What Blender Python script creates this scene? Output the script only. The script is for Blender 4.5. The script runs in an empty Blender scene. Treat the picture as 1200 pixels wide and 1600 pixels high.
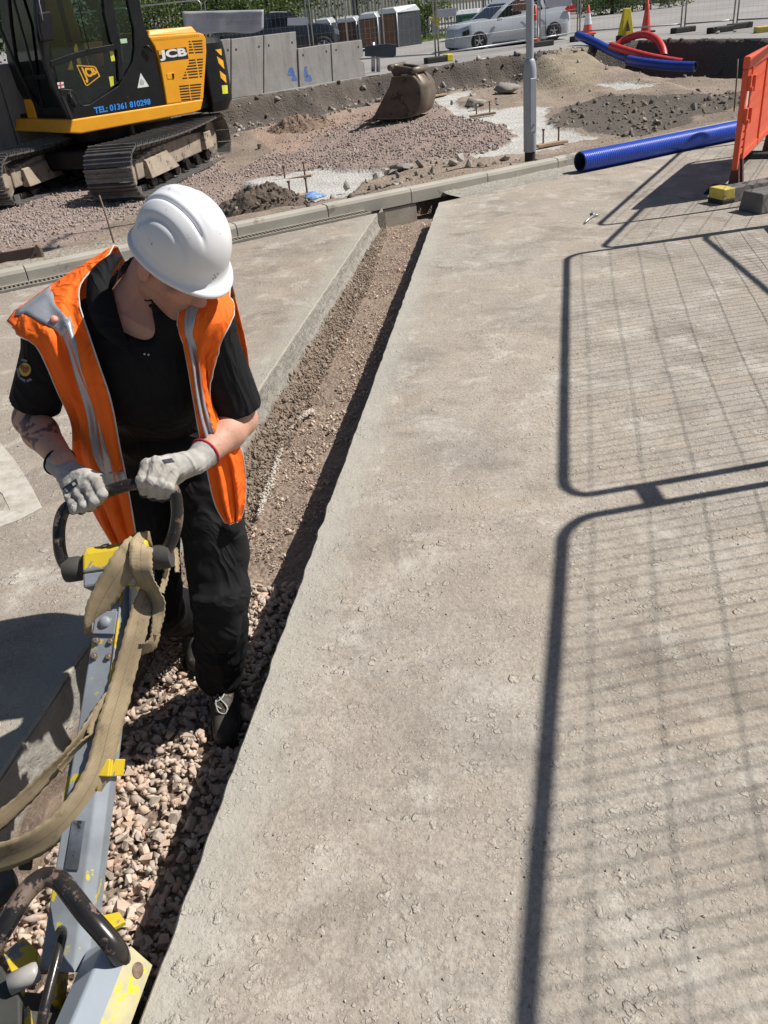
import bpy, bmesh, math, random
import numpy as np
from mathutils import Vector, Matrix, Quaternion
R = math.radians
sc = bpy.context.scene
col = sc.collection
random.seed(7); rng = np.random.default_rng(7)

# ------------------------------------------------------------------ camera
FPX, PITCH, ROLL, EYE = 1300.0, R(31.0), R(6.1), 1.62
cp, sp, cr, sr = math.cos(PITCH), math.sin(PITCH), math.cos(ROLL), math.sin(ROLL)
cam = bpy.data.cameras.new('camera'); camo = bpy.data.objects.new('camera', cam); col.objects.link(camo)
R0, U0, F0 = Vector((1, 0, 0)), Vector((0, sp, cp)), Vector((0, cp, -sp))
cx, cy, cz = cr*R0 - sr*U0, sr*R0 + cr*U0, -F0
M = Matrix(((cx.x, cy.x, cz.x, 0), (cx.y, cy.y, cz.y, 0), (cx.z, cy.z, cz.z, EYE), (0, 0, 0, 1)))
camo.matrix_world = M
cam.sensor_fit = 'HORIZONTAL'; cam.sensor_width = 36; cam.lens = 36*FPX/1200
cam.clip_start = .05; cam.clip_end = 2000
sc.camera = camo
# ------------------------------------------------------------------ sky, sun, exposure
SUN_EL, SUN_AZ = R(50), R(7)             # azimuth measured from +X towards +Y
w = bpy.data.worlds.new('World'); sc.world = w; w.use_nodes = True
nt = w.node_tree; nt.nodes.clear()
sky = nt.nodes.new('ShaderNodeTexSky'); sky.sky_type = 'NISHITA'; sky.sun_disc = False
sky.sun_elevation = SUN_EL; sky.sun_rotation = R(90) - SUN_AZ
bgn = nt.nodes.new('ShaderNodeBackground'); bgn.inputs['Strength'].default_value = .05
wo = nt.nodes.new('ShaderNodeOutputWorld')
nt.links.new(sky.outputs[0], bgn.inputs[0]); nt.links.new(bgn.outputs[0], wo.inputs[0])
S = Vector((math.cos(SUN_EL)*math.cos(SUN_AZ), math.cos(SUN_EL)*math.sin(SUN_AZ), math.sin(SUN_EL)))
sl = bpy.data.lights.new('sun', 'SUN'); sl.energy = 5.0; sl.angle = R(.53); sl.color = (1, .955, .89)
so = bpy.data.objects.new('sun', sl); col.objects.link(so)
so.rotation_euler = S.to_track_quat('Z', 'Y').to_euler(); so.location = (20, 3, 25)
vs = sc.view_settings; vs.view_transform = 'Standard'; vs.look = 'None'; vs.exposure = .32; vs.gamma = 1
vs.use_curve_mapping = False
sc.cycles.max_bounces = 6; sc.cycles.diffuse_bounces = 2; sc.cycles.transparent_max_bounces = 24

# ------------------------------------------------------------------ measuring: a sight line through a point of the photograph
def ray(x, y):
    dx, dy = x - 600, y - 800
    r = cr*dx - sr*dy; u = -sr*dx - cr*dy
    return np.array([r, FPX*cp + u*sp, -(FPX*sp - u*cp)])
def G(x, y, z=0.):                        # where it meets a level plane
    d = ray(x, y); t = (z - EYE)/d[2]
    return np.array([d[0]*t, d[1]*t, z])
def W(x, y, Y):                           # where it is Y metres ahead
    d = ray(x, y); t = Y/d[1]
    return np.array([d[0]*t, Y, EYE + d[2]*t])
def PL(x, y, p0, n):                      # where it meets any plane
    d = ray(x, y); o = np.array([0, 0, EYE]); n = np.array(n, float)
    t = np.dot(np.array(p0) - o, n)/np.dot(d, n)
    return o + d*t
# ------------------------------------------------------------------ noise
def _hash(ix, iy, seed):
    n = (ix.astype(np.int64)*374761393 + iy.astype(np.int64)*668265263 + seed*974634777) & 0x7fffffff
    n = ((n ^ (n >> 13))*1274126177) & 0x7fffffff
    return ((n ^ (n >> 16)) & 0xffff)/65535.
def vnoise(x, y, seed=0):
    x = np.asarray(x, float); y = np.asarray(y, float)
    ix = np.floor(x); iy = np.floor(y); fx = x - ix; fy = y - iy
    fx = fx*fx*(3-2*fx); fy = fy*fy*(3-2*fy)
    a = _hash(ix, iy, seed); b = _hash(ix+1, iy, seed); c = _hash(ix, iy+1, seed); d = _hash(ix+1, iy+1, seed)
    return (a*(1-fx)+b*fx)*(1-fy) + (c*(1-fx)+d*fx)*fy
def fbm(x, y, seed=0, oct=4):
    s = 0; a = .5
    for k in range(oct):
        s = s + a*(vnoise(np.asarray(x)*2**k + 17.3*k, np.asarray(y)*2**k - 9.1*k, seed+k) - .5); a *= .5
    return s*2
def sstep(a, b, x):
    t = np.clip((np.asarray(x, float)-a)/(b-a), 0, 1); return t*t*(3-2*t)
# ------------------------------------------------------------------ objects
ROOTS = {}
def tag(o, label=None, cat=None, group=None, kind=None):
    if label: o['label'] = label
    if cat: o['category'] = cat
    if group: o['group'] = group
    if kind: o['kind'] = kind
    return o
def empty(name, loc=(0, 0, 0), rz=0, label=None, cat=None, group=None, world=False):
    o = bpy.data.objects.new(name, None); col.objects.link(o); o.location = loc; o.rotation_euler.z = rz
    o.empty_display_size = .1
    if world: ROOTS[o.name] = np.array(loc, float)
    return tag(o, label, cat, group)
def offset(o):
    while o is not None:
        if o.name in ROOTS: return ROOTS[o.name]
        o = o.parent
    return None
def mesh_obj(name, me, mats, parent=None, smooth=False):
    o = bpy.data.objects.new(name, me); col.objects.link(o)
    for m in (mats if isinstance(mats, (list, tuple)) else [mats]): me.materials.append(m)
    if parent is not None: o.parent = parent
    if smooth: me.polygons.foreach_set('use_smooth', [True]*len(me.polygons))
    return o
def np_mesh(name, V, F, mats, parent=None, smooth=False, mi=None):
    V = np.asarray(V, float); off = offset(parent)
    if off is not None: V = V - off
    me = bpy.data.meshes.new(name)
    F = np.asarray(F)
    if F.ndim == 2 and F.dtype != object:
        k = F.shape[1]; n = len(F)
        me.vertices.add(len(V)); me.vertices.foreach_set('co', V.ravel())
        me.loops.add(n*k); me.loops.foreach_set('vertex_index', F.ravel().astype(np.int32))
        me.polygons.add(n); me.polygons.foreach_set('loop_start', np.arange(0, n*k, k, dtype=np.int32))
        me.polygons.foreach_set('loop_total', np.full(n, k, dtype=np.int32))
        me.update(calc_edges=True)
    else:
        me.from_pydata([tuple(v) for v in V], [], [tuple(f) for f in F])
    if mi is not None: me.polygons.foreach_set('material_index', np.asarray(mi, np.int32))
    o = mesh_obj(name, me, mats, parent, smooth)
    me.validate(); me.update()
    return o
def copy_tree(o, parent=None):
    c = o.copy(); col.objects.link(c)
    if parent is not None: c.parent = parent
    for ch in list(o.children): copy_tree(ch, c)
    return c
def frame(z, hint=(0, 0, 1)):
    z = Vector(z).normalized(); h = Vector(hint)
    if abs(z.dot(h)) > .98: h = Vector((1, 0, 0)) if abs(z.x) < .9 else Vector((0, 1, 0))
    x = h.cross(z).normalized(); y = z.cross(x)
    return x, y, z
class MB:
    def __init__(s): s.v = []; s.f = []; s.m = []; s.cur = 0
    def add(s, V, F):
        b = len(s.v); s.v += [tuple(map(float, p)) for p in V]
        for f in F: s.f.append(tuple(b+i for i in f)); s.m.append(s.cur)
        return s
    def box(s, c, size, ax=None):
        ax = ax or ((1, 0, 0), (0, 1, 0), (0, 0, 1)); c = np.array(c, float)
        A = [np.array(a, float)*sz/2 for a, sz in zip(ax, size)]
        V = [c + i*A[0] + j*A[1] + k*A[2] for k in (-1, 1) for j in (-1, 1) for i in (-1, 1)]
        return s.add(V, [(0, 2, 3, 1), (4, 5, 7, 6), (0, 1, 5, 4), (2, 6, 7, 3), (0, 4, 6, 2), (1, 3, 7, 5)])
    def hexa(s, bot, top):                 # two quads
        return s.add(list(bot)+list(top), [(3, 2, 1, 0), (4, 5, 6, 7), (0, 1, 5, 4), (1, 2, 6, 5), (2, 3, 7, 6), (3, 0, 4, 7)])
    def prism(s, poly, d):                 # polygon of 3-D points swept by vector d
        n = len(poly); d = np.array(d, float); P = [np.array(p, float) for p in poly]
        return s.add(P + [p+d for p in P], [tuple(range(n))[::-1], tuple(range(n, 2*n))] + [(i, (i+1) % n, n+(i+1) % n, n+i) for i in range(n)])
    def tube(s, path, r, n=10, closed=False, caps=True, hint=(0, 0, 1)):
        P = [Vector(p) for p in path]; k = len(P); rr = r if isinstance(r, (list, tuple, np.ndarray)) else [r]*k
        b = len(s.v); V = []; px = None
        for i in range(k):
            a = P[i-1] if (i > 0 or closed) else P[i]; c = P[(i+1) % k] if (i < k-1 or closed) else P[i]
            t = (c-a).normalized() if (c-a).length > 1e-9 else Vector((0, 0, 1))
            if px is None: x, y, _ = frame(t, hint)
            else:
                x = (px - t*px.dot(t)); x = x.normalized() if x.length > 1e-6 else frame(t, hint)[0]; y = t.cross(x)
            px = x
            for j in range(n):
                an = 2*math.pi*j/n; V.append(P[i] + (x*math.cos(an) + y*math.sin(an))*rr[i])
        F = []
        for i in range(k if closed else k-1):
            i2 = (i+1) % k
            for j in range(n): F.append((i*n+j, i*n+(j+1) % n, i2*n+(j+1) % n, i2*n+j))
        if caps and not closed: F.append(tuple(range(n))[::-1]); F.append(tuple((k-1)*n+j for j in range(n)))
        return s.add(V, F)
    def lathe(s, prof, n=20, o=(0, 0, 0), z=(0, 0, 1), cap=True):
        x, y, z = frame(z); o = Vector(o); V = []; k = len(prof)
        for r, h in prof:
            for j in range(n):
                an = 2*math.pi*j/n; V.append(o + z*h + (x*math.cos(an)+y*math.sin(an))*r)
        F = [(i*n+j, i*n+(j+1) % n, (i+1)*n+(j+1) % n, (i+1)*n+j) for i in range(k-1) for j in range(n)]
        if cap: F += [tuple(range(n))[::-1], tuple((k-1)*n+j for j in range(n))]
        return s.add(V, F)
    def ball(s, c, r, n=12, m=8, ax=None):
        ax = ax or ((1, 0, 0), (0, 1, 0), (0, 0, 1)); r = r if isinstance(r, (tuple, list)) else (r, r, r)
        A = [np.array(a, float)*q for a, q in zip(ax, r)]; c = np.array(c, float); V = [c - A[2]]
        for i in range(1, m):
            t = -math.pi/2 + math.pi*i/m
            for j in range(n):
                an = 2*math.pi*j/n; V.append(c + A[0]*math.cos(t)*math.cos(an) + A[1]*math.cos(t)*math.sin(an) + A[2]*math.sin(t))
        V.append(c + A[2]); L = len(V)-1
        F = [(0, 1+(j+1) % n, 1+j) for j in range(n)]
        for i in range(m-2):
            for j in range(n): F.append((1+i*n+j, 1+i*n+(j+1) % n, 1+(i+1)*n+(j+1) % n, 1+(i+1)*n+j))
        F += [(L, 1+(m-2)*n+j, 1+(m-2)*n+(j+1) % n) for j in range(n)]
        return s.add(V, F)
    def grid(s, P, closed_u=False):        # P[i][j] points
        k = len(P); n = len(P[0]); V = [p for row in P for p in row]
        F = [(i*n+j, i*n+(j+1) % n, (i+1)*n+(j+1) % n, (i+1)*n+j) for i in range(k-1) for j in range(n if closed_u else n-1)]
        return s.add(V, F)
    def build(s, name, mats, parent=None, smooth=False, bevel=0, seg=2, solid=0, sub=0, auto=None):
        V = np.array(s.v, float); off = offset(parent)
        if off is not None: V = V - off
        loc = None
        if parent is None:
            lo, hi = V.min(0), V.max(0); loc = np.array([(lo[0]+hi[0])/2, (lo[1]+hi[1])/2, lo[2]]); V = V - loc
        me = bpy.data.meshes.new(name); me.from_pydata([tuple(v) for v in V], [], s.f)
        me.polygons.foreach_set('material_index', s.m)
        bm = bmesh.new(); bm.from_mesh(me); bmesh.ops.recalc_face_normals(bm, faces=bm.faces); bm.to_mesh(me); bm.free()
        o = mesh_obj(name, me, mats, parent, smooth)
        if loc is not None: o.location = loc
        if solid:
            md = o.modifiers.new('solid', 'SOLIDIFY'); md.thickness = solid; md.offset = 0
        if bevel:
            md = o.modifiers.new('bevel', 'BEVEL'); md.width = bevel; md.segments = seg; md.limit_method = 'ANGLE'; md.angle_limit = R(35)
            md.harden_normals = False
        if sub:
            md = o.modifiers.new('sub', 'SUBSURF'); md.levels = md.render_levels = sub
        if auto is not None:
            me.set_sharp_from_angle(angle=auto) if hasattr(me, 'set_sharp_from_angle') else None
        return o
def spline(pts, n=8):
    P = [np.array(p, float) for p in pts]; out = []
    for i in range(len(P)-1):
        p0 = P[max(i-1, 0)]; p1 = P[i]; p2 = P[i+1]; p3 = P[min(i+2, len(P)-1)]
        for k in range(n):
            t = k/n; out.append(.5*((2*p1) + (p2-p0)*t + (2*p0-5*p1+4*p2-p3)*t*t + (3*p1-p0-3*p2+p3)*t**3))
    out.append(P[-1]); return out
def text_geo(s, bold=0.0, mirror=False):
    cu = bpy.data.curves.new('t', 'FONT'); cu.body = s; cu.offset = bold; cu.resolution_u = 3
    o = bpy.data.objects.new('t', cu); col.objects.link(o); bpy.context.view_layer.update()
    me = o.evaluated_get(bpy.context.evaluated_depsgraph_get()).to_mesh()
    V = np.array([v.co[:] for v in me.vertices]); F = [tuple(p.vertices) for p in me.polygons]
    bpy.data.objects.remove(o); bpy.data.curves.remove(cu)
    lo, hi = V.min(0), V.max(0); V = (V - lo)/np.maximum(hi-lo, 1e-6)
    if mirror: V[:, 0] = 1 - V[:, 0]
    return V, F
def text_on(mb, s, q, n, bold=0.0, mirror=False, th=.003):     # q: four 3-D corners bottom-left, bottom-right, top-right, top-left
    V, F = text_geo(s, bold, mirror); q = [np.array(p, float) for p in q]; n = np.array(n, float)*th
    P = [(q[0]*(1-a)+q[1]*a)*(1-b) + (q[3]*(1-a)+q[2]*a)*b + n for a, b, _ in V]
    mb.add(P, F)
# ------------------------------------------------------------------ materials
MATS = {}
class Nd:
    def __init__(s, name):
        s.m = bpy.data.materials.new(name); s.m.use_nodes = True; s.t = s.m.node_tree; s.t.nodes.clear()
        s.out = s.n('ShaderNodeOutputMaterial'); s.b = s.n('ShaderNodeBsdfPrincipled'); s.l(s.b.outputs[0], s.out.inputs[0])
        s.tc = s.n('ShaderNodeTexCoord').outputs['Object']
    def n(s, k): return s.t.nodes.new(k)
    def l(s, a, b): s.t.links.new(a, b)
    def noise(s, scale, detail=4, rough=.55, vec=None, dist=0):
        a = s.n('ShaderNodeTexNoise'); a.inputs['Scale'].default_value = scale; a.inputs['Detail'].default_value = detail
        a.inputs['Roughness'].default_value = rough; a.inputs['Distortion'].default_value = dist
        s.l(vec or s.tc, a.inputs['Vector']); return a.outputs['Fac']
    def vor(s, scale, feature='F1', vec=None, out='Distance', rnd=1):
        a = s.n('ShaderNodeTexVoronoi'); a.feature = feature; a.inputs['Scale'].default_value = scale
        a.inputs['Randomness'].default_value = rnd
        s.l(vec or s.tc, a.inputs['Vector']); return a.outputs[out]
    def scaled(s, v):
        a = s.n('ShaderNodeMapping'); a.inputs['Scale'].default_value = v; s.l(s.tc, a.inputs[0]); return a.outputs[0]
    def rng(s, x, a, b, c=0, d=1, smooth=False):
        m = s.n('ShaderNodeMapRange'); m.interpolation_type = 'SMOOTHSTEP' if smooth else 'LINEAR'
        s.l(x, m.inputs[0])
        for i, q in enumerate((a, b, c, d)): m.inputs[1+i].default_value = q
        return m.outputs[0]
    def math(s, op, a, b=None):
        m = s.n('ShaderNodeMath'); m.operation = op
        for i, q in enumerate((a, b)):
            if q is None: continue
            if isinstance(q, (int, float)): m.inputs[i].default_value = q
            else: s.l(q, m.inputs[i])
        return m.outputs[0]
    def mix(s, fac, a, b):
        m = s.n('ShaderNodeMix'); m.data_type = 'RGBA'
        for i, q in ((0, fac), (6, a), (7, b)):
            if isinstance(q, (tuple, list)): m.inputs[i].default_value = (*q, 1)
            elif isinstance(q, (int, float)): m.inputs[i].default_value = q
            else: s.l(q, m.inputs[i])
        return m.outputs[2]
    def bump(s, h, strength=.3, dist=.01, prev=None):
        b = s.n('ShaderNodeBump'); b.inputs['Strength'].default_value = strength; b.inputs['Distance'].default_value = dist
        s.l(h, b.inputs['Height'])
        if prev is not None: s.l(prev, b.inputs['Normal'])
        return b.outputs[0]
    def set(s, col=None, rough=None, nrm=None, metal=None, **kw):
        for k, q in (('Base Color', col), ('Roughness', rough), ('Normal', nrm), ('Metallic', metal)):
            if q is None: continue
            if isinstance(q, (tuple, list)): s.b.inputs[k].default_value = (*q, 1)
            elif isinstance(q, (int, float)): s.b.inputs[k].default_value = q
            else: s.l(q, s.b.inputs[k])
        for k, q in kw.items(): s.b.inputs[k.replace('_', ' ')].default_value = q
        return s.m
def pm(name, c1, c2=None, scale=6, rough=.6, metal=0, bump=.1, bscale=60, bdist=.003, spot=None, sscale=12, sthr=.6, r2=None, spec=None):
    """paint / plastic / stone: two-tone noise, optional chips or dirt spots, fine relief"""
    d = Nd(name); c2 = c2 or tuple(q*.8 for q in c1)
    c = d.mix(d.rng(d.noise(scale, 5), .35, .65), c1, c2)
    rg = d.rng(d.noise(scale*2.3, 4), .3, .7, rough*.85, min(1, rough*1.15))
    if spot:
        k = d.rng(d.noise(sscale, 8, .68), sthr, sthr+.03); c = d.mix(k, c, spot)
        rg = d.mix(k, rg, (r2 or rough,)*3)
    m = d.set(c, rg, d.bump(d.noise(bscale, 5), bump, bdist), metal)
    if spec is not None: d.b.inputs['Specular IOR Level'].default_value = spec
    MATS[name] = m; return m
# ================================================================== SETTING
def inpoly(x, y, poly):
    x = np.asarray(x); y = np.asarray(y); c = np.zeros(x.shape, bool); n = len(poly)
    for i in range(n):
        x1, y1 = poly[i][:2]; x2, y2 = poly[(i+1) % n][:2]
        cond = ((y1 > y) != (y2 > y)) & (x < (x2-x1)*(y-y1)/(y2-y1+1e-12)+x1)
        c ^= cond
    return c
def trR(y): return -.745 + .19*y           # edges of the trench
def trL(y): return -1.39 + .2*y
def kerbY(x): return 8.264 + .498*x        # front foot of the kerb
KD = np.array([.895, .446]); KN = np.array([-.446, .895])
FLOOR = -.30
def floorZ(y): return np.interp(y, [0, 1.3, 1.9, 2.3, 3.2, 5.7, 8.2], [-.28, -.30, -.345, -.345, -.29, -.25, -.205])
ROADZ = .4
EDGE = [(-14, 11), (-9, 14.2), (-6, 16.0), (-2.2, 18.2), (-.8, 19.1), (.55, 20.6), (.95, 20.7), (2, 21.3), (4.4, 22.5), (5.8, 22.9), (7.5, 23.2), (8.1, 21.4), (8.8, 19.3), (11, 14.5), (16, 10)]
def edge_dist(x, y):
    x = np.asarray(x, float); y = np.asarray(y, float); best = np.full(x.shape, 1e9); sgn = np.ones(x.shape)
    for (x1, y1), (x2, y2) in zip(EDGE[:-1], EDGE[1:]):
        dx, dy = x2-x1, y2-y1; L = dx*dx+dy*dy
        t = np.clip(((x-x1)*dx+(y-y1)*dy)/L, 0, 1)
        d = np.hypot(x-x1-t*dx, y-y1-t*dy); s = np.where(dx*(y-y1)-dy*(x-x1) > 0, 1, -1)
        m = d < best; best = np.where(m, d, best); sgn = np.where(m, s, sgn)
    return best*sgn                        # >0 on the road side
def siteZ(x, y, fine=True):
    x = np.asarray(x, float); y = np.asarray(y, float)
    dk = (y - kerbY(x))*.895                                   # metres beyond the kerb front
    base = -.05 - .29*np.exp(-((x+3.2)/3.6)**4 - ((y-13.3)/3.4)**4) - .04*sstep(0, 4, x)
    z = base + (.06-base)*(1-sstep(.25, 1.5, dk))
    d = edge_dist(x, y)
    pit = sstep(5.9, 6.6, x)*sstep(-2.3, -1.3, d)*sstep(15.5, 17.5, y)
    z = z - .45*pit
    wob = .18*fbm(x*1.7, y*1.7, 5, 3)
    steep = sstep(-.42, -.02, d + wob)
    rampm = sstep(4.0, 4.8, x)*(1-sstep(5.6, 6.3, x))
    ramp = sstep(-6.5, -.2, d + .4*wob)
    k = steep*(1-rampm) + ramp*rampm
    z = z*(1-k) + (ROADZ-.01)*k
    if fine:
        z = z + (.055*fbm(x*.9, y*.9, 1, 3) + .035*fbm(x*4, y*4, 2, 4))*sstep(.1, .5, dk)*(1-.8*sstep(-.05, .1, d))
        z = z + .05*fbm(x*6, y*6, 8, 3)*sstep(-1.4, -.3, d)*(1-sstep(-.1, .05, d))
    return z
def onT(px, py):                           # a point of the site ground seen at px, py
    z = 0.
    for _ in range(8): q = G(px, py, z); z = float(siteZ(q[0], q[1], False))
    return np.array([q[0], q[1], float(siteZ(q[0], q[1]))])
def wpoly(pts): return [tuple(onT(*p)[:2]) for p in pts]
PADS = [wpoly(p) for p in (
    [(385, 290), (430, 277), (500, 266), (560, 262), (612, 259), (600, 270), (560, 282), (548, 296), (500, 312), (455, 303)],
    [(671, 152), (735, 142), (748, 148), (716, 156), (722, 168), (760, 172), (820, 165), (857, 166), (848, 190), (880, 200), (935, 211), (942, 217), (905, 222), (872, 229), (835, 233), (800, 240), (755, 245), (727, 243), (760, 235), (795, 225), (805, 210), (790, 197), (770, 190), (715, 182), (690, 167)],
    [(941, 125), (985, 122), (1000, 129), (1045, 131), (1000, 138), (965, 142), (948, 134)])]
GRAV = wpoly([(345, 195), (420, 165), (520, 142), (600, 131), (680, 150), (700, 172), (790, 198), (803, 214), (770, 235), (720, 247), (620, 258), (500, 266), (385, 288), (345, 318), (300, 340), (200, 335), (150, 372), (-60, 405), (-60, 300), (340, 240)])
DARK = wpoly([(850, 192), (890, 160), (960, 146), (1060, 150), (1160, 140), (1160, 165), (1060, 195), (1000, 214), (950, 208), (890, 200)])
SAND = wpoly([(822, 145), (826, 95), (870, 74), (905, 72), (940, 100), (935, 135)])
# ---- materials of the setting
def attr(d, name='rnd'):
    a = d.n('ShaderNodeAttribute'); a.attribute_name = name; return a
def concrete(name, tan, grey, dark, strip=None, bump=.7):
    d = Nd(name)
    big = d.rng(d.noise(.9, 6, .6), .36, .64, smooth=True); mid = d.rng(d.noise(4.5, 7, .65), .35, .66)
    c = d.mix(big, tan, grey); c = d.mix(d.math('MULTIPLY', mid, .7), c, tuple(.5*a+.5*b for a, b in zip(tan, dark)))
    streak = d.noise(5, 6, .7, d.scaled((.55, 3.6, 1)))
    c = d.mix(d.rng(streak, .46, .7, 0, .4), c, tuple(q*1.13 for q in tan)); c = d.mix(d.rng(streak, .48, .3, 0, .25), c, dark)
    fine = d.noise(70, 8, .72); c = d.mix(d.rng(fine, .42, .66, 0, .7), c, dark); c = d.mix(d.rng(d.noise(.55, 7, .7, None, .4), .47, .62, 0, .5, True), c, tuple(.35*a+.65*b for a, b in zip(tan, dark)))
    c = d.mix(d.rng(d.noise(160, 3, .6), .60, .74, 0, .7), c, (.50, .46, .40))
    dusty = d.rng(d.noise(2.1, 5, .62), .55, .69, 0, .55, True); c = d.mix(dusty, c, (.40, .325, .245))
    stain = d.rng(d.noise(1.9, 8, .72, None, .5), .51, .66, 0, .62); c = d.mix(stain, c, (.165, .138, .118)); c = d.mix(d.rng(d.noise(3.4, 8, .74, None, .4), .53, .66, 0, .7), c, (.52, .485, .43)); c = d.mix(d.rng(d.noise(11, 8, .74, None, .5), .58, .66, 0, .40), c, (.18, .152, .125))
    if strip:                              # bare rim along the saw cut
        x = d.n('ShaderNodeSeparateXYZ'); d.l(d.tc, x.inputs[0])
        e = d.math('SUBTRACT', x.outputs[0], d.math('MULTIPLY', x.outputs[1], strip[1])); e = d.math('SUBTRACT', e, strip[0])
        e = d.math('ADD', e, d.math('MULTIPLY', d.math('SUBTRACT', d.noise(5, 5), .5), .16))
        c = d.mix(d.rng(d.math('ABSOLUTE', e), .03, .2, .7, 0, True), c, strip[2])
    # low scars and stones pressed into the surface, in clusters
    def warp(sc_, amt):
        wv = d.n('ShaderNodeVectorMath'); wv.operation = 'MULTIPLY_ADD'; nz = d.n('ShaderNodeTexNoise'); nz.inputs['Scale'].default_value = sc_; nz.inputs['Detail'].default_value = 3
        d.l(d.tc, nz.inputs['Vector']); d.l(nz.outputs['Color'], wv.inputs[0]); wv.inputs[1].default_value = (amt, amt, 0); d.l(d.tc, wv.inputs[2]); return wv.outputs[0]
    H = None
    for vs_, ga, gb, ws in ((21, .53, .62, 34), (34, .47, .58, 55), (62, .44, .54, 90), (120, .42, .52, 160)):
        v = d.vor(vs_, 'F1', warp(ws, 1.1/vs_)); pick = d.rng(d.vor(vs_, 'F1', warp(ws, 1.1/vs_), 'Color'), .47, .51)
        g = d.math('MULTIPLY', d.rng(d.noise(2.6+vs_*.03, 6, .7), ga, gb), pick)
        pl = d.math('MULTIPLY', d.rng(v, .19, .37, 1, 0, True), g); rg_ = d.math('MULTIPLY', d.math('MULTIPLY', d.rng(d.math('ABSOLUTE', d.math('SUBTRACT', v, .35)), 0, .08, 1, 0), g), d.rng(d.noise(vs_*1.6, 3), .44, .60))
        c = d.mix(d.math('MULTIPLY', pl, .36), c, (.53, .475, .40)); c = d.mix(d.math('MULTIPLY', rg_, .38), c, (.11, .093, .08))  # pale tops; crescent shade at the stone rims is put in as dark colour
        hh_ = d.math('MULTIPLY', d.math('SUBTRACT', pl, d.math('MULTIPLY', rg_, .5)), 14./vs_); H = hh_ if H is None else d.math('ADD', H, hh_)
    h = d.math('ADD', d.math('MULTIPLY', d.noise(38, 8, .66), .55), d.math('MULTIPLY', d.noise(9, 4), 1.0))
    h = d.math('ADD', h, d.math('MULTIPLY', streak, .35)); h = d.math('ADD', h, d.math('MULTIPLY', d.noise(120, 4, .6), .22)); h = d.math('ADD', h, H)
    m = d.set(c, .93, d.bump(h, bump, .013)); d.b.inputs['Specular IOR Level'].default_value = .25
    return m
M_slab = concrete('slab_concrete', (.435, .380, .312), (.395, .366, .325), (.205, .178, .152), (-.745, .19, (.40, .385, .335)))
M_slab2 = concrete('slab_concrete_west', (.39, .33, .26), (.345, .31, .265), (.195, .168, .145), (-1.39, .2, (.36, .34, .29)))
def rocky(name, cols, bump=.3, useattr=True, scale=18):
    d = Nd(name); oi = d.n('ShaderNodeObjectInfo').outputs['Random']; a = attr(d).outputs['Fac']
    r = d.math('FRACT', d.math('ADD', d.math('MULTIPLY', oi, 7.31), d.math('MULTIPLY', a, 1.0)))
    rp = d.n('ShaderNodeValToRGB'); d.l(r, rp.inputs[0]); el = rp.color_ramp.elements
    while len(el) < len(cols): el.new(.5)
    for i, c in enumerate(cols): el[i].position = i/(len(cols)-1); el[i].color = (*c, 1)
    c = d.mix(d.rng(d.noise(scale, 6, .65), .35, .7, 0, .55), rp.outputs[0], d.mix(.5, rp.outputs[0], (.14, .12, .1)))
    c = d.mix(d.rng(d.noise(scale*.4, 5), .55, .7, 0, .5), c, (.42, .36, .3))
    return d.set(c, .9, d.bump(d.noise(scale*3, 6), bump, .004))
PINK = [(.58, .395, .285), (.52, .41, .33), (.62, .46, .345), (.40, .335, .285), (.58, .475, .385), (.54, .345, .245), (.64, .56, .46), (.46, .385, .32)]
M_stone = rocky('crushed_stone', PINK)
M_gravel = rocky('site_gravel', [(.33, .25, .22), (.27, .225, .205), (.38, .30, .265), (.2, .175, .16), (.36, .29, .255), (.42, .36, .32)])
M_peb = rocky('pressed_pebbles', [(.37, .315, .25), (.33, .30, .26), (.43, .375, .305), (.29, .255, .215), (.39, .33, .26)])
M_rub = rocky('rubble', [(.33, .31, .28), (.25, .22, .19), (.42, .40, .37), (.2, .17, .14), (.36, .33, .29)], .6, scale=9)
M_clod = rocky('clods', [(.15, .115, .085), (.11, .085, .065), (.19, .15, .115), (.09, .07, .055)], .6, scale=14)
def soil(name):
    d = Nd(name); a = attr(d, 'Col').outputs['Color']
    c = d.mix(d.rng(d.noise(2.2, 8, .68), .38, .66, 0, .55), a, d.mix(.6, a, (.1, .08, .065)))
    c = d.mix(d.rng(d.noise(30, 6, .7), .5, .68, 0, .6), c, d.mix(.16, a, (.46, .42, .37)))
    c = d.mix(d.rng(d.vor(34), .1, .45, .4, 0), c, (.08, .065, .055))
    h = d.math('ADD', d.noise(16, 8, .7), d.math('MULTIPLY', d.vor(28), -.5))
    return d.set(c, .95, d.bump(h, .9, .03))
M_soil = soil('site_soil')
M_kerb = pm('kerb_concrete', (.42, .395, .34), (.36, .335, .285), 3, .88, bump=.25, bscale=45, bdist=.004, spot=(.25, .22, .18), sscale=3.5, sthr=.6)
M_asph = None
def asphalt():
    d = Nd('road_asphalt'); c = d.mix(d.rng(d.noise(.25, 7, .65), .38, .62), (.235, .225, .215), (.315, .30, .285))
    c = d.mix(d.rng(d.noise(1.2, 5, .6, d.scaled((.25, 1.6, 1))), .52, .7, 0, .6), c, (.37, .35, .33))
    c = d.mix(d.rng(d.noise(60, 5, .7), .4, .7, 0, .5), c, (.15, .145, .14))
    return d.set(c, .9, d.bump(d.noise(80, 5), .35, .01))
M_asph = asphalt()
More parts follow.
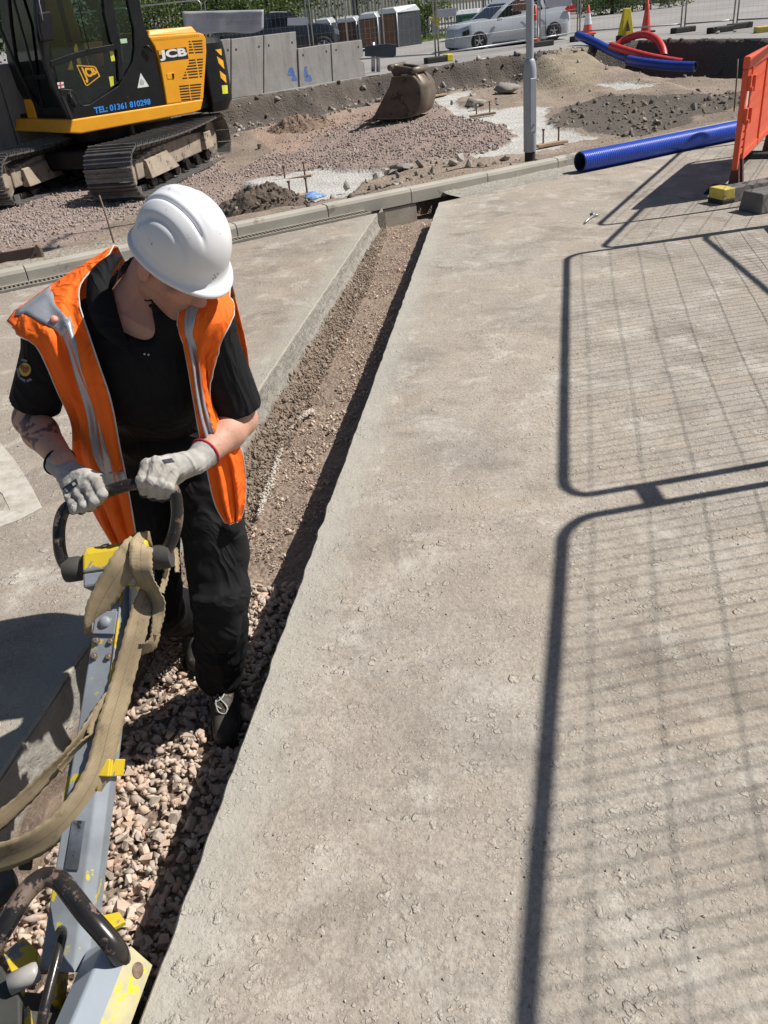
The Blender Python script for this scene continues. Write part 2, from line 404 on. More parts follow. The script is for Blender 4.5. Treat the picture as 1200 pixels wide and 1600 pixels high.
def dirt_wall():
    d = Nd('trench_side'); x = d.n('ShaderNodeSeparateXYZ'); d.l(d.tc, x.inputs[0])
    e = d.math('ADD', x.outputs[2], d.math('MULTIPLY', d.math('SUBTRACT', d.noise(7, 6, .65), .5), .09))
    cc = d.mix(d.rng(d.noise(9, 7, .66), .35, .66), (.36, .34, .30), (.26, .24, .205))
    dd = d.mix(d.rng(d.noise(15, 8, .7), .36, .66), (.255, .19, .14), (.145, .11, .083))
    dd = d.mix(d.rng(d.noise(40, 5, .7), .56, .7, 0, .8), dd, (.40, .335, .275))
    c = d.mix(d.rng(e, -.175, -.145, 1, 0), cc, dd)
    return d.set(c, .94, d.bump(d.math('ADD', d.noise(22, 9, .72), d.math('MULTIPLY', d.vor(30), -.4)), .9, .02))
M_side = dirt_wall()
def floor_mat():
    d = Nd('trench_bed'); c = d.mix(d.rng(d.noise(5, 8, .68), .36, .64), (.30, .225, .17), (.20, .15, .115))
    c = d.mix(d.rng(d.noise(55, 5, .7), .52, .68, 0, .8), c, (.40, .325, .265)); c = d.mix(d.rng(d.vor(48), .15, .4, .55, 0), c, (.11, .085, .07))
    return d.set(c, .95, d.bump(d.math('SUBTRACT', d.noise(40, 8, .7), d.vor(48)), .8, .015))
M_floor = floor_mat()
M_pale = pm('pale_mortar', (.55, .50, .44), (.42, .36, .30), 8, .92, bump=.7, bscale=30, bdist=.01)
M_dark = pm('black_rubber', (.018, .018, .018), (.035, .033, .03), 8, .75, bump=.25, bscale=50)
def sepm(ob): ob['kind'] = 'structure'; return ob
# ---- far ground, road
g_ = MB().grid([[(x, y, -1.0) for x in (-700, 0, 700)] for y in (-300, 200, 900)]).build('ground', M_asph); sepm(g_)
# road beyond the broken edge, fine near the edge and wide beyond
ed = []
for (a, b) in zip(EDGE[:-1], EDGE[1:]):
    n = max(2, int(math.hypot(b[0]-a[0], b[1]-a[1])/.12))
    for k in range(n): t = k/n; ed.append((a[0]*(1-t)+b[0]*t, a[1]*(1-t)+b[1]*t))
ed.append(EDGE[-1]); ed = np.array(ed)
ed = ed + .07*np.stack([fbm(ed[:, 0]*5, ed[:, 1]*5, 31), fbm(ed[:, 0]*5, ed[:, 1]*5, 32)], 1)
rows = []
for k, f in enumerate((0, .02, .1, .4, 1)):
    tgt = np.stack([np.linspace(-400, 500, len(ed)), np.full(len(ed), 600.)], 1)
    rows.append([(p[0], p[1], ROADZ) for p in (ed*(1-f) + tgt*f)])
rows = [[(p[0], p[1], ROADZ-.07) for p in rows[0]]] + rows
road = MB().grid(rows).build('road', M_asph); sepm(road)
# ---- site ground behind the kerb
st = .06; X = np.arange(-9.5, 14, st); Y = np.arange(3.4, 24.2, st)
gx, gy = np.meshgrid(X, Y); dk = (gy-kerbY(gx))*.895; dE = edge_dist(gx, gy); gz = siteZ(gx, gy)
wx, wy = gx + .16*fbm(gx*2.2, gy*2.2, 41), gy + .3*fbm(gx*2.2, gy*2.2, 43)
colr = np.empty(gx.shape+(3,)); colr[:] = (.275, .215, .165)
n1 = fbm(gx*.8, gy*.8, 50)[..., None]
colr = colr*(1+.5*n1)
def zone(poly, c):
    m = inpoly(wx, wy, poly); colr[m] = np.array(c)
    return m
mg = zone(GRAV, (.315, .235, .2)); md = zone(DARK, (.095, .078, .062)); ms = zone(SAND, (.31, .255, .175))
mk = inpoly(wx, wy, wpoly([(430, 172), (520, 150), (600, 138), (660, 150), (600, 165), (480, 185), (350, 205)])); colr[mk] = (.36, .25, .19)
for p in PADS:
    m = zone(p, (.53, .515, .48)); gz[m] = float(np.median(gz[m])) + .25*(gz[m]-float(np.median(gz[m]))) - .025
near = (dk > 0) & (dk < 1.0+.5*fbm(gx*2, gy*2, 61)) & (gx < -1.2); colr[near] = (.36, .31, .25)
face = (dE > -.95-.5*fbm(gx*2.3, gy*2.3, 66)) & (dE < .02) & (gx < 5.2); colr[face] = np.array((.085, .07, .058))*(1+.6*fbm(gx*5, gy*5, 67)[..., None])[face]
pitm = (gx > 6.2) & (dE > -2.2) & (gy > 16); colr[pitm] = (.10, .085, .07)  # pit ground coloured darker, its shade put into the colour
keep = (dk > .13) & (dE < .35)
idx = -np.ones(gx.shape, int); idx[keep] = np.arange(keep.sum())
q = np.stack([idx[:-1, :-1], idx[:-1, 1:], idx[1:, 1:], idx[1:, :-1]], -1).reshape(-1, 4); q = q[(q >= 0).all(1)]
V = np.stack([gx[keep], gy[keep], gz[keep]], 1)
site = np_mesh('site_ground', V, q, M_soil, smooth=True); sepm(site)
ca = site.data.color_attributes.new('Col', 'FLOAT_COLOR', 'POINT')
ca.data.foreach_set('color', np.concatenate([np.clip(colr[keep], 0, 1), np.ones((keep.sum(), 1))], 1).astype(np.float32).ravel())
# ---- stones
def rock_proto(seed, flat=1.0, n=9):
    r = np.random.default_rng(seed); P = r.normal(size=(n, 3)); P /= np.linalg.norm(P, axis=1)[:, None]; P *= r.uniform(.75, 1.05, (n, 1))
    P *= np.array([1, r.uniform(.55, .95), r.uniform(.38, .8)*flat])
    bm = bmesh.new(); [bm.verts.new(p) for p in P]; res = bmesh.ops.convex_hull(bm, input=bm.verts)
    bmesh.ops.delete(bm, geom=[v for v in bm.verts if not v.link_faces], context='VERTS')
    bmesh.ops.triangulate(bm, faces=bm.faces); bm.verts.index_update()
    V = np.array([v.co[:] for v in bm.verts]); F = np.array([[v.index for v in f.verts] for f in bm.faces]); bm.free()
    return V, F
PRO = [rock_proto(i) for i in range(14)]; PROF = [rock_proto(40+i, .5, 8) for i in range(14)]
def euler(n, tilt=math.pi):
    a, b, c = rng.uniform(-math.pi, math.pi, n), rng.uniform(-tilt, tilt, n), rng.uniform(-tilt, tilt, n)
    ca_, sa_, cb, sb, cc, sc_ = np.cos(a), np.sin(a), np.cos(b), np.sin(b), np.cos(c), np.sin(c)
    z = np.zeros(n); o = np.ones(n)
    A = np.stack([ca_, -sa_, z, sa_, ca_, z, z, z, o], 1).reshape(-1, 3, 3); B = np.stack([cb, z, sb, z, o, z, -sb, z, cb], 1).reshape(-1, 3, 3)
    C = np.stack([o, z, z, z, cc, -sc_, z, sc_, cc], 1).reshape(-1, 3, 3)
    return A @ B @ C
def scatter(name, pos, size, mat, parent=None, protos=None, tilt=math.pi, squash=None):
    protos = protos or PRO; n = len(pos); Rm = euler(n, tilt); pick = rng.integers(0, len(protos), n); VV = []; FF = []; RR = []; b = 0
    for k, (V, F) in enumerate(protos):
        i = np.where(pick == k)[0]
        if not len(i): continue
        P = np.einsum('nij,vj->nvi', Rm[i], V)*np.asarray(size)[i][:, None, None]
        if squash: P[:, :, 2] *= squash
        P = P + np.asarray(pos)[i][:, None, :]
        VV.append(P.reshape(-1, 3)); FF.append((F[None] + (b + np.arange(len(i))*len(V))[:, None, None]).reshape(-1, 3)); b += len(i)*len(V)
        RR.append(np.repeat(rng.random(len(i)), len(V)))
    o = np_mesh(name, np.concatenate(VV), np.concatenate(FF), mat, parent); o['kind'] = 'stuff'
    at = o.data.attributes.new('rnd', 'FLOAT', 'POINT'); at.data.foreach_set('value', np.concatenate(RR).astype(np.float32))
    return o
def stone_parts(name, pos, size, mat, parent, protos=None, tilt=math.pi):
    protos = protos or PRO; ms_ = []
    for V, F in protos:
        me = bpy.data.meshes.new(name); me.from_pydata([tuple(v) for v in V], [], [tuple(f) for f in F]); me.materials.append(mat); ms_.append(me)
    Rm = euler(len(pos), tilt)
    for p, s, r in zip(pos, size, Rm):
        o = bpy.data.objects.new(name, ms_[rng.integers(len(ms_))]); col.objects.link(o); o.parent = parent
        o.matrix_local = Matrix.Translation(Vector(p)) @ Matrix(r.tolist()).to_4x4() @ Matrix.Scale(float(s), 4)
n = 42000; x = rng.uniform(-7, 6, n*3); y = rng.uniform(7.5, 21, n*3); ok = inpoly(x, y, GRAV) & (rng.random(n*3) < np.clip(1.5-(y-9)/9, .2, 1)*(.06+1.3*vnoise(x*1.1, y*1.1, 70)**1.6))
for p in PADS: ok &= ~inpoly(x, y, p)
x, y = x[ok][:n], y[ok][:n]; z = siteZ(x, y)
loose = scatter('loose_gravel', np.stack([x, y, z+.004], 1), (.006+.026*rng.random(len(x))**2.2)*(1+.02*y), M_gravel)
tag(loose, 'pinkish grey loose gravel spread over the dug-out site behind the kerb', 'gravel')
# rubble and clods in the dug ground
n = 17000; x = rng.uniform(-6, 11, n); y = rng.uniform(8, 23, n); d_ = edge_dist(x, y); dk = (y-kerbY(x))*.895
inpad = np.zeros(n, bool)
for p in PADS: inpad |= inpoly(x, y, p)
wgt = np.where((d_ > -1.2) & (d_ < -.03), .85, .05)*(dk > .3)*(d_ < -.03)*(~inpad); wgt = np.where((dk > .3) & (dk < 1.3) & (x > -.6) & (x < 2.2), .35, wgt)
wgt = np.where(inpoly(x, y, DARK), .55, wgt)
ok = rng.random(n) < wgt; x, y = x[ok], y[ok]
isd = inpoly(x, y, DARK) | (x > 6.5) | (rng.random(len(x)) < .45)
P = np.stack([x, y, siteZ(x, y)], 1); sz = rng.uniform(.012, .045, len(x))*(1+rng.random(len(x))**5*2.2)
tag(scatter('broken_rubble', P[~isd], sz[~isd], M_rub), 'broken concrete rubble along the kerb and under the road edge', 'rubble')
tag(scatter('soil_clods', P[isd], sz[isd], M_clod), 'dark clods of dug soil on the rough ground', 'soil')
pp = [onT(px + rng.uniform(-6, 6), py + rng.uniform(-3, 3)) for px, py in [(598, 272), (612, 262), (585, 280), (640, 268), (655, 262), (668, 258), (690, 262), (570, 288), (622, 276), (705, 262), (715, 250), (650, 277), (545, 290), (680, 272), (735, 262), (790, 252),
      (700, 120), (715, 132), (730, 110), (745, 118), (760, 128), (775, 104), (790, 100), (735, 125), (695, 140), (780, 118),
      (420, 158), (445, 150), (480, 146), (515, 138), (540, 132), (560, 128), (590, 125), (390, 165), (500, 143),
      (985, 205), (1010, 190), (1030, 196), (900, 170), (930, 162), (1060, 180), (1085, 172), (870, 195), (970, 190), (1120, 118), (1100, 124), (1080, 122), (1140, 122)]]
stone_parts('rubble_stone', [p - site.location*0 + np.array([0, 0, .03]) for p in pp], [float(rng.uniform(.05, .11)) for _ in pp], M_rub, site)
# ---- slabs
def edge_line(f, y0, y1, n, seed, amp=.008):
    y = np.linspace(y0, y1, n); e = amp*fbm(y*13, y*0, seed, 4)*.7 + .020*np.minimum(0, fbm(y*5.5, y*0+3, seed+9, 3)+.40)*(1 if seed == 3 else -1)
    return np.stack([f(y) + e, y], 1)
def slab(name, line, width, sgn, far, mat):
    """a slab whose broken edge is 'line' and which reaches 'width' away from it"""
    us = np.concatenate([[0, .006, .02, .05], np.linspace(.1, 1.2, 14), np.linspace(1.3, width, 34)])
    rows = []
    for (ex, ey) in line:
        x = ex + sgn*us; yy = ey + us*0
        z = .006*fbm(x*1.1, yy*1.1, 80, 3) + .0035*fbm(x*6, yy*6, 81, 3)
        z = z*sstep(0, .3, us); z[0] = -.007
        rows.append(np.stack([x, yy, z], 1))
    rows = np.array(rows); k, n = rows.shape[:2]
    wall = np.stack([rows[:, 0] + np.array([0.004*0, 0, -d]) for d in (.32, .2, .1, .03)], 1)
    P = np.concatenate([wall, rows], 1)
    b = P[:, -1:].copy(); b[:, :, 2] = -.35; P = np.concatenate([P, b], 1)
    # close the far end as a sloping line parallel to the kerb
    for c in range(P.shape[1]):
        lim = far(P[:, c, 0]); P[:, c, 1] = np.minimum(P[:, c, 1], lim)
    k, n = P.shape[:2]; V = P.reshape(-1, 3)
    F = [(i*n+j, i*n+j+1, (i+1)*n+j+1, (i+1)*n+j) for i in range(k-1) for j in range(n-1)]
    F.append(tuple((k-1)*n + j for j in range(n)))
    o = np_mesh(name, V, np.array(F, dtype=object), mat, smooth=False); sepm(o)
    bm = bmesh.new(); bm.from_mesh(o.data); bmesh.ops.recalc_face_normals(bm, faces=bm.faces); bm.to_mesh(o.data); bm.free(); return o
LR = edge_line(trR, -.6, 12.5, 620, 3); LL = edge_line(trL, -.6, 8.5, 420, 6)
slab('concrete_slab', LR, 9.0, 1, lambda x: kerbY(x) - .38 - .03*fbm(x*3, x*0, 4), M_slab)
slab('concrete_slab', LL, 7.0, -1, lambda x: kerbY(x) - .27, M_slab2)
MB().box((2, 3, -.65), (20, 14, .5)).build('subgrade', M_floor)['kind'] = 'structure'
# pebbles and clods pressed into the slab
def on_slab(n, x0, x1, y0, y1, thr, pw=1.0):
    x = rng.uniform(x0, x1, n); y = y0 + (y1-y0)*rng.random(n)**pw
    k = vnoise(x*2.6, y*2.6, 90)*.6 + vnoise(x*8, y*8, 91)*.4
    ok = (k > thr) & (y < kerbY(x)-.5); return x[ok], y[ok]
x, y = on_slab(3600, -.7, 4.2, .5, 9.3, .50, 1.5); ok = x > trR(y)+.10 + .1*rng.random(len(x)); x, y = x[ok], y[ok]
s = rng.uniform(.002, .006, len(x))*(1+.8*(rng.random(len(x)) > .94))
peb = scatter('pressed_pebbles', np.stack([x, y, .0004-.06*s], 1), s, M_peb, None, PROF, .3, .5); tag(peb, 'small stones pressed into the dusty concrete slab', 'pebbles')
x, y = on_slab(1600, -4, .0, 1.0, 8, .55); ok = x < trL(y)-.06; x, y = x[ok], y[ok]
peb = scatter('pressed_pebbles', np.stack([x, y, x*0], 1), rng.uniform(.003, .010, len(x)), M_peb, None, PROF, .2, .3); tag(peb, 'small stones in the dust of the slab left of the trench', 'pebbles')
x, y = on_slab(1500, -.5, 3.6, .5, 6, .58, 1.3); ok = x > trR(y)+.15; x, y = x[ok], y[ok]
chips = scatter('stone_chips', np.stack([x, y, x*0+.001], 1), rng.uniform(.0015, .005, len(x)), pm('pale_chip', (.62, .58, .52), (.5, .46, .4), 9, .85), None, PRO, .6, .7); tag(chips, 'loose pale stone chips scattered over the slab', 'chips')
# ---- trench
yy = np.concatenate([np.linspace(.2, 3, 150), np.linspace(3.02, 8.9, 200)])
rows = []
for y in yy:
    t = np.linspace(-.02, 1.02, 26); x = trL(y)-.04 + (trR(y)-trL(y)+.12)*t
    z = floorZ(y) + .022*fbm(x*3+0, y+0*x, 21, 3) + .014*fbm(x*17+y*3, y*17+0*x-x*5, 22, 4) - .012*np.sin(t*math.pi)
    rows.append(np.stack([x, y+0*x, z], 1))
rows = np.array(rows); k, n = rows.shape[:2]
bed = np_mesh('trench_floor', rows.reshape(-1, 3), np.array([(i*n+j, i*n+j+1, (i+1)*n+j+1, (i+1)*n+j) for i in range(k-1) for j in range(n-1)]), M_floor, smooth=True); sepm(bed)
def bedZ(x, y): return floorZ(y) + .022*fbm(x*3, y, 21, 3)
# broken side of the left slab with dirt sloping to the bed
rows = []
for y in np.linspace(.2, 8.42, 460):
    v = np.linspace(0, 1, 24); slope = .02 + .13*sstep(2.2, 3.6, y)*(1-.75*sstep(6.6, 7.9, y))*(.75+.5*vnoise(y*1.7, 0, 12))
    o = .004 + slope*sstep(.5, 1, v)**1.0 + .012*sstep(.3, .55, v)
    x = trL(y) + o + .012*fbm(y*9+0*v, v*2.5, 13, 4)*sstep(.05, .3, v) + .03*fbm(y*4+0*v, v*2, 14, 3)*sstep(.45, .8, v)
    z = -.012 - v*(-float(floorZ(y))+.04)
    rows.append(np.stack([x, y+0*v, z], 1))
rows = np.array(rows); k, n = rows.shape[:2]
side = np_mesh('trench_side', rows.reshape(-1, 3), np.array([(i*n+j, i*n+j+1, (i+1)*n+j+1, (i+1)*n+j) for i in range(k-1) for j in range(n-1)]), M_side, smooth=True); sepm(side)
# crushed stone on the bed: coarse in front, finer beyond the worker
n = 4200; y = rng.uniform(.6, 2.75, n); t = rng.random(n); x = trL(y)+.015 + (trR(y)-trL(y)-.02)*t
s = .008+.022*rng.random(n)**1.4; s = s*(1+.35*(rng.random(n) > .9)); lay = rng.uniform(-.004, .014, n)*(1-sstep(2.3, 2.8, y))
big = np.argsort(-(s/(y+.6)) - .008*(lay > .008) - .02*(inpoly(x, y, [(-.95, .95), (-.3, .95), (-.15, 2.2), (-.9, 2.2)])))
P = np.stack([x, y, bedZ(x, y)+lay], 1); b3 = big[:300]; rest = big[300:]
stone_parts('stone', P[b3], s[b3], M_stone, bed, None, .55)
scatter('crushed_stone', P[rest], s[rest], M_stone, bed, None, .6)
n = 17000; y = 2.3 + 6.1*rng.random(n)**1.1; t = np.clip(rng.normal(.55, .32, n), .02, .99); x = trL(y)+.05 + (trR(y)-trL(y)-.06)*t
s = rng.uniform(.002, .0085, n)*(1+1.6*(rng.random(n) > .94)); kk = vnoise(x*5, y*5, 33)*.6+vnoise(x*13, y*13, 34)*.4 > .36; x, y, s = x[kk], y[kk], s[kk]
scatter('fine_stone', np.stack([x, y, bedZ(x, y)+.002], 1), s, M_stone, bed)
n = 6000; y = 2.2 + 5.9*rng.random(n); v = rng.random(n)**.6; x = trL(y)+.03+.13*v*(1-.6*sstep(6.6, 7.9, y)); z = -.13+(floorZ(y)+.13)*v
s = rng.uniform(.003, .012, n)*(1+1.4*(rng.random(n) > .90)); M_dirtst = rocky('dirty_stone', [(.25, .19, .145), (.19, .145, .11), (.32, .255, .2), (.22, .17, .13)])
scatter('fallen_spoil', np.stack([x, y, z+.01], 1), s, M_dirtst, bed)
# pale mortar run at the foot of the side
pts = [G(px, py, -.235) for px, py in [(404, 800), (413, 770), (423, 745), (434, 715), (437, 692), (445, 675), (462, 655), (478, 643), (488, 638)]]
wd = [.012, .02, .018, .014, .010, .014, .022, .03, .02]; mp_ = []; ms_ = []
for k_ in range(len(pts)-1):
    for j in range(170):
        t = rng.random(); p = pts[k_]*(1-t)+pts[k_+1]*t; w_ = wd[k_]
        mp_.append(p + np.array([rng.normal(0, w_*.55), rng.normal(0, .008), -.014+.006*rng.random()])); ms_.append(.003+.013*rng.random()**1.6)
mort = scatter('mortar_spill', np.array(mp_), np.array(ms_), M_pale, None, None, 3.1, .6)
tag(mort, 'pale crumbly mortar run along the left foot of the trench', 'mortar')
# ---- kerb, drain channel, end of the trench
def K(s, o, z): return np.array([-2.88, 6.83, 0]) + np.array([KD[0]*s + KN[0]*o, KD[1]*s + KN[1]*o, z])
kerb = empty('kerb'); sepm(kerb)
s = -4.35; i = 0
while s < 12:
    a, b = s+.004, s+.911; hz = float(rng.uniform(-.003, .003))
    mb = MB(); P = []
    prof = [(0, -.035), (0, .072), (.012, .098), (.03, .104), (.122, .104), (.125, .10), (.125, -.035)]
    A = [K(a, o, z+hz) for o, z in prof]; mb.prism(A, K(b, 0, 0)-K(a, 0, 0))
    ks = mb.build('kerbstone', M_kerb, kerb, bevel=.003); s += .915; i += 1
M_grate = pm('drain_iron', (.10, .085, .07), (.2, .165, .13), 12, .7, bump=.3, bscale=40)
M_strip = pm('drain_concrete', (.36, .335, .285), (.27, .24, .2), 4, .9, bump=.4, bscale=40, bdist=.006)
drain = empty('drain_channel'); sepm(drain)
mb = MB(); mb.box(K(0.95, -.075, -.06), (9.0, .03, .12), (K(1, 0, 0)-K(0, 0, 0), KN3 := np.array([KN[0], KN[1], 0]), (0, 0, 1)))
ch = MB()
for o in (-.135, -.012): ch.box(K(-.6, o, -.06), (7.9, .022, .118), (np.array([KD[0], KD[1], 0]), np.array([KN[0], KN[1], 0]), (0, 0, 1)))
ch.box(K(-.6, -.075, -.11), (7.9, .125, .02), (np.array([KD[0], KD[1], 0]), np.array([KN[0], KN[1], 0]), (0, 0, 1)))
ch.build('channel_edge', M_strip, drain)
gm = MB().box((0, 0, 0), (.017, .098, .012), ((KD[0], KD[1], 0), (KN[0], KN[1], 0), (0, 0, 1)))
bar0 = gm.build('grate_bar', M_grate, drain); bar0.location = K(0, -.074, -.006); kk = 0
vis = [q_ for q_ in np.arange(-.6, 3.35, .034)]
for s_ in vis:
    o = bar0 if kk == 0 else bar0.copy()
    if kk: col.objects.link(o)
    o.location = K(s_, -.074, -.006); kk += 1
# bedding between slab and kerb
bd = MB()
ss = np.linspace(4.25, 13, 120)
bd.grid([[K(q_, o, (-.004 if o < -.02 else .012) + .012*float(fbm(q_*6, o*9, 71))) for o in np.linspace(-.42, .0, 9)] for q_ in ss])
bd.build('kerb_bedding', M_side, smooth=True)['kind'] = 'structure'
hb = MB(); hb.box(K(3.52, .135, -.19), (.84, .25, .30), (np.array([KD[0], KD[1], 0]), np.array([KN[0], KN[1], 0]), (0, 0, 1)))
hb.build('kerb_haunch', M_strip, bevel=.006)['kind'] = 'structure'
sb = MB(); sb.box(K(4.4, .30, -.30), (.95, .10, .40), (np.array([KD[0], KD[1], 0]), np.array([KN[0], KN[1], 0]), (0, 0, 1))); sb.build('recess_soil', M_floor)['kind'] = 'structure'
pts = [G(px, py, .004) for px, py in [(-30, 640), (0, 692), (24, 720), (48, 758), (66, 793), (30, 812), (-40, 838), (-40, 800), (16, 797), (4, 772), (-30, 740)]]
mk_ = Nd('worn_paint'); kx = mk_.rng(mk_.noise(14, 8, .7), .40, .62)
mk_.set(mk_.mix(kx, (.50, .47, .42), (.36, .32, .265)), .9, mk_.bump(mk_.noise(40, 6), .4, .006))
MB().add(pts, [tuple(range(len(pts)))]).build('worn_marking', mk_.m)['kind'] = 'structure'
# ================================================================== FIGURE
class SDF:
    """a small signed-distance grid that is polygonised with surface nets"""
    def __init__(s, lo, hi, h):
        s.lo = np.array(lo, float); s.h = h; s.n = np.ceil((np.array(hi)-s.lo)/h).astype(int)+1
        s.D = np.full(s.n, .5, np.float32)
    def sub(s, lo, hi):
        a = np.clip(np.floor((np.array(lo)-s.lo)/s.h).astype(int), 0, s.n-1); b = np.clip(np.ceil((np.array(hi)-s.lo)/s.h).astype(int)+1, 1, s.n)
        sl = tuple(slice(i, j) for i, j in zip(a, b))
        ax = [s.lo[k] + s.h*np.arange(a[k], b[k]) for k in range(3)]
        return sl, np.stack(np.meshgrid(*ax, indexing='ij'), -1).astype(np.float32)
    def _mix(s, sl, d, k, op):
        A = s.D[sl]
        if op == 'add':
            if k <= 0: s.D[sl] = np.minimum(A, d); return
            h = np.clip(.5+.5*(A-d)/k, 0, 1); s.D[sl] = A*(1-h)+d*h - k*h*(1-h)
        else:
            d = -d
            if k <= 0: s.D[sl] = np.maximum(A, d); return
            h = np.clip(.5-.5*(A-d)/k, 0, 1); s.D[sl] = A*(1-h)+d*h + k*h*(1-h)
    def cone(s, a, ra, b, rb, k=.02, op='add', cut=None):
        a = np.array(a, float); b = np.array(b, float); m = max(ra, rb)+k+.05
        sl, P = s.sub(np.minimum(a, b)-m, np.maximum(a, b)+m)
        d = b-a; t = np.clip(((P-a)@d)/max(d@d, 1e-9), 0, 1)
        D = np.linalg.norm(P-a-t[..., None]*d, axis=-1) - (ra+(rb-ra)*t)
        if cut is not None: D = np.maximum(D, (P-np.array(cut[0]))@np.array(cut[1]))
        s._mix(sl, D.astype(np.float32), k, op); return s
    def chain(s, pts, rr, k=.012):
        for i in range(len(pts)-1): s.cone(pts[i], rr[i], pts[i+1], rr[i+1], k)
        return s
    def ell(s, c, r, ax=None, k=.02, op='add'):
        c = np.array(c, float); A = np.array(ax if ax is not None else np.eye(3), float); r = np.array(r, float); m = r.max()+k+.04
        sl, P = s.sub(c-m, c+m); q = (P-c)@A.T
        k0 = np.linalg.norm(q/r, axis=-1); k1 = np.linalg.norm(q/(r*r), axis=-1)+1e-6
        s._mix(sl, (k0*(k0-1)/k1).astype(np.float32), k, op); return s
    def noise(s, amp, sc, seed=0):
        sl, P = s.sub(s.lo, s.lo+s.h*s.n); r = np.random.default_rng(seed); N = 0
        for i in range(7):
            kv = r.normal(size=3)*np.array(sc); N = N + np.sin(P@kv + r.uniform(0, 6.28) + 1.2*np.sin(P@(r.normal(size=3)*np.array(sc)*.6)))
        s.D += (amp*N/3.5).astype(np.float32); return s
    def at(s, P):
        q = np.clip(np.rint((np.asarray(P)-s.lo)/s.h).astype(int), 0, s.n-1); return s.D[q[..., 0], q[..., 1], q[..., 2]]
    def grad(s, P):
        e = s.h*1.5; g = np.stack([s.at(P+np.eye(3)[i]*e)-s.at(P-np.eye(3)[i]*e) for i in range(3)], -1)
        return g/(np.linalg.norm(g, axis=-1, keepdims=True)+1e-9)
    def mesh(s):
        D = s.D; n = D.shape; neg = D < 0
        c = np.zeros(tuple(np.array(n)-1), np.int8)
        for i in (0, 1):
            for j in (0, 1):
                for k in (0, 1): c += neg[i:n[0]-1+i, j:n[1]-1+j, k:n[2]-1+k]
        cells = np.argwhere((c > 0) & (c < 8)); idm = -np.ones(c.shape, np.int64); idm[tuple(cells.T)] = np.arange(len(cells))
        acc = np.zeros((len(cells), 3)); cnt = np.zeros(len(cells))
        cor = [(i, j, k) for i in (0, 1) for j in (0, 1) for k in (0, 1)]
        for a in cor:
            for ax in range(3):
                if a[ax]: continue
                b = list(a); b[ax] = 1
                va = D[tuple((cells+a).T)]; vb = D[tuple((cells+b).T)]; m = (va < 0) != (vb < 0)
                t = np.where(m, va/np.where(m, va-vb, 1), 0)
                p = np.array(a, float)[None] + t[:, None]*(np.array(b)-np.array(a))
                acc[m] += p[m]; cnt[m] += 1
        V = s.lo + s.h*(cells + acc/cnt[:, None]); F = []
        for ax in range(3):
            u, v = (ax+1) % 3, (ax+2) % 3
            sl0 = [slice(None)]*3; sl1 = [slice(None)]*3; sl0[ax] = slice(0, n[ax]-1); sl1[ax] = slice(1, n[ax])
            e = np.argwhere(neg[tuple(sl0)] != neg[tuple(sl1)]); ok = (e[:, u] > 0) & (e[:, v] > 0) & (e[:, u] < n[u]-1) & (e[:, v] < n[v]-1); e = e[ok]
            flip = neg[tuple(e.T)]
            q = []
            for du, dv in ((1, 1), (0, 1), (0, 0), (1, 0)):
                w_ = e.copy(); w_[:, u] -= du; w_[:, v] -= dv; q.append(idm[tuple(w_.T)])
            q = np.stack(q, 1); q[~flip] = q[~flip][:, ::-1]; F.append(q)
        return V, np.concatenate(F)
def skinned(name, s, mat, parent, smooth_it=2):
    V, F = s.mesh(); o = np_mesh(name, V, F, mat, parent, smooth=True)
    if smooth_it:
        md = o.modifiers.new('smooth', 'SMOOTH'); md.iterations = smooth_it; md.factor = .5
    return o, V, F
from mathutils.bvhtree import BVHTree
def hitter(V, F):
    t = BVHTree.FromPolygons([tuple(v) for v in V], [tuple(int(i) for i in f) for f in F])
    def hit(px, py):
        r = Vector(ray(px, py)).normalized(); p, n, i, d = t.ray_cast(Vector((0, 0, EYE)), r)
        if p is None: return None
        return np.array(p), np.array(n if n.dot(r) < 0 else -n)
    return hit
def vcol(o, C, name='Col'):
    a = o.data.color_attributes.new(name, 'FLOAT_COLOR', 'POINT')
    a.data.foreach_set('color', np.concatenate([C, np.ones((len(C), 1))], 1).astype(np.float32).ravel())
def cloth(name, c, c2, bs=900, rough=.85, bump=.15, weave=True, sheen=.0, attrcol=False, dirt=None, dthr=.62, wrinkle=.45):
    d = Nd(name); base = attr(d, 'Col').outputs['Color'] if attrcol else d.mix(d.rng(d.noise(9, 6, .65), .35, .65), c, c2)
    if dirt: base = d.mix(d.rng(d.noise(11, 8, .72), dthr, dthr+.10, 0, .75), base, dirt)
    h = d.noise(bs, 2)
    h = d.math('ADD', h, d.math('MULTIPLY', d.noise(40, 5, .6), 1.5))
    wr = d.n('ShaderNodeTexNoise'); wr.inputs['Scale'].default_value = 7.5; wr.inputs['Detail'].default_value = 2.5; wr.inputs['Distortion'].default_value = 1.1; d.l(d.scaled((1.25, 1, .62)), wr.inputs['Vector'])
    rdg = d.math('POWER', d.math('SUBTRACT', 1.0, d.math('MULTIPLY', d.math('ABSOLUTE', d.math('SUBTRACT', wr.outputs['Fac'], .5)), 3.0)), 2.0)
    m = d.set(base, rough, d.bump(h, bump, .002, d.bump(rdg, wrinkle, .02))); d.b.inputs['Specular IOR Level'].default_value = .25
    return m
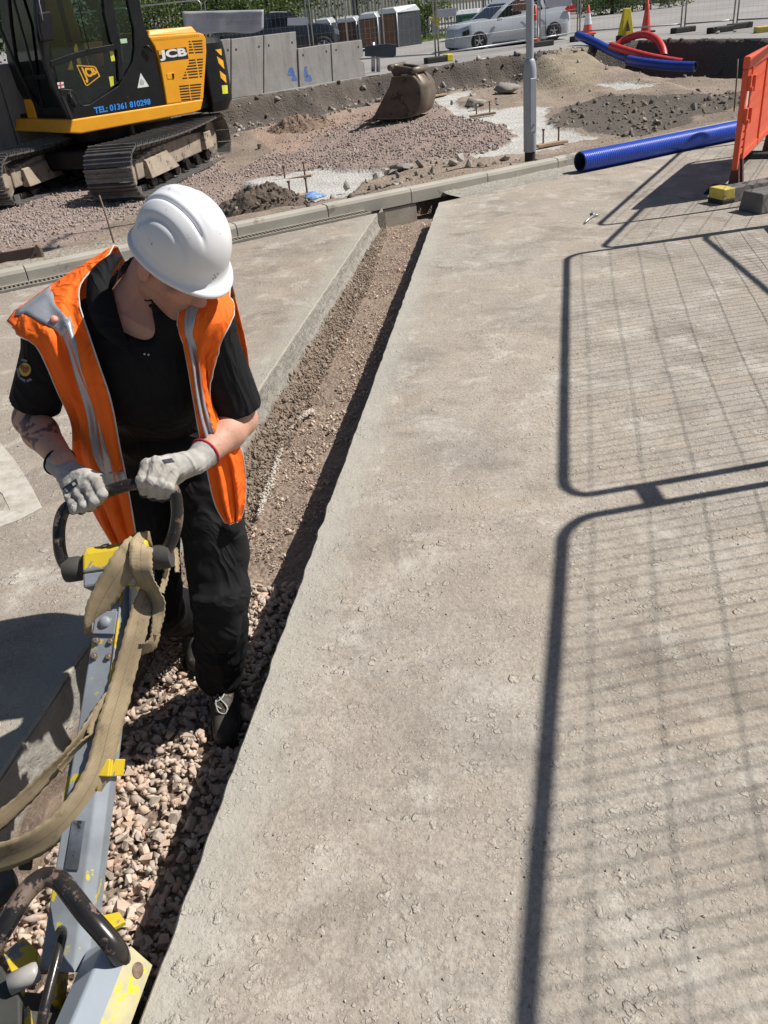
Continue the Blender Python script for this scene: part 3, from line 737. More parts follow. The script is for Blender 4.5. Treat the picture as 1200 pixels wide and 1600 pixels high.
# anatomy, in metres, measured from the photograph
J = {k: W(*v) for k, v in dict(shR=(82, 528, 2.0), shL=(324, 506, 1.97), neck=(215, 420, 2.06), elR=(47, 655, 2.01), wrR=(100, 722, 1.84), haR=(126, 764, 1.75),
     elL=(377, 655, 1.98), wrL=(312, 718, 1.82), haL=(258, 745, 1.74)).items()}
J.update(hipL=np.array([-.50, 2.18, .60]), hipR=np.array([-.69, 2.21, .59]), knL=np.array([-.505, 2.00, .20]), anL=np.array([-.600, 2.12, -.235]),
         knR=np.array([-.735, 2.08, .13]), anR=np.array([-.745, 2.44, -.20]))
HF = np.array([.6197, -.5200, -.5878]); HU = np.array([.4503, -.3778, .8090]); HL = np.array([.6428, .7660, 0.]); HC = np.array([-.419, 1.957, 1.172])
def hd(l, f, u): return HC + HL*l + HF*f + HU*u
HAX = np.array([HL, HF, HU])
base_p = np.array([-.62, 2.18, -.34])
M_skin = None
def skin_mat():
    d = Nd('skin'); a = attr(d, 'Col').outputs['Color']
    c = d.mix(d.rng(d.noise(22, 6, .65), .35, .68, 0, .35), a, d.mix(.5, a, (.55, .20, .14)))
    c = d.mix(d.rng(d.noise(240, 2), .6, .72, 0, .35), c, d.mix(.5, c, (.2, .09, .06)))
    c = d.mix(d.rng(d.noise(90, 6, .7, d.scaled((1, 1, .35))), .56, .68, 0, .35), c, (.20, .11, .075)); m = d.set(c, .58, d.bump(d.math('ADD', d.noise(320, 3), d.math('MULTIPLY', d.noise(55, 5), 1.8)), .4, .002))
    d.b.inputs['Subsurface Weight'].default_value = .04; d.b.inputs['Subsurface Radius'].default_value = (.01, .004, .002); d.b.inputs['Subsurface Scale'].default_value = .5
    return m
M_skin = skin_mat()
# ---- body: one continuous figure (head, neck, torso, arms, legs)
B = SDF((-1.06, 1.62, -.32), (-.16, 2.58, 1.36), .0055)
mid = (J['shR']+J['shL'])/2
chest = mid + np.array([.0, .035, -.10]); belly = np.array([-.575, 2.11, .76]); pelv = np.array([-.595, 2.19, .615])
B.ell(chest, (.165, .105, .17), k=.03); B.ell(belly, (.145, .095, .14), k=.05); B.ell(pelv, (.15, .10, .11), k=.05)
B.cone(J['shR'], .052, mid+np.array([0, .04, .01]), .07, .03).cone(J['shL'], .052, mid+np.array([0, .04, .01]), .07, .03)
nk = hd(0, -.035, -.075)
B.cone(mid+np.array([.0, .06, .02]), .075, nk, .058, .035)
B.cone(nk, .060, hd(0, -.01, -.01), .065, .02)
B.ell(hd(0, -.015, .055), (.074, .096, .085), HAX, .02)          # cranium
B.ell(hd(0, .040, -.035), (.058, .055, .075), HAX, .02)          # face
B.ell(hd(0, .062, -.098), (.030, .026, .026), HAX, .022)         # chin
B.cone(hd(-.052, -.005, -.06), .020, hd(0, .060, -.10), .022, .025).cone(hd(.052, -.005, -.06), .020, hd(0, .060, -.10), .022, .025)   # jaw
B.cone(hd(0, .092, .02), .011, hd(0, .106, -.030), .013, .010).ell(hd(0, .106, -.034), (.016, .014, .012), HAX, .006)   # nose
for q in (-1, 1):
    B.ell(hd(q*.011, .098, -.038), (.009, .010, .008), HAX, .005)      # wings of the nose
    B.cone(hd(q*.012, .088, .025), .010, hd(q*.045, .073, .028), .009, .010)   # brow
    B.ell(hd(q*.033, .094, .004), (.016, .012, .010), HAX, .006, 'cut')  # eye hollow
    B.ell(hd(q*.032, .078, .004), (.013, .013, .013), HAX, .004)      # lid over the eye
    B.ell(hd(q*.045, .062, -.022), (.020, .018, .016), HAX, .015)     # cheek
    B.ell(hd(q*.078, -.008, -.008), (.009, .019, .031), HAX, .004)    # ear
    B.ell(hd(q*.086, -.006, -.004), (.005, .010, .018), HAX, .003, 'cut')
B.ell(hd(0, .088, -.066), (.024, .012, .007), HAX, .005).ell(hd(0, .086, -.078), (.021, .012, .008), HAX, .005)   # lips
B.ell(hd(0, .100, -.0715), (.024, .009, .0028), HAX, .003, 'cut')
for s_ in 'RL':
    sh, el, wr, ha = J['sh'+s_], J['el'+s_], J['wr'+s_], J['ha'+s_]
    B.ell(sh, (.05, .05, .05), k=.03)
    B.cone(sh, .050, sh*.45+el*.55, .047, .02).cone(sh*.45+el*.55, .045, el, .040, .02)
    m_ = el*.68+wr*.32
    B.cone(el, .039, m_, .0435, .02).cone(m_, .043, wr, .028, .015).cone(wr, .027, wr*.6+ha*.4, .018, .01)
for s_ in 'RL':
    B.cone(J['hip'+s_], .082, J['kn'+s_], .055, .03).cone(J['kn'+s_], .054, J['an'+s_], .037, .02)
person = empty('person', base_p, 0, 'man in white hard hat and orange vest gripping the compactor handle in the trench', 'person', world=True)
body, BV, BF = skinned('body', B, M_skin, person, 2)
C = np.empty((len(BV), 3)); C[:] = (.53, .30, .215)
hv = (BV-HC)@HAX.T; face = (np.abs(hv) < .15).all(1)
C[face] = (.47, .235, .165); lips = face & (np.abs(hv[:, 0]) < .026) & (hv[:, 1] > .07) & (np.abs(hv[:, 2]+.072) < .010); C[lips] = (.36, .14, .11)  # face skin darker and redder, the hat's shade coloured in
st_ = face & (hv[:, 2] < -.045) & (hv[:, 1] > -.02); C[st_ & ~lips] = (.385, .205, .15)
hair = face & (hv[:, 2] > .0) & (hv[:, 1] < -.02); C[hair] = (.22, .15, .10)
# dark swirling tattoo on the right forearm, small one near the left elbow
def along(P, a, b): d = b-a; t = ((P-a)@d)/(d@d); return t, np.linalg.norm(P-a-np.clip(t, 0, 1)[:, None]*d, axis=1)
t, dist = along(BV, J['elR'], J['wrR']); ang = np.arctan2((BV-J['elR'])@np.cross(J['wrR']-J['elR'], [0, 0, 1.]), (BV-J['elR'])[:, 2])
sw = np.sin(30*t + 2.5*np.sin(ang*2.2+t*9) + 2.4*fbm(t*7, ang*1.7, 3)); tt = (dist < .065) & (t > -.12) & (t < .62) & (sw > .25); C[tt] = (.11, .085, .085)
t, dist = along(BV, J['elL'], J['wrL']); tt = (dist < .07) & (t < .05) & (t > -.25) & (np.sin(26*t+BV[:, 0]*90+4*fbm(BV[:, 0]*30, BV[:, 2]*30, 5)) > .35); C[tt] = (.26, .22, .21)
vcol(body, C)
# ---- trousers
M_trou = cloth('trouser_cloth', (.006, .006, .007), (.010, .010, .011), 700, .8, .25, dirt=(.085, .073, .06), dthr=.66)
T = SDF((-.92, 1.80, -.32), (-.28, 2.60, .76), .006)
T.ell(pelv + np.array([0, .0, .02]), (.170, .122, .13), k=.05); T.ell(belly+np.array([0, 0, -.08]), (.158, .112, .09), k=.04)
for s_ in 'RL':
    h_, k_, a_ = J['hip'+s_], J['kn'+s_], J['an'+s_]
    T.cone(h_, .108, k_, .086, .04).cone(k_, .082, k_*.4+a_*.6, .083, .02).cone(k_*.4+a_*.6, .083, a_+np.array([0, 0, .025]), .076, .012)
pk = (J['hipL']*.36+J['knL']*.64) + np.array([.072, -.012, 0])
T.ell(pk, (.030, .062, .088), k=.014); T.ell(pk + np.array([-.004, -.006, .072]), (.034, .066, .03), k=.004)
kl = J['knL']
T.ell(kl+np.array([-.012, -.058, -.07]), (.062, .028, .105), k=.012); T.ell(kl+np.array([-.02, -.062, .035]), (.052, .026, .016), k=.006)
T.noise(.0042, (26, 26, 34), 4).noise(.002, (70, 70, 60), 9)
trou, TV, TF = skinned('trousers', T, M_trou, person, 2)
# ---- polo shirt
M_polo = cloth('polo_cloth', (.006, .006, .007), (.010, .010, .011), 900, .85, .2)
Q = SDF((-1.06, 1.74, .56), (-.18, 2.34, 1.30), .0055)
Q.ell(chest, (.178, .122, .18), k=.03).ell(belly, (.160, .113, .165), k=.05).ell(pelv+np.array([0, 0, .03]), (.166, .118, .10), k=.05)
Q.cone(J['shR'], .056, mid+np.array([0, .04, .015]), .083, .03).cone(J['shL'], .056, mid+np.array([0, .04, .015]), .083, .03)
for s_, f in (('R', .82), ('L', .88)):
    sh, el = J['sh'+s_], J['el'+s_]; e = sh*(1-f)+el*f; dn = (el-sh)/np.linalg.norm(el-sh)
    Q.ell(sh, (.060, .060, .058), k=.03); Q.cone(sh, .060, e+dn*.05, .064, .02, cut=(e, dn))
    r0 = e - dn*.028; Q.cone(r0, .0715, e+dn*.05, .0725, .003, cut=(e, dn)) if False else None
Q.noise(.003, (30, 30, 22), 12)
nk0 = mid + np.array([.0, .055, .02])
Q.cone(nk0, .088, nk, .080, .012)                                # collar mass
Q.cone(nk0+np.array([.0, .01, -.03]), .070, hd(0, -.04, .02), .078, .006, 'cut')
Q.cone(mid+np.array([.012, -.02, .07]), .060, W(240, 540, 1.897), .014, .008, 'cut')     # open placket
polo, QV, QF = skinned('polo_shirt', Q, M_polo, person, 2)
hq = hitter(QV, QF)
def patch(name, px, py, rx, ry, mat, par, hit, off=.0015, n=18, rot=0):
    P = []
    for i in range(n):
        a = 2*math.pi*i/n; x = px + rx*math.cos(a)*math.cos(rot) - ry*math.sin(a)*math.sin(rot); y = py + rx*math.cos(a)*math.sin(rot) + ry*math.sin(a)*math.cos(rot)
        h = hit(x, y)
        if h: P.append(h[0]+h[1]*off)
    c = hit(px, py); P.append(c[0]+c[1]*(off+.0008)); m = len(P)-1
    return MB().add(P, [(i, (i+1) % m, m) for i in range(m)]).build(name, mat, par, smooth=True)
def quadpatch(name, pts, mat, par, hit, off=.0012, n=6):
    rows_ = []
    for i in range(n+1):
        r = []
        for j in range(n+1):
            a, b = i/n, j/n; p = (np.array(pts[0])*(1-a)+np.array(pts[1])*a)*(1-b) + (np.array(pts[3])*(1-a)+np.array(pts[2])*a)*b
            h = hit(*p); 
            if h is None: return None
            r.append(h[0]+h[1]*off)
        rows_.append(r)
    return MB().grid(rows_).build(name, mat, par, smooth=True)
M_yel = pm('crest_yellow', (.5, .42, .06), (.36, .30, .05), 300, .8); M_cblue = pm('crest_thread', (.13, .12, .25), (.2, .18, .2), 300, .8)
M_red = pm('red_thread', (.5, .03, .05), (.38, .02, .04), 80, .8)
try:
    patch('crest_shield', 40, 577, 9, 10.5, M_yel, polo, hq, .0025)
    patch('crest_figure', 42, 577, 4, 6, pm('crest_red', (.30, .07, .03), None, 80, .8), polo, hq, .004, rot=.7); patch('crest_figure', 37, 574, 3, 5, bpy.data.materials['crest_red'], polo, hq, .004, rot=-.6)
    for q in ([(27, 576), (30, 575), (33, 588), (30, 590)], [(31, 591), (34, 589), (41, 593), (40, 597)], [(42, 593), (48, 590), (51, 593), (43, 597)], [(35, 560), (44, 562), (43, 566), (35, 564)]): quadpatch('crest_ribbon', q, M_cblue, polo, hq, .0025, 3)
except Exception as ex: print('crest', ex)
M_btn = pm('button_pale', (.5, .5, .5), None, 50, .4)
for px, py in ((208, 522), (214, 526), (226, 553), (232, 554)):
    h = hq(px, py)
    if h: MB().ball(h[0]+h[1]*.002, .0028, 8, 5).build('button', M_btn, polo, smooth=True)
# collar flaps
col_ = MB(); 
for pts in ([(176, 396, 2.08), (142, 424, 2.03), (136, 470, 1.965), (150, 512, 1.915), (176, 535, 1.895)],):
    a = spline([W(*p) for p in pts], 6); b = spline([W(px+dx, py+dy, Y-.01) for (px, py, Y), (dx, dy) in zip(pts, [(16, 6), (32, 10), (46, 8), (46, 14), (34, 24)])], 6)
    col_.grid([[p, (p+q)/2 + np.array([0, -.006, .006]), q] for p, q in zip(a, b)])
cb = col_.build('collar', M_polo, person, smooth=True, solid=.004)
# ---- vest
M_hv = cloth('orange_hi_vis', (.95, .165, .014), (.88, .14, .014), 1400, .75, .2, dirt=(.42, .10, .03), dthr=.68)
d = Nd('reflective_tape'); M_tape = d.set(d.mix(d.rng(d.noise(16, 5), .4, .65), (.42, .44, .47), (.33, .35, .38)), .38, d.bump(d.noise(500, 2), .15, .001), .35)
M_pipe = pm('vest_piping', (.62, .60, .58), (.45, .43, .41), 30, .7)
def vest_side(rows, seed, back, cols=26, sub=6, bulge=.018):
    o = spline([W(*r[0]) for r in rows], sub); i_ = spline([W(*r[1]) for r in rows], sub)
    P = []
    for k, (a, b) in enumerate(zip(o, i_)):
        v = k/(len(o)-1); row = []
        for j in range(cols):
            u = j/(cols-1); p = a*(1-u)+b*u
            fold = .010*math.sin(u*15+seed+2.5*math.sin(v*3+seed))*min(1, v*2.5+.25) + .006*math.sin(u*31+seed*2+v*6)*min(1, v*2) + .010*float(fbm(u*4, v*5, 90+seed, 3))
            p = p + np.array([0, -1, .25])*(bulge*math.sin(u*math.pi) + fold*(.25+.75*math.sin(u*math.pi)**.5))
            row.append(p)
        P.append(row)
    P = np.array(P)
    d_ = Q.at(P); g_ = Q.grad(P); need = np.clip(.013-d_, 0, .09)[..., None]; P = P + g_*need
    # over the shoulder and down the back
    top = P[0]; extra = []
    for t_ in range(1, 11):
        f = t_/10; row = top + np.array([0, .03+.20*min(1, f*1.5), .008-.45*max(0, f-.18)])*np.array([1, 1, 1]); row = row + (np.array([mid[0], 0, 0]) - top*np.array([1, 0, 0]))*np.array([[.10*f, 0, 0]])
        extra.append(row)
    E_ = np.array(extra); d_ = Q.at(E_); g_ = Q.grad(E_); E_ = E_ + g_*np.clip(.013-d_, 0, .12)[..., None]
    return np.concatenate([E_[::-1], P]), len(extra)
rowsR = [((10, 503, 2.03), (170, 398, 2.10)), ((33, 523, 1.96), (126, 444, 2.03)), ((60, 546, 1.92), (130, 492, 1.95)), ((90, 612, 1.95), (151, 560, 1.885)), ((112, 662, 1.97), (173, 627, 1.865)),
         ((115, 712, 1.98), (187, 700, 1.86)), ((126, 752, 1.98), (198, 752, 1.865)), ((147, 800, 1.985), (207, 800, 1.88)), ((173, 846, 1.97), (215, 848, 1.90))]
rowsL = [((359, 456, 2.02), (300, 440, 2.08)), ((356, 490, 1.955), (291, 484, 1.97)), ((342, 524, 1.92), (285, 520, 1.915)), ((337, 570, 1.93), (294, 577, 1.885)), ((338, 628, 1.93), (303, 632, 1.87)),
         ((354, 680, 1.91), (313, 688, 1.868)), ((378, 706, 1.93), (323, 732, 1.875)), ((384, 776, 1.93), (336, 786, 1.885)), ((376, 812, 1.935), (352, 816, 1.905))]
PR, nb = vest_side(rowsR, 1, 0); PLv, _ = vest_side(rowsL, 4, 0)
vm = MB(); vm.grid(list(PR)); vm.grid(list(PLv))
# back of the vest joins both sides
ba = PR[:nb]; bb = PLv[:nb]; bk = []
for i in range(nb):
    a, b = ba[i][-1], bb[i][-1]; bk.append([a*(1-t)+b*t + np.array([0, .03*math.sin(t*math.pi), 0]) for t in np.linspace(0, 1, 12)])
vm.grid(bk[:max(2, nb-2)])
vest = vm.build('vest', M_hv, person, smooth=True, solid=.0035)
def strip(P, f, name, mat, off=.0035):      # f(v) -> (u0, u1) or None, on the loft
    n = len(P); m = P.shape[1]; rows_ = []
    def S(i, u):
        x = u*(m-1); j = min(int(x), m-2); t = x-j; return P[i, j]*(1-t)+P[i, j+1]*t
    nrm = np.array([.25, -1, .35])
    for i in range(n):
        r = f(i)
        if r is None: continue
        rows_.append([S(i, u)+nrm*off for u in np.linspace(r[0], r[1], 9)])
    return MB().grid(rows_).build(name, mat, vest, smooth=True, solid=.001)
nR = len(PR)
lin = lambda xs, ys: (lambda v: float(np.interp(v, xs, ys)))
sub0 = nb
def vR(i): return (i-sub0)/(len(rowsR)-1)/6*8/8*1.0*(len(rowsR)-1)/ (len(rowsR)-1)
# vertical tape of the right side (narrow on the shoulder slope, wide below)
def fR(i):
    r = (i-sub0)/6.0                        # row index in rowsR
    if r < 1.7: return None
    u = np.interp(r, [1.7, 2.5, 3, 4, 5, 6, 6.4], [.56, .54, .50, .47, .50, .58, .62]); w_ = np.interp(r, [1.7, 2.5, 4, 6, 6.4], [.24, .23, .20, .34, .36])
    return (u, min(u+w_, .985)) if r <= 6.15 else None
strip(PR, fR, 'reflective_strip', M_tape)
def bandR(i):
    r = (i-sub0)/6.0
    return (.40, .985) if 5.55 <= r <= 6.35 else None
strip(PR, bandR, 'reflective_band', M_tape, .003)
# shoulder band runs across from the outer edge to the front fold
P_ = PR; a0 = (sub0+0, .62); rows_ = []
for t in np.linspace(0, 1, 16):
    rr = []
    for q in np.linspace(0, 1, 7):
        i = sub0 + (-1.5 + 14.5*t + 0*q); u = .22 + .44*t + .30*(q-.5)*1.25*(1-.2*t)
        i0 = int(i); f = i-i0; x = np.clip(u, 0, 1)*(P_.shape[1]-1); j = min(int(x), P_.shape[1]-2); g2 = x-j
        p = (P_[i0, j]*(1-g2)+P_[i0, j+1]*g2)*(1-f) + (P_[i0+1, j]*(1-g2)+P_[i0+1, j+1]*g2)*f
        rr.append(p + np.array([-.1, -.6, .8])*.0045)
    rows_.append(rr)
MB().grid(rows_).build('shoulder_band', M_tape, vest, smooth=True, solid=.001)
def fL(i):
    r = (i-sub0)/6.0
    if r < .6 or r > 5.3: return None
    u = np.interp(r, [.6, 2, 3, 4, 5.3], [.50, .62, .52, .42, .25]); w_ = np.interp(r, [.6, 2, 3, 4.2, 5.3], [.26, .24, .28, .42, .55]); return (u, min(u+w_, .97))
strip(PLv, fL, 'reflective_strip', M_tape)
for P, j in ((PR, 0), (PR, -1), (PLv, 0), (PLv, -1)):
    MB().tube([p + np.array([0, -.001, 0]) for p in P[nb-3:, j]], .0019, 6).build('piping', M_pipe, vest, smooth=True)
MB().tube(list(PLv[-1]), .0019, 6).build('piping', M_pipe, vest, smooth=True)
hv_ = hitter(np.concatenate([PR.reshape(-1, 3)]), [(i*26+j, i*26+j+1, (i+1)*26+j+1, (i+1)*26+j) for i in range(len(PR)-1) for j in range(25)])
h = hv_(85, 503)
if h: MB().lathe([(.0045, 0), (.0085, .003), (.0092, .007), (.007, .011), (.0, .0125)], 14, h[0]+h[1]*.005, h[1], cap=False).build('stud', pm('pink_stud', (.85, .33, .27), None, 40, .5), vest, smooth=True)
# ---- hard hat
M_hat = None
d = Nd('hat_shell'); cH = d.mix(d.rng(d.noise(8, 6), .35, .7, 0, .4), (.70, .71, .73), (.62, .63, .66)); scf = d.rng(d.noise(24, 8, .78, d.scaled((1, 1.5, .8))), .615, .65)
cH = d.mix(d.math('MULTIPLY', scf, .7), cH, (.22, .22, .23)); cH = d.mix(d.rng(d.noise(120, 3, .7, d.scaled((1, .25, 1))), .70, .74, 0, .4), cH, (.45, .45, .46))
M_hat = d.set(cH, d.rng(d.noise(14, 4), .3, .7, .26, .42), d.bump(d.noise(25, 4), .04, .003))
HW, HLN, HB, HF0 = .096, .109, .062, .012; na, nphi = 128, 60; rows_ = []
def ring(ph):
    row = []
    for k in range(na):
        th = 2*math.pi*k/na; c_, s_ = math.cos(th), math.sin(th)      # th=0 front
        L_ = HW*abs(s_)**.94*math.copysign(1, s_); F_ = HLN*abs(c_)**.94*math.copysign(1, c_)
        r = math.cos(ph)**.80; hgt = .116*math.sin(ph)**.90
        x, y, z = L_*r, F_*r, HB + hgt
        # rib and grooves running front to back
        win = float(sstep(-.125, -.07, y)*(1-sstep(.050, .095, y))) * float(sstep(.075, .11, z)); ax_ = abs(x)
        spread = .030 + .02*(.5 - y/.24)
        g_ = -.0085*math.exp(-((ax_-spread)/.0042)**2) - .0055*math.exp(-((ax_-spread-.036)/.0048)**2) + .003*math.exp(-(x/.018)**4)
        k_ = 1 + win*g_/.12
        row.append(hd(x*k_, y*k_+HF0, HB+(z-HB)*(1+win*g_/.11)))
    return row
rows_ = [ring(p) for p in np.linspace(math.pi/2*.995, 0, nphi)]
def rim(dl, dz, pk):
    row = []
    for k in range(na):
        th = 2*math.pi*k/na; c_, s_ = math.cos(th), math.sin(th)
        L_ = (HW+dl)*abs(s_)**.94*math.copysign(1, s_); F_ = (HLN+dl + pk*max(0, c_)**2.2)*abs(c_)**.94*math.copysign(1, c_)
        row.append(hd(L_, F_+HF0, HB + dz - .005*max(0, c_)**3*(pk > 0)*1.0 - .012*max(0, -c_)**2))
    return row
rows_ += [rim(.003, -.010, 0), rim(.004, -.020, .004), rim(.008, -.023, .014), rim(.010, -.0255, .022), rim(.0095, -.030, .022), rim(.002, -.030, .008)]
hat = MB().grid(rows_, closed_u=True); hat.add(rows_[0], [tuple(range(na))])
hobj = hat.build('hard_hat', M_hat, person, smooth=True, solid=.003)
M_logo = pm('hat_logo_dot', (.05, .05, .05), None, 30, .8)  # dark logo dots on the front of the hat
hh_ = hitter(hat.v, [f for f in hat.f if len(f) == 4])
for px, py in ((334, 429), (339, 427), (336, 433), (332, 435)):
    h = hh_(px, py)
    if h: MB().lathe([(0, .0), (.0016, .0), (.0016, .0006)], 8, h[0]+h[1]*.0022, tuple(h[1])).build('logo_dot', M_logo, hobj)
# ---- gloves
def glove(name, wrist, kn, mids, tips, thumb, cuffdir, seed):
    pts = np.array([wrist]+kn+mids+tips+thumb); lo, hi = pts.min(0)-.05, pts.max(0)+.05
    s = SDF(lo-np.abs(cuffdir)*.04, hi+np.abs(cuffdir)*.04, .0026)
    for k_, r in zip(kn, (.0155, .0160, .0155, .014)): s.cone(wrist + (k_-wrist)*.18, .024, k_, r, .012)
    for a, b, c, r in zip(kn, mids, tips, (.0125, .0130, .0125, .0112)):
        s.cone(a, r*1.12, b, r*1.02, .003).cone(b, r*1.03, c, r*.90, .003)
        s.ell(a + np.array([0, -.002, .003]), (r*1.15,)*3, k=.004)
    s.cone(wrist + (thumb[0]-wrist)*.25, .021, thumb[0], .0165, .010).cone(thumb[0], .0155, thumb[1], .0135, .004).cone(thumb[1], .0135, thumb[2], .0115, .004)
    s.cone(wrist + cuffdir*.0, .030, wrist + cuffdir*.038, .0365, .008, cut=(wrist+cuffdir*.042, cuffdir))
    s.noise(.0011, (170, 170, 150), seed)
    o, V, F = skinned(name, s, M_glove, person, 1)
    C = np.empty((len(V), 3)); C[:] = (.40, .385, .355)
    nz = fbm(V[:, 0]*60, V[:, 2]*60+V[:, 1]*40, seed); C *= (1+.16*nz)[:, None]
    # the grip coating: inside of the hand, thumb, fingertips
    def near(P, r): return np.min([np.linalg.norm(V-p, axis=1) for p in P], 0) < r + .006*nz
    ct = near([thumb[0]*.6+thumb[1]*.4, thumb[1], thumb[2], (thumb[1]+thumb[2])/2], .019) | near(tips, .013)
    C[ct] = (.045, .045, .048); du = near([(k_+m_)/2 for k_, m_ in zip(kn, mids)], .026) & ~ct; C[du] *= np.array([.78, .76, .74])
    vcol(o, C); return o, V, F
M_glove = cloth('glove_knit', None, None, 1100, .9, .5, attrcol=True, dirt=(.19, .175, .155), dthr=.60)
nv = lambda v: v/np.linalg.norm(v)
wL = W(306, 722, 1.805); gl, GV, GF = glove('glove', wL, [W(230, 727, 1.735), W(245, 724, 1.735), W(260, 729, 1.74), W(273, 738, 1.745)],
    [W(221, 750, 1.690), W(236, 752, 1.685), W(250, 756, 1.685), W(264, 761, 1.69)], [W(226, 771, 1.712), W(239, 776, 1.708), W(252, 778, 1.706), W(265, 776, 1.708)],
    [W(270, 750, 1.775), W(246, 768, 1.765), W(224, 770, 1.745)], nv(J['elL']-J['wrL']), 3)
wR = W(104, 735, 1.825); gr, HV, HFc = glove('glove', wR, [W(149, 751, 1.745), W(138, 763, 1.735), W(125, 772, 1.735), W(111, 779, 1.74)],
    [W(160, 772, 1.698), W(148, 782, 1.690), W(133, 790, 1.690), W(117, 795, 1.692)], [W(150, 787, 1.722), W(140, 793, 1.716), W(127, 797, 1.714), W(113, 798, 1.716)],
    [W(140, 744, 1.785), W(164, 751, 1.755), W(175, 768, 1.73)], nv(J['elR']-J['wrR']), 5)
for wq, el_, nm in ((wL, 'L', 'glove'), (wR, 'R', 'glove')):
    cd = nv(J['el'+el_]-J['wr'+el_]); x, y, z = frame(cd); c0 = Vector(wq + cd*.041)
    MB().tube([c0 + (x*math.cos(a)+y*math.sin(a))*.0372 for a in np.linspace(0, 2*math.pi, 28, endpoint=False)], .0036, 6, closed=True).build('cuff_trim', M_red if el_ == 'L' else M_polo, gl if el_ == 'L' else gr, smooth=True)
hg = hitter(HV, HFc); hgl = hitter(GV, GF); M_lab = pm('glove_print', (.03, .03, .045), None, 60, .8)
quadpatch('glove_print', [(98, 763), (119, 748), (123, 756), (105, 772)], M_lab, gr, hg)
M_ltx = pm('glove_letter', (.5, .5, .5), None, 60, .8)
for q in ([(101, 764), (104, 762), (108, 768), (105, 770)], [(113, 755), (117, 753), (120, 757), (115, 760)]): quadpatch('glove_letter', q, M_ltx, gr, hg, .002, 3)
quadpatch('glove_print', [(252, 719), (268, 716), (273, 722), (258, 724)], M_lab, gl, hgl)
# ---- boots
M_boot = pm('boot_leather', (.02, .019, .018), (.06, .052, .045), 16, .65, bump=.3, bscale=60, spot=(.16, .13, .10), sscale=18, sthr=.58)
for s_, toe in (('L', np.array([-.580, 1.935, -.300])), ('R', np.array([-.72, 2.30, -.30]))):
    a = J['an'+s_]; s = SDF(np.minimum(a, toe)-.14, np.maximum(a, toe)+.14, .005)
    fz = FLOOR+.012 if s_ == 'L' else FLOOR+.02
    heel = a + np.array([0, .045, -.06]); toe2 = toe.copy(); ball_ = toe*.75+heel*.25
    s.cone(a+np.array([0, 0, .05]), .050, a+np.array([0, .0, -.03]), .047, .02).cone(heel, .040, a*.5+toe*.5+np.array([0, 0, .0]), .041, .02).cone(ball_+np.array([0, 0, .002]), .042, toe2, .035, .015)
    bo, bv, bf = skinned('boot', s, M_boot, person, 1)
    so_ = MB(); P = [heel, ball_, toe2]; dr = nv(toe2-heel); sd = np.cross(dr, [0, 0, 1]); sd = nv(sd)
    out = [heel-dr*.045+sd*.03, heel+sd*.042, ball_+sd*.052, toe2+sd*.03+dr*.02, toe2+dr*.042, toe2-sd*.03+dr*.02, ball_-sd*.048, heel-sd*.042, heel-dr*.045-sd*.03]
    zz = min(heel[2], toe2[2])-.040
    so_.prism([(p[0], p[1], zz - (0 if s_ == 'L' else 0)) for p in out], (0, 0, .022)); so_.build('sole', M_dark, bo, bevel=.004)
    if s_ == 'L':
        hb_ = hitter(bv, bf); M_lace = pm('lace', (.42, .41, .38), (.3, .29, .27), 90, .8)
        for pts in ([(341, 1082), (338, 1098), (342, 1112), (352, 1116), (354, 1104), (345, 1094), (341, 1086)], [(352, 1080), (347, 1092), (337, 1100), (346, 1108)], [(335, 1090), (349, 1098), (356, 1110)]):
            hs = [hb_(*p) for p in pts]; hs = [q[0]+q[1]*.004 for q in hs if q]
            if len(hs) > 2: MB().tube(spline(hs, 5), .0022, 6).build('lace', M_lace, bo, smooth=True)
# ================================================================== COMPACTOR AND STRAPS
M_greyp = pm('grey_machine_paint', (.295, .325, .36), (.215, .235, .255), 9, .48, bump=.12, bscale=70, spot=(.60, .48, .04), sscale=11, sthr=.605, r2=.55)
M_hood = pm('grey_hood_paint', (.40, .45, .50), (.35, .39, .43), 5, .38, bump=.1, bscale=60, spot=(.60, .47, .08), sscale=7, sthr=.64, r2=.55)
M_hoody = pm('worn_hood_paint', (.52, .46, .24), (.36, .35, .28), 12, .5, bump=.25, bscale=50, spot=(.66, .52, .03), sscale=13, sthr=.52, r2=.5)
M_ylw = pm('yellow_machine_paint', (.70, .49, .02), (.60, .43, .03), 7, .45, bump=.15, bscale=60, spot=(.22, .23, .24), sscale=15, sthr=.55, r2=.6)
M_tubeb = pm('black_tube', (.010, .010, .011), (.03, .025, .022), 9, .25, bump=.12, bscale=55, spot=(.15, .105, .08), sscale=12, sthr=.535, r2=.65)
M_rub2 = pm('rubber_mount', (.045, .043, .04), (.075, .07, .062), 12, .8, bump=.3, bscale=40)
M_bolt = pm('rusty_bolt', (.16, .09, .05), (.25, .2, .16), 60, .6, .3, bump=.3, bscale=200)
comp = empty('plate_compactor', (-.74, 1.0, FLOOR), 0, 'grey and yellow compacting machine with a long handle beam in the trench', 'compactor', world=True)
bA, bB = W(186, 905, 1.655), G(103, 1500, -.03)
bt = nv(bB-bA); bw = nv(np.cross(bt, [0.0, -.5, .87])); bw = bw if bw[0] > 0 else -bw; bn = nv(np.cross(bw, bt)); bn = bn if bn[1] < 0 else -bn
bw = nv(bw*math.cos(.22) + bn*math.sin(.22)*0)
def beam(q, u, d):                         # q along, u across (-1..1), d towards the viewer
    w_ = .034 + .012*q
    return bA + (bB-bA)*q + bw*u*w_ + bn*d
mb = MB(); ns = 8
P = []
for q in np.linspace(-.01, 1.02, ns): P.append([beam(q, -1, .022), beam(q, .62, .026), beam(q, 1.12, .006), beam(q, 1.05, -.045), beam(q, -1, -.045)])
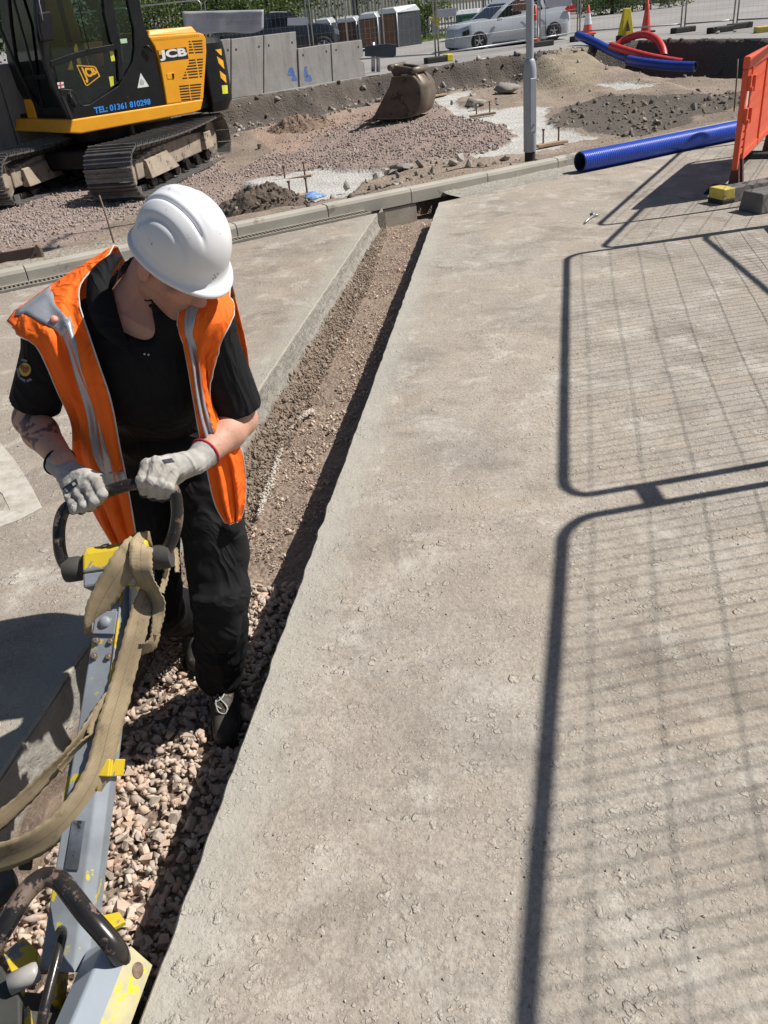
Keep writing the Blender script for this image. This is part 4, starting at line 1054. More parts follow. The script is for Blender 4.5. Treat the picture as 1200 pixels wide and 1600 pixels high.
mb.grid(P, closed_u=True); mb.add(P[0], [(0, 1, 2, 3, 4)]); mb.add(P[-1], [(4, 3, 2, 1, 0)])
mb.build('handle_beam', M_greyp, comp, bevel=.004)
e_ = MB().tube([beam(q, .64, .0265) for q in np.linspace(.02, .58, 6)], .0035, 6); e_.build('weld_edge', M_ylw, comp, smooth=True)
# plates on the beam and the bolts
mb = MB(); Pq = [beam(.10, -.92, .024), beam(.10, .56, .028), beam(.165, .56, .029), beam(.165, -.92, .025)]
mb.prism(Pq, bn*.004); mb.build('cover_plate', M_greyp, comp, bevel=.0015)
MB().ball(beam(.132, -.2, .030), (.0145, .0145, .009), 14, 8, (bw, bt, bn)).build('dome_bolt', M_greyp, comp, smooth=True)
first = None
for q, u in ((.185, -.62), (.185, .30), (.228, -.62), (.228, .30)):
    c = beam(q, u, .0245)
    if first is None:
        m_ = MB(); m_.lathe([(.0092, 0), (.0092, .0018), (.0065, .002), (.0065, .0065), (.005, .0075)], 6, (0, 0, 0), tuple(bn)); first = m_.build('bolt', M_bolt, comp); o = first
    else: o = first.copy(); col.objects.link(o)
    o.location = Vector(c - ROOTS[comp.name]); 
first.data.transform(Matrix.Translation(Vector(ROOTS[comp.name])))
mb = MB(); mb.prism([beam(.66, -.45, .0245), beam(.66, .25, .0265), beam(.78, .25, .0275), beam(.78, -.45, .0265)], bn*.0015); mb.build('rating_plate', pm('worn_plate', (.25, .27, .30), (.12, .13, .14), 20, .4, .5, spot=(.06, .06, .06), sscale=30, sthr=.55), comp)
# collar between the two lengths of the beam
mb = MB(); q0, q1 = .50, .545
A = [beam(q0, 1.16, .028), beam(q1, 1.16, .030), beam(q1, 1.16, -.05), beam(q0, 1.16, -.05)]; mb.prism(A, bw*.008)
mb.prism([beam(q0, .5, .0285), beam(q1, .5, .0305), beam(q1, 1.28, .0305), beam(q0, 1.28, .0285)], bn*.006)
mb.build('beam_collar', M_ylw, comp, bevel=.002)
mb = MB(); mb.prism([beam(.47, -1.12, -.02), beam(.62, -1.12, -.02), beam(.62, -1.12, -.045), beam(.47, -1.12, -.045)], bw*-.02); mb.build('beam_bracket', M_ylw, comp, bevel=.003)
# head casting
hx = nv(W(262, 866, 1.66)-W(112, 888, 1.66)); hc = W(190, 876, 1.655); hz = nv(np.cross(hx, bn)); hz = hz if hz[2] > 0 else -hz
mb = MB(); prof = [(a*1.15, b*1.5) for a, b in [(-.036, -.018), (-.036, .010), (-.026, .024), (-.008, .030), (.014, .026), (.028, .012), (.030, -.018)]]
S_ = [hc - hx*.082 + bn*a + hz*b for a, b in prof]; mb.prism(S_, hx*.150); mb.build('head_casting', M_ylw, comp, bevel=.008, seg=3)
mb = MB(); S_ = [hc - hx*.083 + bn*a + hz*b for a, b in [(-.034, -.060), (-.036, -.024), (.030, -.024), (.030, -.060)]]; mb.prism(S_, hx*.150); mb.build('head_bracket', M_greyp, comp, bevel=.006)
for u0, u1 in ((-1.75, -1.0), (.95, 1.6)):
    mb = MB(); mb.hexa([beam(-.02, u0, -.04), beam(-.02, u0*.78+.22*u1, -.04), beam(-.02, u0*.78+.22*u1, .03), beam(-.02, u0, .03)], [beam(.16, u1*.9-.12*np.sign(u1)*0, -.04), beam(.16, u1*.98, -.04), beam(.16, u1*.98, .026), beam(.16, u1*.9, .026)])
    mb.build('gusset', M_greyp, comp, bevel=.003)
MB().lathe([(.010, 0), (.010, .002)], 14, hc + hx*-.030 + bn*.020 + hz*.0365, nv(bn*.6+hz)).build('inset_plug', pm('plug_grey', (.24, .25, .25), None, 40, .6), comp)
for s_, c in ((-1, W(118, 889, 1.66)), (1, W(252, 870, 1.66))):
    m_ = MB(); m_.lathe([(.020, -.026), (.028, -.024), (.030, -.015), (.030, .010), (.026, .018), (.030, .022), (.030, .032), (.022, .036)], 22, c, tuple(hx*-s_)); m_.build('rubber_mount', M_rub2, comp, smooth=True, auto=R(40))
hp = [(120, 886, 1.66), (104, 884, 1.662), (95, 866, 1.67), (92, 838, 1.69), (94, 815, 1.71), (101, 797, 1.725), (116, 786, 1.732), (140, 777, 1.732), (200, 758, 1.728), (240, 755, 1.722), (262, 758, 1.715), (273, 770, 1.702), (277, 798, 1.69), (274, 826, 1.678), (266, 850, 1.668), (252, 872, 1.66)]
MB().tube(spline([W(*p) for p in hp], 6), .0145, 16).build('handle_loop', M_tubeb, comp, smooth=True)
# base: tube guard, levers, hood, plate
gp = [(-60, 1560, .07), (-20, 1492, .10), (12, 1440, .125), (38, 1398, .14), (60, 1376, .145), (78, 1370, .145), (96, 1378, .143), (112, 1398, .138), (135, 1428, .125), (160, 1456, .105), (182, 1484, .075), (190, 1505, .03)]
MB().tube(spline([G(*p) for p in gp], 5), .0205, 16).build('tube_guard', M_tubeb, comp, smooth=True)
MB().tube(spline([G(*p) for p in [(96, 1452, .02), (97, 1462, .055), (93, 1480, .06), (86, 1510, .055), (77, 1545, .045), (68, 1585, .03), (62, 1630, .0)]], 5), .0105, 12).build('lift_handle', M_tubeb, comp, smooth=True)
mb = MB(); x0, x1 = G(26, 1360, .02), G(58, 1360, .02)
q0 = [G(28, 1362, .0), G(50, 1362, .0), G(52, 1340, .0), G(30, 1340, .0)]; mb.hexa([p+np.array([0, 0, 0]) for p in q0], [G(28, 1340, .05), G(52, 1338, .05), G(52, 1326, .05), G(28, 1328, .05)])
mb.build('throttle_lever', M_dark, comp, bevel=.006, seg=3)
for k in range(3): MB().box(G(40, 1346-7*k, .047), (.020, .004, .004)).build('lever_grip_rib', pm('grip_grey', (.2, .2, .2), None, 30, .6) if k == 0 else bpy.data.materials['grip_grey'], comp)
mb = MB(); pr = [(88, 1610, -.10), (137, 1483, .0)]
c0 = [G(137, 1484, -.12), G(137, 1484, .0), G(166, 1467, .05), G(204, 1478, .052), G(238, 1508, -.01), G(238, 1508, -.12)]
ax_ = (G(86, 1600, .0)-G(137, 1484, .0))*1.9
mb.cur = 0; k = len(c0); T_ = [p+ax_ for p in c0]
mb.add(c0+T_, [tuple(range(k))[::-1], tuple(range(k, 2*k)), (0, 1, k+1, k), (1, 2, k+2, k+1), (2, 3, k+3, k+2), (4, 5, k+5, k+4), (5, 0, k, k+5)]); mb.cur = 1
mb.add([c0[3], c0[4], T_[4], T_[3]], [(0, 1, 2, 3)])
mb.build('engine_hood', [M_hood, M_hoody], comp, bevel=.006, seg=3)
MB().lathe([(.013, 0), (.015, .0012), (.015, .002), (.011, .002)], 18, (c0[3]*.45+c0[4]*.55) + ax_*.10, nv(np.cross(c0[4]-c0[3], ax_))*(-1 if np.cross(c0[4]-c0[3], ax_)[2] < 0 else 1)).build('hood_plug', M_bolt, comp)
mb = MB(); mb.prism([G(5, 1490, -.03), G(36, 1463, -.03), G(58, 1484, -.03), G(58, 1502, -.03), G(36, 1522, -.03), G(30, 1548, -.03)], (0, 0, -.03)); mb.build('side_bracket', M_ylw, comp, bevel=.002)
mb = MB(); mb.prism([G(10, 1606, -.04), G(44, 1570, -.04), G(50, 1610, -.04), G(40, 1660, -.04)], (0, 0, -.02)); mb.prism([G(86, 1470, -.05), G(100, 1455, -.05), G(88, 1560, -.05), G(76, 1560, -.05)], (0, 0, -.06))
mb.prism([G(120, 1478, -.06), G(196, 1440, -.06), G(186, 1424, -.06), G(150, 1432, -.06)], (0, 0, -.012)); mb.build('yellow_bracket', M_ylw, comp, bevel=.002)
MB().lathe([(.0, .0), (.018, .002), (.021, .01), (.021, .06)], 20, G(62, 1516, -.005), nv(G(30, 1530, -.02)-G(80, 1506, -.02))).build('shaft_stub', pm('grey_stub', (.40, .38, .36), (.33, .31, .28), 18, .5), comp, smooth=True)
mb = MB(); mb.box((-.86, .78, -.20), (.46, .60, .035), ((.98, -.19, 0), (.19, .98, 0), (0, 0, 1))); mb.build('base_plate', M_rub2, comp, bevel=.01)
mb = MB(); mb.box((-.83, .80, -.12), (.30, .36, .12), ((.98, -.19, 0), (.19, .98, 0), (0, 0, 1))); mb.build('engine_block', M_rub2, comp, bevel=.015)
mb = MB(); mb.prism([G(-40, 1530, -.02), G(0, 1505, -.02), G(32, 1560, -.02), G(34, 1640, -.02), G(-40, 1640, -.02)], (0, 0, -.06)); mb.build('side_cover', pm('dark_cover', (.055, .056, .05), (.04, .04, .038), 8, .55), comp, bevel=.006)
mb = MB(); mb.prism([G(-30, 1368, -.06), G(20, 1356, -.06), G(24, 1380, -.06), G(-30, 1420, -.06)], (0, 0, -.04)); mb.build('rear_cover', M_rub2, comp, bevel=.004)
# straps: flat woven bands
def strap_mat():
    d = Nd('strap_webbing'); uv = d.n('ShaderNodeUVMap').outputs[0]
    wv = d.n('ShaderNodeTexWave'); wv.wave_type = 'BANDS'; wv.bands_direction = 'X'; wv.inputs['Scale'].default_value = 1; wv.inputs['Distortion'].default_value = .6; wv.inputs['Detail'].default_value = 1
    mp = d.n('ShaderNodeMapping'); mp.inputs['Scale'].default_value = (110, 1, 1); d.l(uv, mp.inputs[0]); d.l(mp.outputs[0], wv.inputs[0])
    c = d.mix(d.rng(d.noise(7, 6, .65), .35, .66), (.42, .335, .205), (.25, .185, .11)); c = d.mix(d.math('MULTIPLY', wv.outputs['Fac'], .12), c, (.15, .11, .065))
    x = d.n('ShaderNodeSeparateXYZ'); d.l(uv, x.inputs[0]); e = d.math('ABSOLUTE', d.math('SUBTRACT', x.outputs[1], .5))
    c = d.mix(d.rng(e, .36, .42, 0, .35), c, (.2, .15, .09)); c = d.mix(d.rng(d.noise(30, 6, .7), .56, .68, 0, .6), c, (.12, .09, .06)); c = d.mix(d.rng(e, .012, .03, .45, 0), c, (.13, .10, .06)); c = d.mix(d.rng(d.noise(5, 4), .52, .66, 0, .5), c, (.21, .16, .10))
    return d.set(c, .92, d.bump(d.math('ADD', wv.outputs['Fac'], d.noise(300, 3)), .35, .0012))
M_strap = strap_mat()
def Yb(py): return 1.655 + (bB[1]-1.655)*(py-905)/(1500-905)
def ribbon(pts, sub=10, m=6, edge=0.0):     # each: px, py, dY from the beam, half width in px, twist
    C_ = np.array(spline([np.array(p, float) for p in pts], sub)); n = len(C_); rows_ = []; L = 0; uv = []
    for i, (x, y, dy, hw, tw) in enumerate(C_):
        a = C_[max(i-1, 0)]; b = C_[min(i+1, n-1)]; t = np.array([b[0]-a[0], b[1]-a[1]]); t /= np.linalg.norm(t)+1e-9; q = np.array([t[1], -t[0]])
        if i: L += math.hypot(x-C_[i-1][0], y-C_[i-1][1])/680.
        row = []
        for j in range(m+1):
            v = 2*j/m-1
            ed_ = (.8*math.sin(i*1.9+j*40)+.5*math.sin(i*.7+3*j)) if j in (0, m) else 0
            row.append(W(x+q[0]*(hw+ed_)*v, y+q[1]*(hw+ed_)*v, Yb(y)+dy+tw*v + .002*math.sin(v*2.2+i*.08))); uv.append((L, (v+1)/2))
        rows_.append(row)
    return rows_, uv
def strap(name, paths, label, cat, group=None):
    root = empty(name, W(190, 1000, Yb(1000)), 0, label, cat, group, world=True)
    for nm, pts in paths:
        rows_, uv = ribbon(pts); m = MB().grid(rows_); o = m.build(nm, M_strap, root, smooth=True, solid=.0028)
        ul = o.data.uv_layers.new(name='UVMap'); vi = np.zeros(len(o.data.loops), np.int32); o.data.loops.foreach_get('vertex_index', vi)
        ul.data.foreach_set('uv', np.array(uv, np.float32)[vi].ravel())
    return root
strap('webbing_strap', [
    ('band', [(226, 846, .02, 17, .0), (212, 856, -.06, 20, .0), (192, 884, -.075, 22, .0), (168, 922, -.055, 21, .004), (150, 956, -.036, 17, .012), (143, 982, -.01, 12, .02), (144, 992, .03, 9, .02)]),
    ('fold', [(236, 845, .03, 14, 0), (222, 850, -.065, 18, 0), (220, 880, -.082, 18, .0), (226, 905, -.07, 14, -.01), (238, 924, -.05, 11, -.02), (247, 945, -.045, 11, -.012), (246, 970, -.045, 9, .0), (241, 992, -.04, 6, .0)]),
    ('tail', [(262, 858, .01, 4, .01), (262, 880, .0, 4, .012), (258, 905, -.01, 4, .012), (252, 926, -.02, 4, .012)]),
    ('tail_end', [(274, 856, .012, 3, .004), (276, 872, .01, 4, .004), (277, 894, .01, 3.5, .004)]),
    ('long_band', [(232, 918, -.02, 11, .01), (222, 948, -.042, 15, .0), (213, 985, -.045, 17, .0), (198, 1040, -.045, 17, .0), (184, 1092, -.046, 19, .0), (170, 1140, -.046, 20, .0), (154, 1200, -.045, 20, .0), (126, 1252, -.04, 20, .0), (84, 1298, -.035, 20, .0), (30, 1330, -.03, 21, .0), (-40, 1350, -.03, 22, .0)]),
    ('loop', [(244, 985, -.035, 6, .01), (238, 1006, -.03, 8, .01), (222, 1014, -.03, 8, .01), (206, 1012, -.025, 8, .0)])],
    'tan woven webbing strap wound over the head of the compactor handle', 'strap')
strap('webbing_strap', [
    ('sling_end', [(196, 1046, -.038, 6, 0), (176, 1090, -.041, 14, .0), (160, 1122, -.041, 19, .0), (150, 1150, -.04, 15, .0)]),
    ('upper_leg', [(160, 1100, -.039, 8, .0), (140, 1134, -.042, 8, .006), (112, 1172, -.04, 7, .008), (80, 1206, -.035, 9, .008), (40, 1246, -.03, 11, .004), (0, 1282, -.025, 13, .0), (-40, 1314, -.02, 15, .0)]),
    ('lower_leg', [(150, 1146, -.038, 5, .0), (132, 1160, -.036, 5, .008), (112, 1180, -.034, 5, .008), (92, 1204, -.033, 5, .006)])],
    'thin frayed tan sling tied off the beam and slack towards the left slab', 'strap')
# ================================================================== FENCE PANELS WHOSE SHADOWS CROSS THE SLAB
M_galv = pm('galvanised', (.42, .43, .44), (.34, .35, .36), 12, .45, .75, bump=.1, bscale=90)
M_foot = pm('fence_foot', (.10, .10, .10), (.16, .15, .14), 8, .85, bump=.35, bscale=35)
def mesh_panel(name, p0, d, L, label, group, H=2.0, detail=True, wires=(.06, .24), z0=0., r=.020, wr=.0018, corner=.14, parts=True):
    p0 = np.array([p0[0], p0[1], z0]); d3 = nv(np.array([d[0], d[1], 0.])); up = np.array([0, 0, 1.])
    root = empty(name, p0, 0, label, 'fence panel', group, world=True)
    def q(s, z): return p0 + d3*s + up*z
    path = [q(0, .0), q(0, H-corner)] + [q(corner*(1-math.cos(a)), H-corner+corner*math.sin(a)) for a in np.linspace(.2, math.pi/2, 6)] + \
           [q(L-corner+corner*math.sin(a), H-corner+corner*math.cos(a)) for a in np.linspace(0, math.pi/2-.2, 6)] + [q(L, H-corner), q(L, 0)]
    MB().tube(path, r, 10 if detail else 7).build('frame', M_galv, root, smooth=True)
    MB().tube([q(0, .18), q(L, .18)], r*.9, 8 if detail else 6).build('bottom_rail', M_galv, root, smooth=True)
    wm = MB(); n = int(L/wires[0])
    for k in range(1, n):
        s_ = L*k/n; e = .02*math.sin(k*1.7)
        wm.tube([q(s_, .18), q(s_, H)] if not detail else [q(s_, .18), q(s_+.004*math.sin(k*2.1), .9), q(s_, H)], wr, 4, caps=False)
    for k in range(1, int((H-.18)/wires[1])+1):
        z = .18 + k*wires[1]
        if z > H-.03: break
        wm.tube([q(s_, z + (.012*math.sin(s_*1.9+k) if detail else 0)) for s_ in np.linspace(0, L, 9 if detail else 2)], wr*1.25, 4, caps=False)
    o = wm.build('wire_mesh', M_galv, root); o['kind'] = 'stuff'
    return root
mesh_panel('mesh_fence', (3.156, 6.165), (.67-1.49, 2.65-5.96), 3.41, 'mesh fence panel along the right of the slab whose shadow ends in the far corner', 'mesh fence panels standing right of the slab')
mesh_panel('mesh_fence', (2.306, 2.715), (-.273, -.962), 3.41, 'mesh fence panel beside the camera whose shadow runs out at the bottom edge', 'mesh fence panels standing right of the slab')
mesh_panel('mesh_fence', (3.416, 6.235), (.512, .859), 3.41, 'mesh fence panel turned away beside the orange barrier with the nearer rail shadow', 'mesh fence panels standing right of the slab')
mesh_panel('mesh_fence', (3.576, 6.915), (.512, .859), 3.41, 'mesh fence panel close to the orange barrier with the farther rail shadow', 'mesh fence panels standing right of the slab')
q1, q2 = G(1095, 368), G(1200, 456); mesh_panel('mesh_fence', (q1[0]+1.666, q1[1]+.2045), (q2-q1)[:2], 3.41, 'mesh fence panel at right whose shadow slants down the right edge of the slab', 'mesh fence panels standing right of the slab')
for (x, y, z) in ((2.32, 2.785, 1.60),):
    t_ = MB().box((x, y, z), (.05, .17, .055)).build('fence_coupler', M_galv, bevel=.006); tag(t_, 'steel clamp joining the two near fence panels, seen as a notch of shadow', 'clamp')
def foot_block(p, d, label, size=(.70, .22, .13), cap=True, nm='weight_block', grp='blocks holding the fence and barrier'):
    d3 = nv(np.array([d[0], d[1], 0.])); s3 = np.array([-d3[1], d3[0], 0]); r_ = empty(nm, (p[0], p[1], 0), 0, label, 'block', grp, world=True)
    L, w_, h_ = size; c = np.array([p[0], p[1], 0]) + d3*L/2
    mb = MB(); a = [c + d3*i*L/2 + s3*j*w_/2 for i, j in ((-1, -1), (1, -1), (1, 1), (-1, 1))]; b = [c + d3*i*(L/2-.012) + s3*j*(w_/2-.02) + np.array([0, 0, h_]) for i, j in ((-1, -1), (1, -1), (1, 1), (-1, 1))]
    mb.hexa(a, b); mb.build('block', M_foot, r_, bevel=.012, seg=3)
    if cap:
        c2 = np.array([p[0], p[1], 0]) - d3*.004; m2 = MB(); m2.box(c2 + d3*.05 + np.array([0, 0, h_*.66]), (.115, w_+.008, h_*.72), (d3, s3, (0, 0, 1))); m2.build('yellow_cap', M_capy, r_, bevel=.008)
        m3 = MB(); m3.box(c2 + d3*.05 + np.array([0, 0, h_*.15]), (.12, w_+.012, h_*.30), (d3, s3, (0, 0, 1))); m3.build('black_base', M_dark, r_, bevel=.006)
    for q in (.35, .65):
        hd_ = MB(); hd_.lathe([(.024, h_-.01), (.024, h_+.004), (.017, h_+.004), (.017, h_-.02)], 12, tuple(np.array([p[0], p[1], 0])+d3*L*q))
        hd_.build('socket_rim', M_foot, r_)
    return r_
M_capy = pm('yellow_cap', (.66, .52, .10), (.52, .42, .10), 14, .6, spot=(.2, .18, .12), sscale=14, sthr=.6)
b0 = G(1119, 318, 0); foot_block(b0, (.95, .30), 'long grey block with a yellow end under the orange barrier', (.78, .17, .12))
b1 = G(1172, 333, 0); foot_block(b1+np.array([0, .02, 0]), (.93, .35), 'plain grey block nearest the camera at the right edge', (.6, .24, .15), False)
foot_block((2.05, 2.55), (.95, .2), 'plain grey block under the joint of the two near fence panels', (.66, .24, .14), False)
# ---- orange barrier
M_org = None
d = Nd('orange_plastic'); c = d.mix(d.rng(d.noise(5, 5), .35, .65), (.80, .105, .035), (.72, .10, .04)); c = d.mix(d.rng(d.noise(22, 8, .72), .60, .68, 0, .5), c, (.50, .22, .15))
M_org = d.set(c, .42, d.bump(d.noise(40, 4), .06, .003)); d.b.inputs['Transmission Weight'].default_value = 0
d.b.inputs['Subsurface Weight'].default_value = .12; d.b.inputs['Subsurface Radius'].default_value = (.03, .008, .004)
bar0_ = np.array([3.215, 7.27, 0]); ba_ = nv(np.array([.54, .84, 0])); bn_ = np.array([ba_[1], -ba_[0], 0]); up_ = np.array([0, 0, 1.])
barr = empty('barrier', bar0_, 0, 'orange plastic pedestrian barrier standing at the right edge of the slab', 'barrier', world=True)
def bq(s, z, n=0): return bar0_ + ba_*s + up_*z + bn_*n
def bbox(mb, s0, s1, z0, z1, t): mb.box(bq((s0+s1)/2, (z0+z1)/2), (s1-s0, t, z1-z0), (ba_, bn_, up_))
mb = MB(); bbox(mb, .0, 2.0, .955, 1.045, .052); mb.build('top_rail', M_org, barr, bevel=.012, seg=3)
for s0, s1 in ((.0, .075), (.235, .30), (1.0, 1.06), (1.925, 2.0)):
    mb = MB(); bbox(mb, s0, s1, .20 if s0 < .1 or s0 > 1.9 else .235, .957, .046); mb.build('upright', M_org, barr, bevel=.012, seg=3)
mb = MB(); bbox(mb, .298, 1.003, .30, .957, .016); bbox(mb, 1.057, 1.93, .30, .957, .016); mb.build('panel', M_org, barr)
for k in range(11):
    z = .30 + k*.060; mb = MB(); bbox(mb, .073, .237, z, z+.042, .022); mb.build('slat', M_org, barr, bevel=.004)
mb = MB(); bbox(mb, .073, .237, .955-.006, .958, .02); mb = MB(); bbox(mb, .298, 1.93, .235, .302, .034); mb.build('bottom_rail', M_org, barr, bevel=.008)
for z0 in (.86, .62):
    mb = MB(); mb.box(bq(.04, z0, .034), (.055, .03, .10), (ba_, bn_, up_)); mb.box(bq(.04, z0-.05, .045), (.035, .04, .03), (ba_, bn_, up_)); mb.build('clip_lug', M_org, barr, bevel=.006)
    mb = MB(); mb.box(bq(.27, z0-.03, .034), (.05, .03, .12), (ba_, bn_, up_)); mb.build('clip_lug', M_org, barr, bevel=.006)
mb = MB(); mb.prism([bq(.11, .62, .0125), bq(.20, .62, .0125), bq(.20, .82, .0125), bq(.11, .80, .0125)], bn_*.001); mb.build('white_sticker', pm('sticker_white', (.62, .58, .55), None, 20, .6), barr)
M_leg = pm('barrier_leg', (.12, .045, .03), (.09, .035, .025), 10, .6)
for s in (.07, .26, 1.9):
    mb = MB(); mb.hexa([bq(s-.035, .03, -.05), bq(s+.035, .03, -.05), bq(s+.035, .03, .05), bq(s-.035, .03, .05)], [bq(s-.03, .26, -.022), bq(s+.03, .26, -.022), bq(s+.03, .26, .022), bq(s-.03, .26, .022)]); mb.build('leg', M_leg, barr, bevel=.006)
for s in (.16, 1.82):
    mb = MB(); mb.hexa([bq(s-.12, .0, -.24), bq(s+.12, .0, -.24), bq(s+.12, .0, .24), bq(s-.12, .0, .24)], [bq(s-.09, .05, -.20), bq(s+.09, .05, -.20), bq(s+.09, .05, .20), bq(s-.09, .05, .20)]); mb.build('foot', M_dark, barr, bevel=.008)
    mb = MB(); mb.box(bq(s-.09, .045, .16), (.05, .09, .02), (ba_, bn_, up_)); mb.box(bq(s+.07, .05, .19), (.05, .12, .02), (ba_, bn_, up_)); mb.build('yellow_pad', M_capy, barr, bevel=.004)
# ---- blue twin-wall pipe on the slab
M_blue = pm('blue_plastic', (.018, .075, .50), (.016, .06, .42), 5, .35, bump=.05, spot=(.10, .13, .30), sscale=16, sthr=.66, r2=.6)
M_hole = pm('pipe_inside', (.02, .03, .09), (.03, .035, .06), 9, .5)
pa, pb = G(906, 253, .10), G(1152, 203, .10); pd = nv(pb-pa)
def pipe(name, a, dirv, L, r, pitch, label, grp=None):
    root = empty(name, a - np.array([0, 0, r]), 0, label, 'pipe', grp, world=True); prof = []; n = int(L/pitch)
    for k in range(n):
        z = k*pitch; prof += [(r-.0042, z), (r, z+pitch*.32), (r, z+pitch*.72)]
    MB().lathe(prof, 30, a, dirv, cap=False).build('outer_wall', M_blue, root, smooth=True, auto=R(60))
    MB().lathe([(r-.0062, 0), (r*.84, .0), (r*.84, L)], 30, a, dirv, cap=False).build('inner_wall', M_hole, root, smooth=False)
    return root
pipe('blue_pipe', pa, pd, 3.9, .10, .024, 'thick blue ribbed pipe lying on the slab along the kerb')
# ---- lamp post
M_lamp = pm('lamp_post_paint', (.36, .40, .43), (.31, .345, .375), 4, .5, .1, bump=.1, bscale=40, spot=(.22, .22, .21), sscale=9, sthr=.66)
lp = np.array([2.02, 9.80, -.02]); lamp = empty('lamp_post', lp, 0, 'grey steel lamp post behind the kerb with a thick lower section', 'lamp post', world=True)
MB().lathe([(.058, 0), (.058, .16)], 22, lp, cap=True).build('black_base', M_dark, lamp, smooth=True, auto=R(40))
MB().lathe([(.066, .158), (.069, .17), (.069, .93), (.066, .985), (.056, 1.03), (.046, 1.055), (.041, 1.06)], 26, lp).build('lower_shaft', M_lamp, lamp, smooth=True, auto=R(40))
MB().lathe([(.040, 1.05), (.038, 3), (.034, 6.0), (.0, 6.0)], 20, lp).build('upper_shaft', M_lamp, lamp, smooth=True, auto=R(40))
mb = MB(); dv = nv(np.array([.35, -.94, 0])); sv = np.array([dv[1], -dv[0], 0])
mb.box(lp + dv*.066 + np.array([0, 0, .62]), (.075, .012, .52), (tuple(sv), tuple(dv), (0, 0, 1))); mb.build('access_door', M_lamp, lamp, bevel=.008, seg=3)
MB().lathe([(.0, 0), (.009, 0), (.009, .006)], 10, lp+dv*.072+np.array([0, 0, .43]), tuple(dv)).build('lock', M_bolt, lamp)
MB().tube([lp+np.array([0, 0, 5.9]), lp+np.array([.1, -.5, 6.1]), lp+np.array([.15, -.9, 6.12])], .025, 8).build('arm', M_lamp, lamp, smooth=True)
mb = MB(); mb.box(lp+np.array([.2, -1.15, 6.12]), (.2, .55, .09)); mb.build('lantern', M_lamp, lamp, bevel=.03)
# ---- small things
M_steel = pm('steel_tool', (.55, .55, .54), (.42, .42, .41), 30, .35, .6)
spn = empty('spanner', G(925, 340, .012), 0, 'small pale steel spanner lying on the slab near the barrier shadow', 'tool', world=True)
MB().tube([G(914, 348, .012), G(921, 341, .014), G(929, 336, .013)], [.008, .0105, .009], 8).build('handle', M_steel, spn, smooth=True)
for tip in ((936, 335), (925, 330)): MB().tube([G(928, 337, .013), G(*tip, .012)], [.010, .008], 8).build('jaw', M_steel, spn, smooth=True)
M_rust = pm('rusty_steel', (.13, .085, .06), (.2, .14, .10), 30, .8, .2, bump=.4, bscale=60)
def rod(px0, py0, px1, py1, Y, lab, r=.008):
    a = W(px1, py1, Y); b = W(px0, py0, Y+.06)
    o = MB().tube([a-np.array([0, 0, .1]), a*.5+b*.5+np.array([.004, 0, 0]), b], r, 7).build('steel_rod', M_rust, smooth=True); tag(o, lab, 'rod', 'marker rods pushed into the ground')
pr_ = onT(180, 386); rod(155, 305, 180, 386, pr_[1]+.15, 'thin rusty rod leaning in the ground in front of the excavator track')
pr_ = onT(1147, 174); rod(1153, 92, 1147, 174, pr_[1], 'thin dark rod upright in the soil beside the orange barrier', .010)
M_wood = pm('sawn_timber', (.38, .27, .16), (.27, .19, .12), 9, .85, bump=.4, bscale=40)
for (x0, y0, x1, y1), lab in zip([(428, 285, 488, 276), (442, 313, 492, 303), (673, 153, 696, 148), (734, 182, 774, 178), (838, 230, 884, 222)],
        ['timber plank on the pale patch behind the dark soil heap', 'timber plank close behind the kerb beside the dark soil heap', 'short timber plank on the pale strip right of the bucket', 'timber plank on the pale strip left of the lamp post', 'timber plank on the pale strip right of the lamp post']):
    a, b = onT(x0, y0), onT(x1, y1); a[2] += .02; b[2] += .02; dv = nv(b-a); sv = np.array([-dv[1], dv[0], 0])
    root = empty('timber_plank', (a+b)/2, 0, lab, 'plank', 'planks with pegs on the pale concrete', world=True)
    mb = MB(); mb.box((a+b)/2, (np.linalg.norm(b-a), .10, .035), (tuple(dv), tuple(sv), (0, 0, 1))); mb.build('board', M_wood, root, bevel=.004)
    for t in (.28, .80):
        p = a*(1-t)+b*t + sv*.03; MB().lathe([(.012, 0), (.011, .17), (.02, .17), (.02, .19)], 8, p).build('peg', M_rust, root)
mg_ = onT(470, 318); 
bag = MB(); 
for k in range(7): p = onT(492+random.uniform(-8, 8), 309+random.uniform(-3, 3)); bag.ball(p+np.array([0, 0, .03]), (random.uniform(.04, .09), random.uniform(.04, .08), random.uniform(.02, .05)), 8, 6)
tag(bag.build('plastic_scrap', pm('blue_scrap', (.10, .25, .62), (.3, .42, .6), 14, .4), smooth=False), 'crumpled blue plastic scrap behind the kerb', 'scrap')
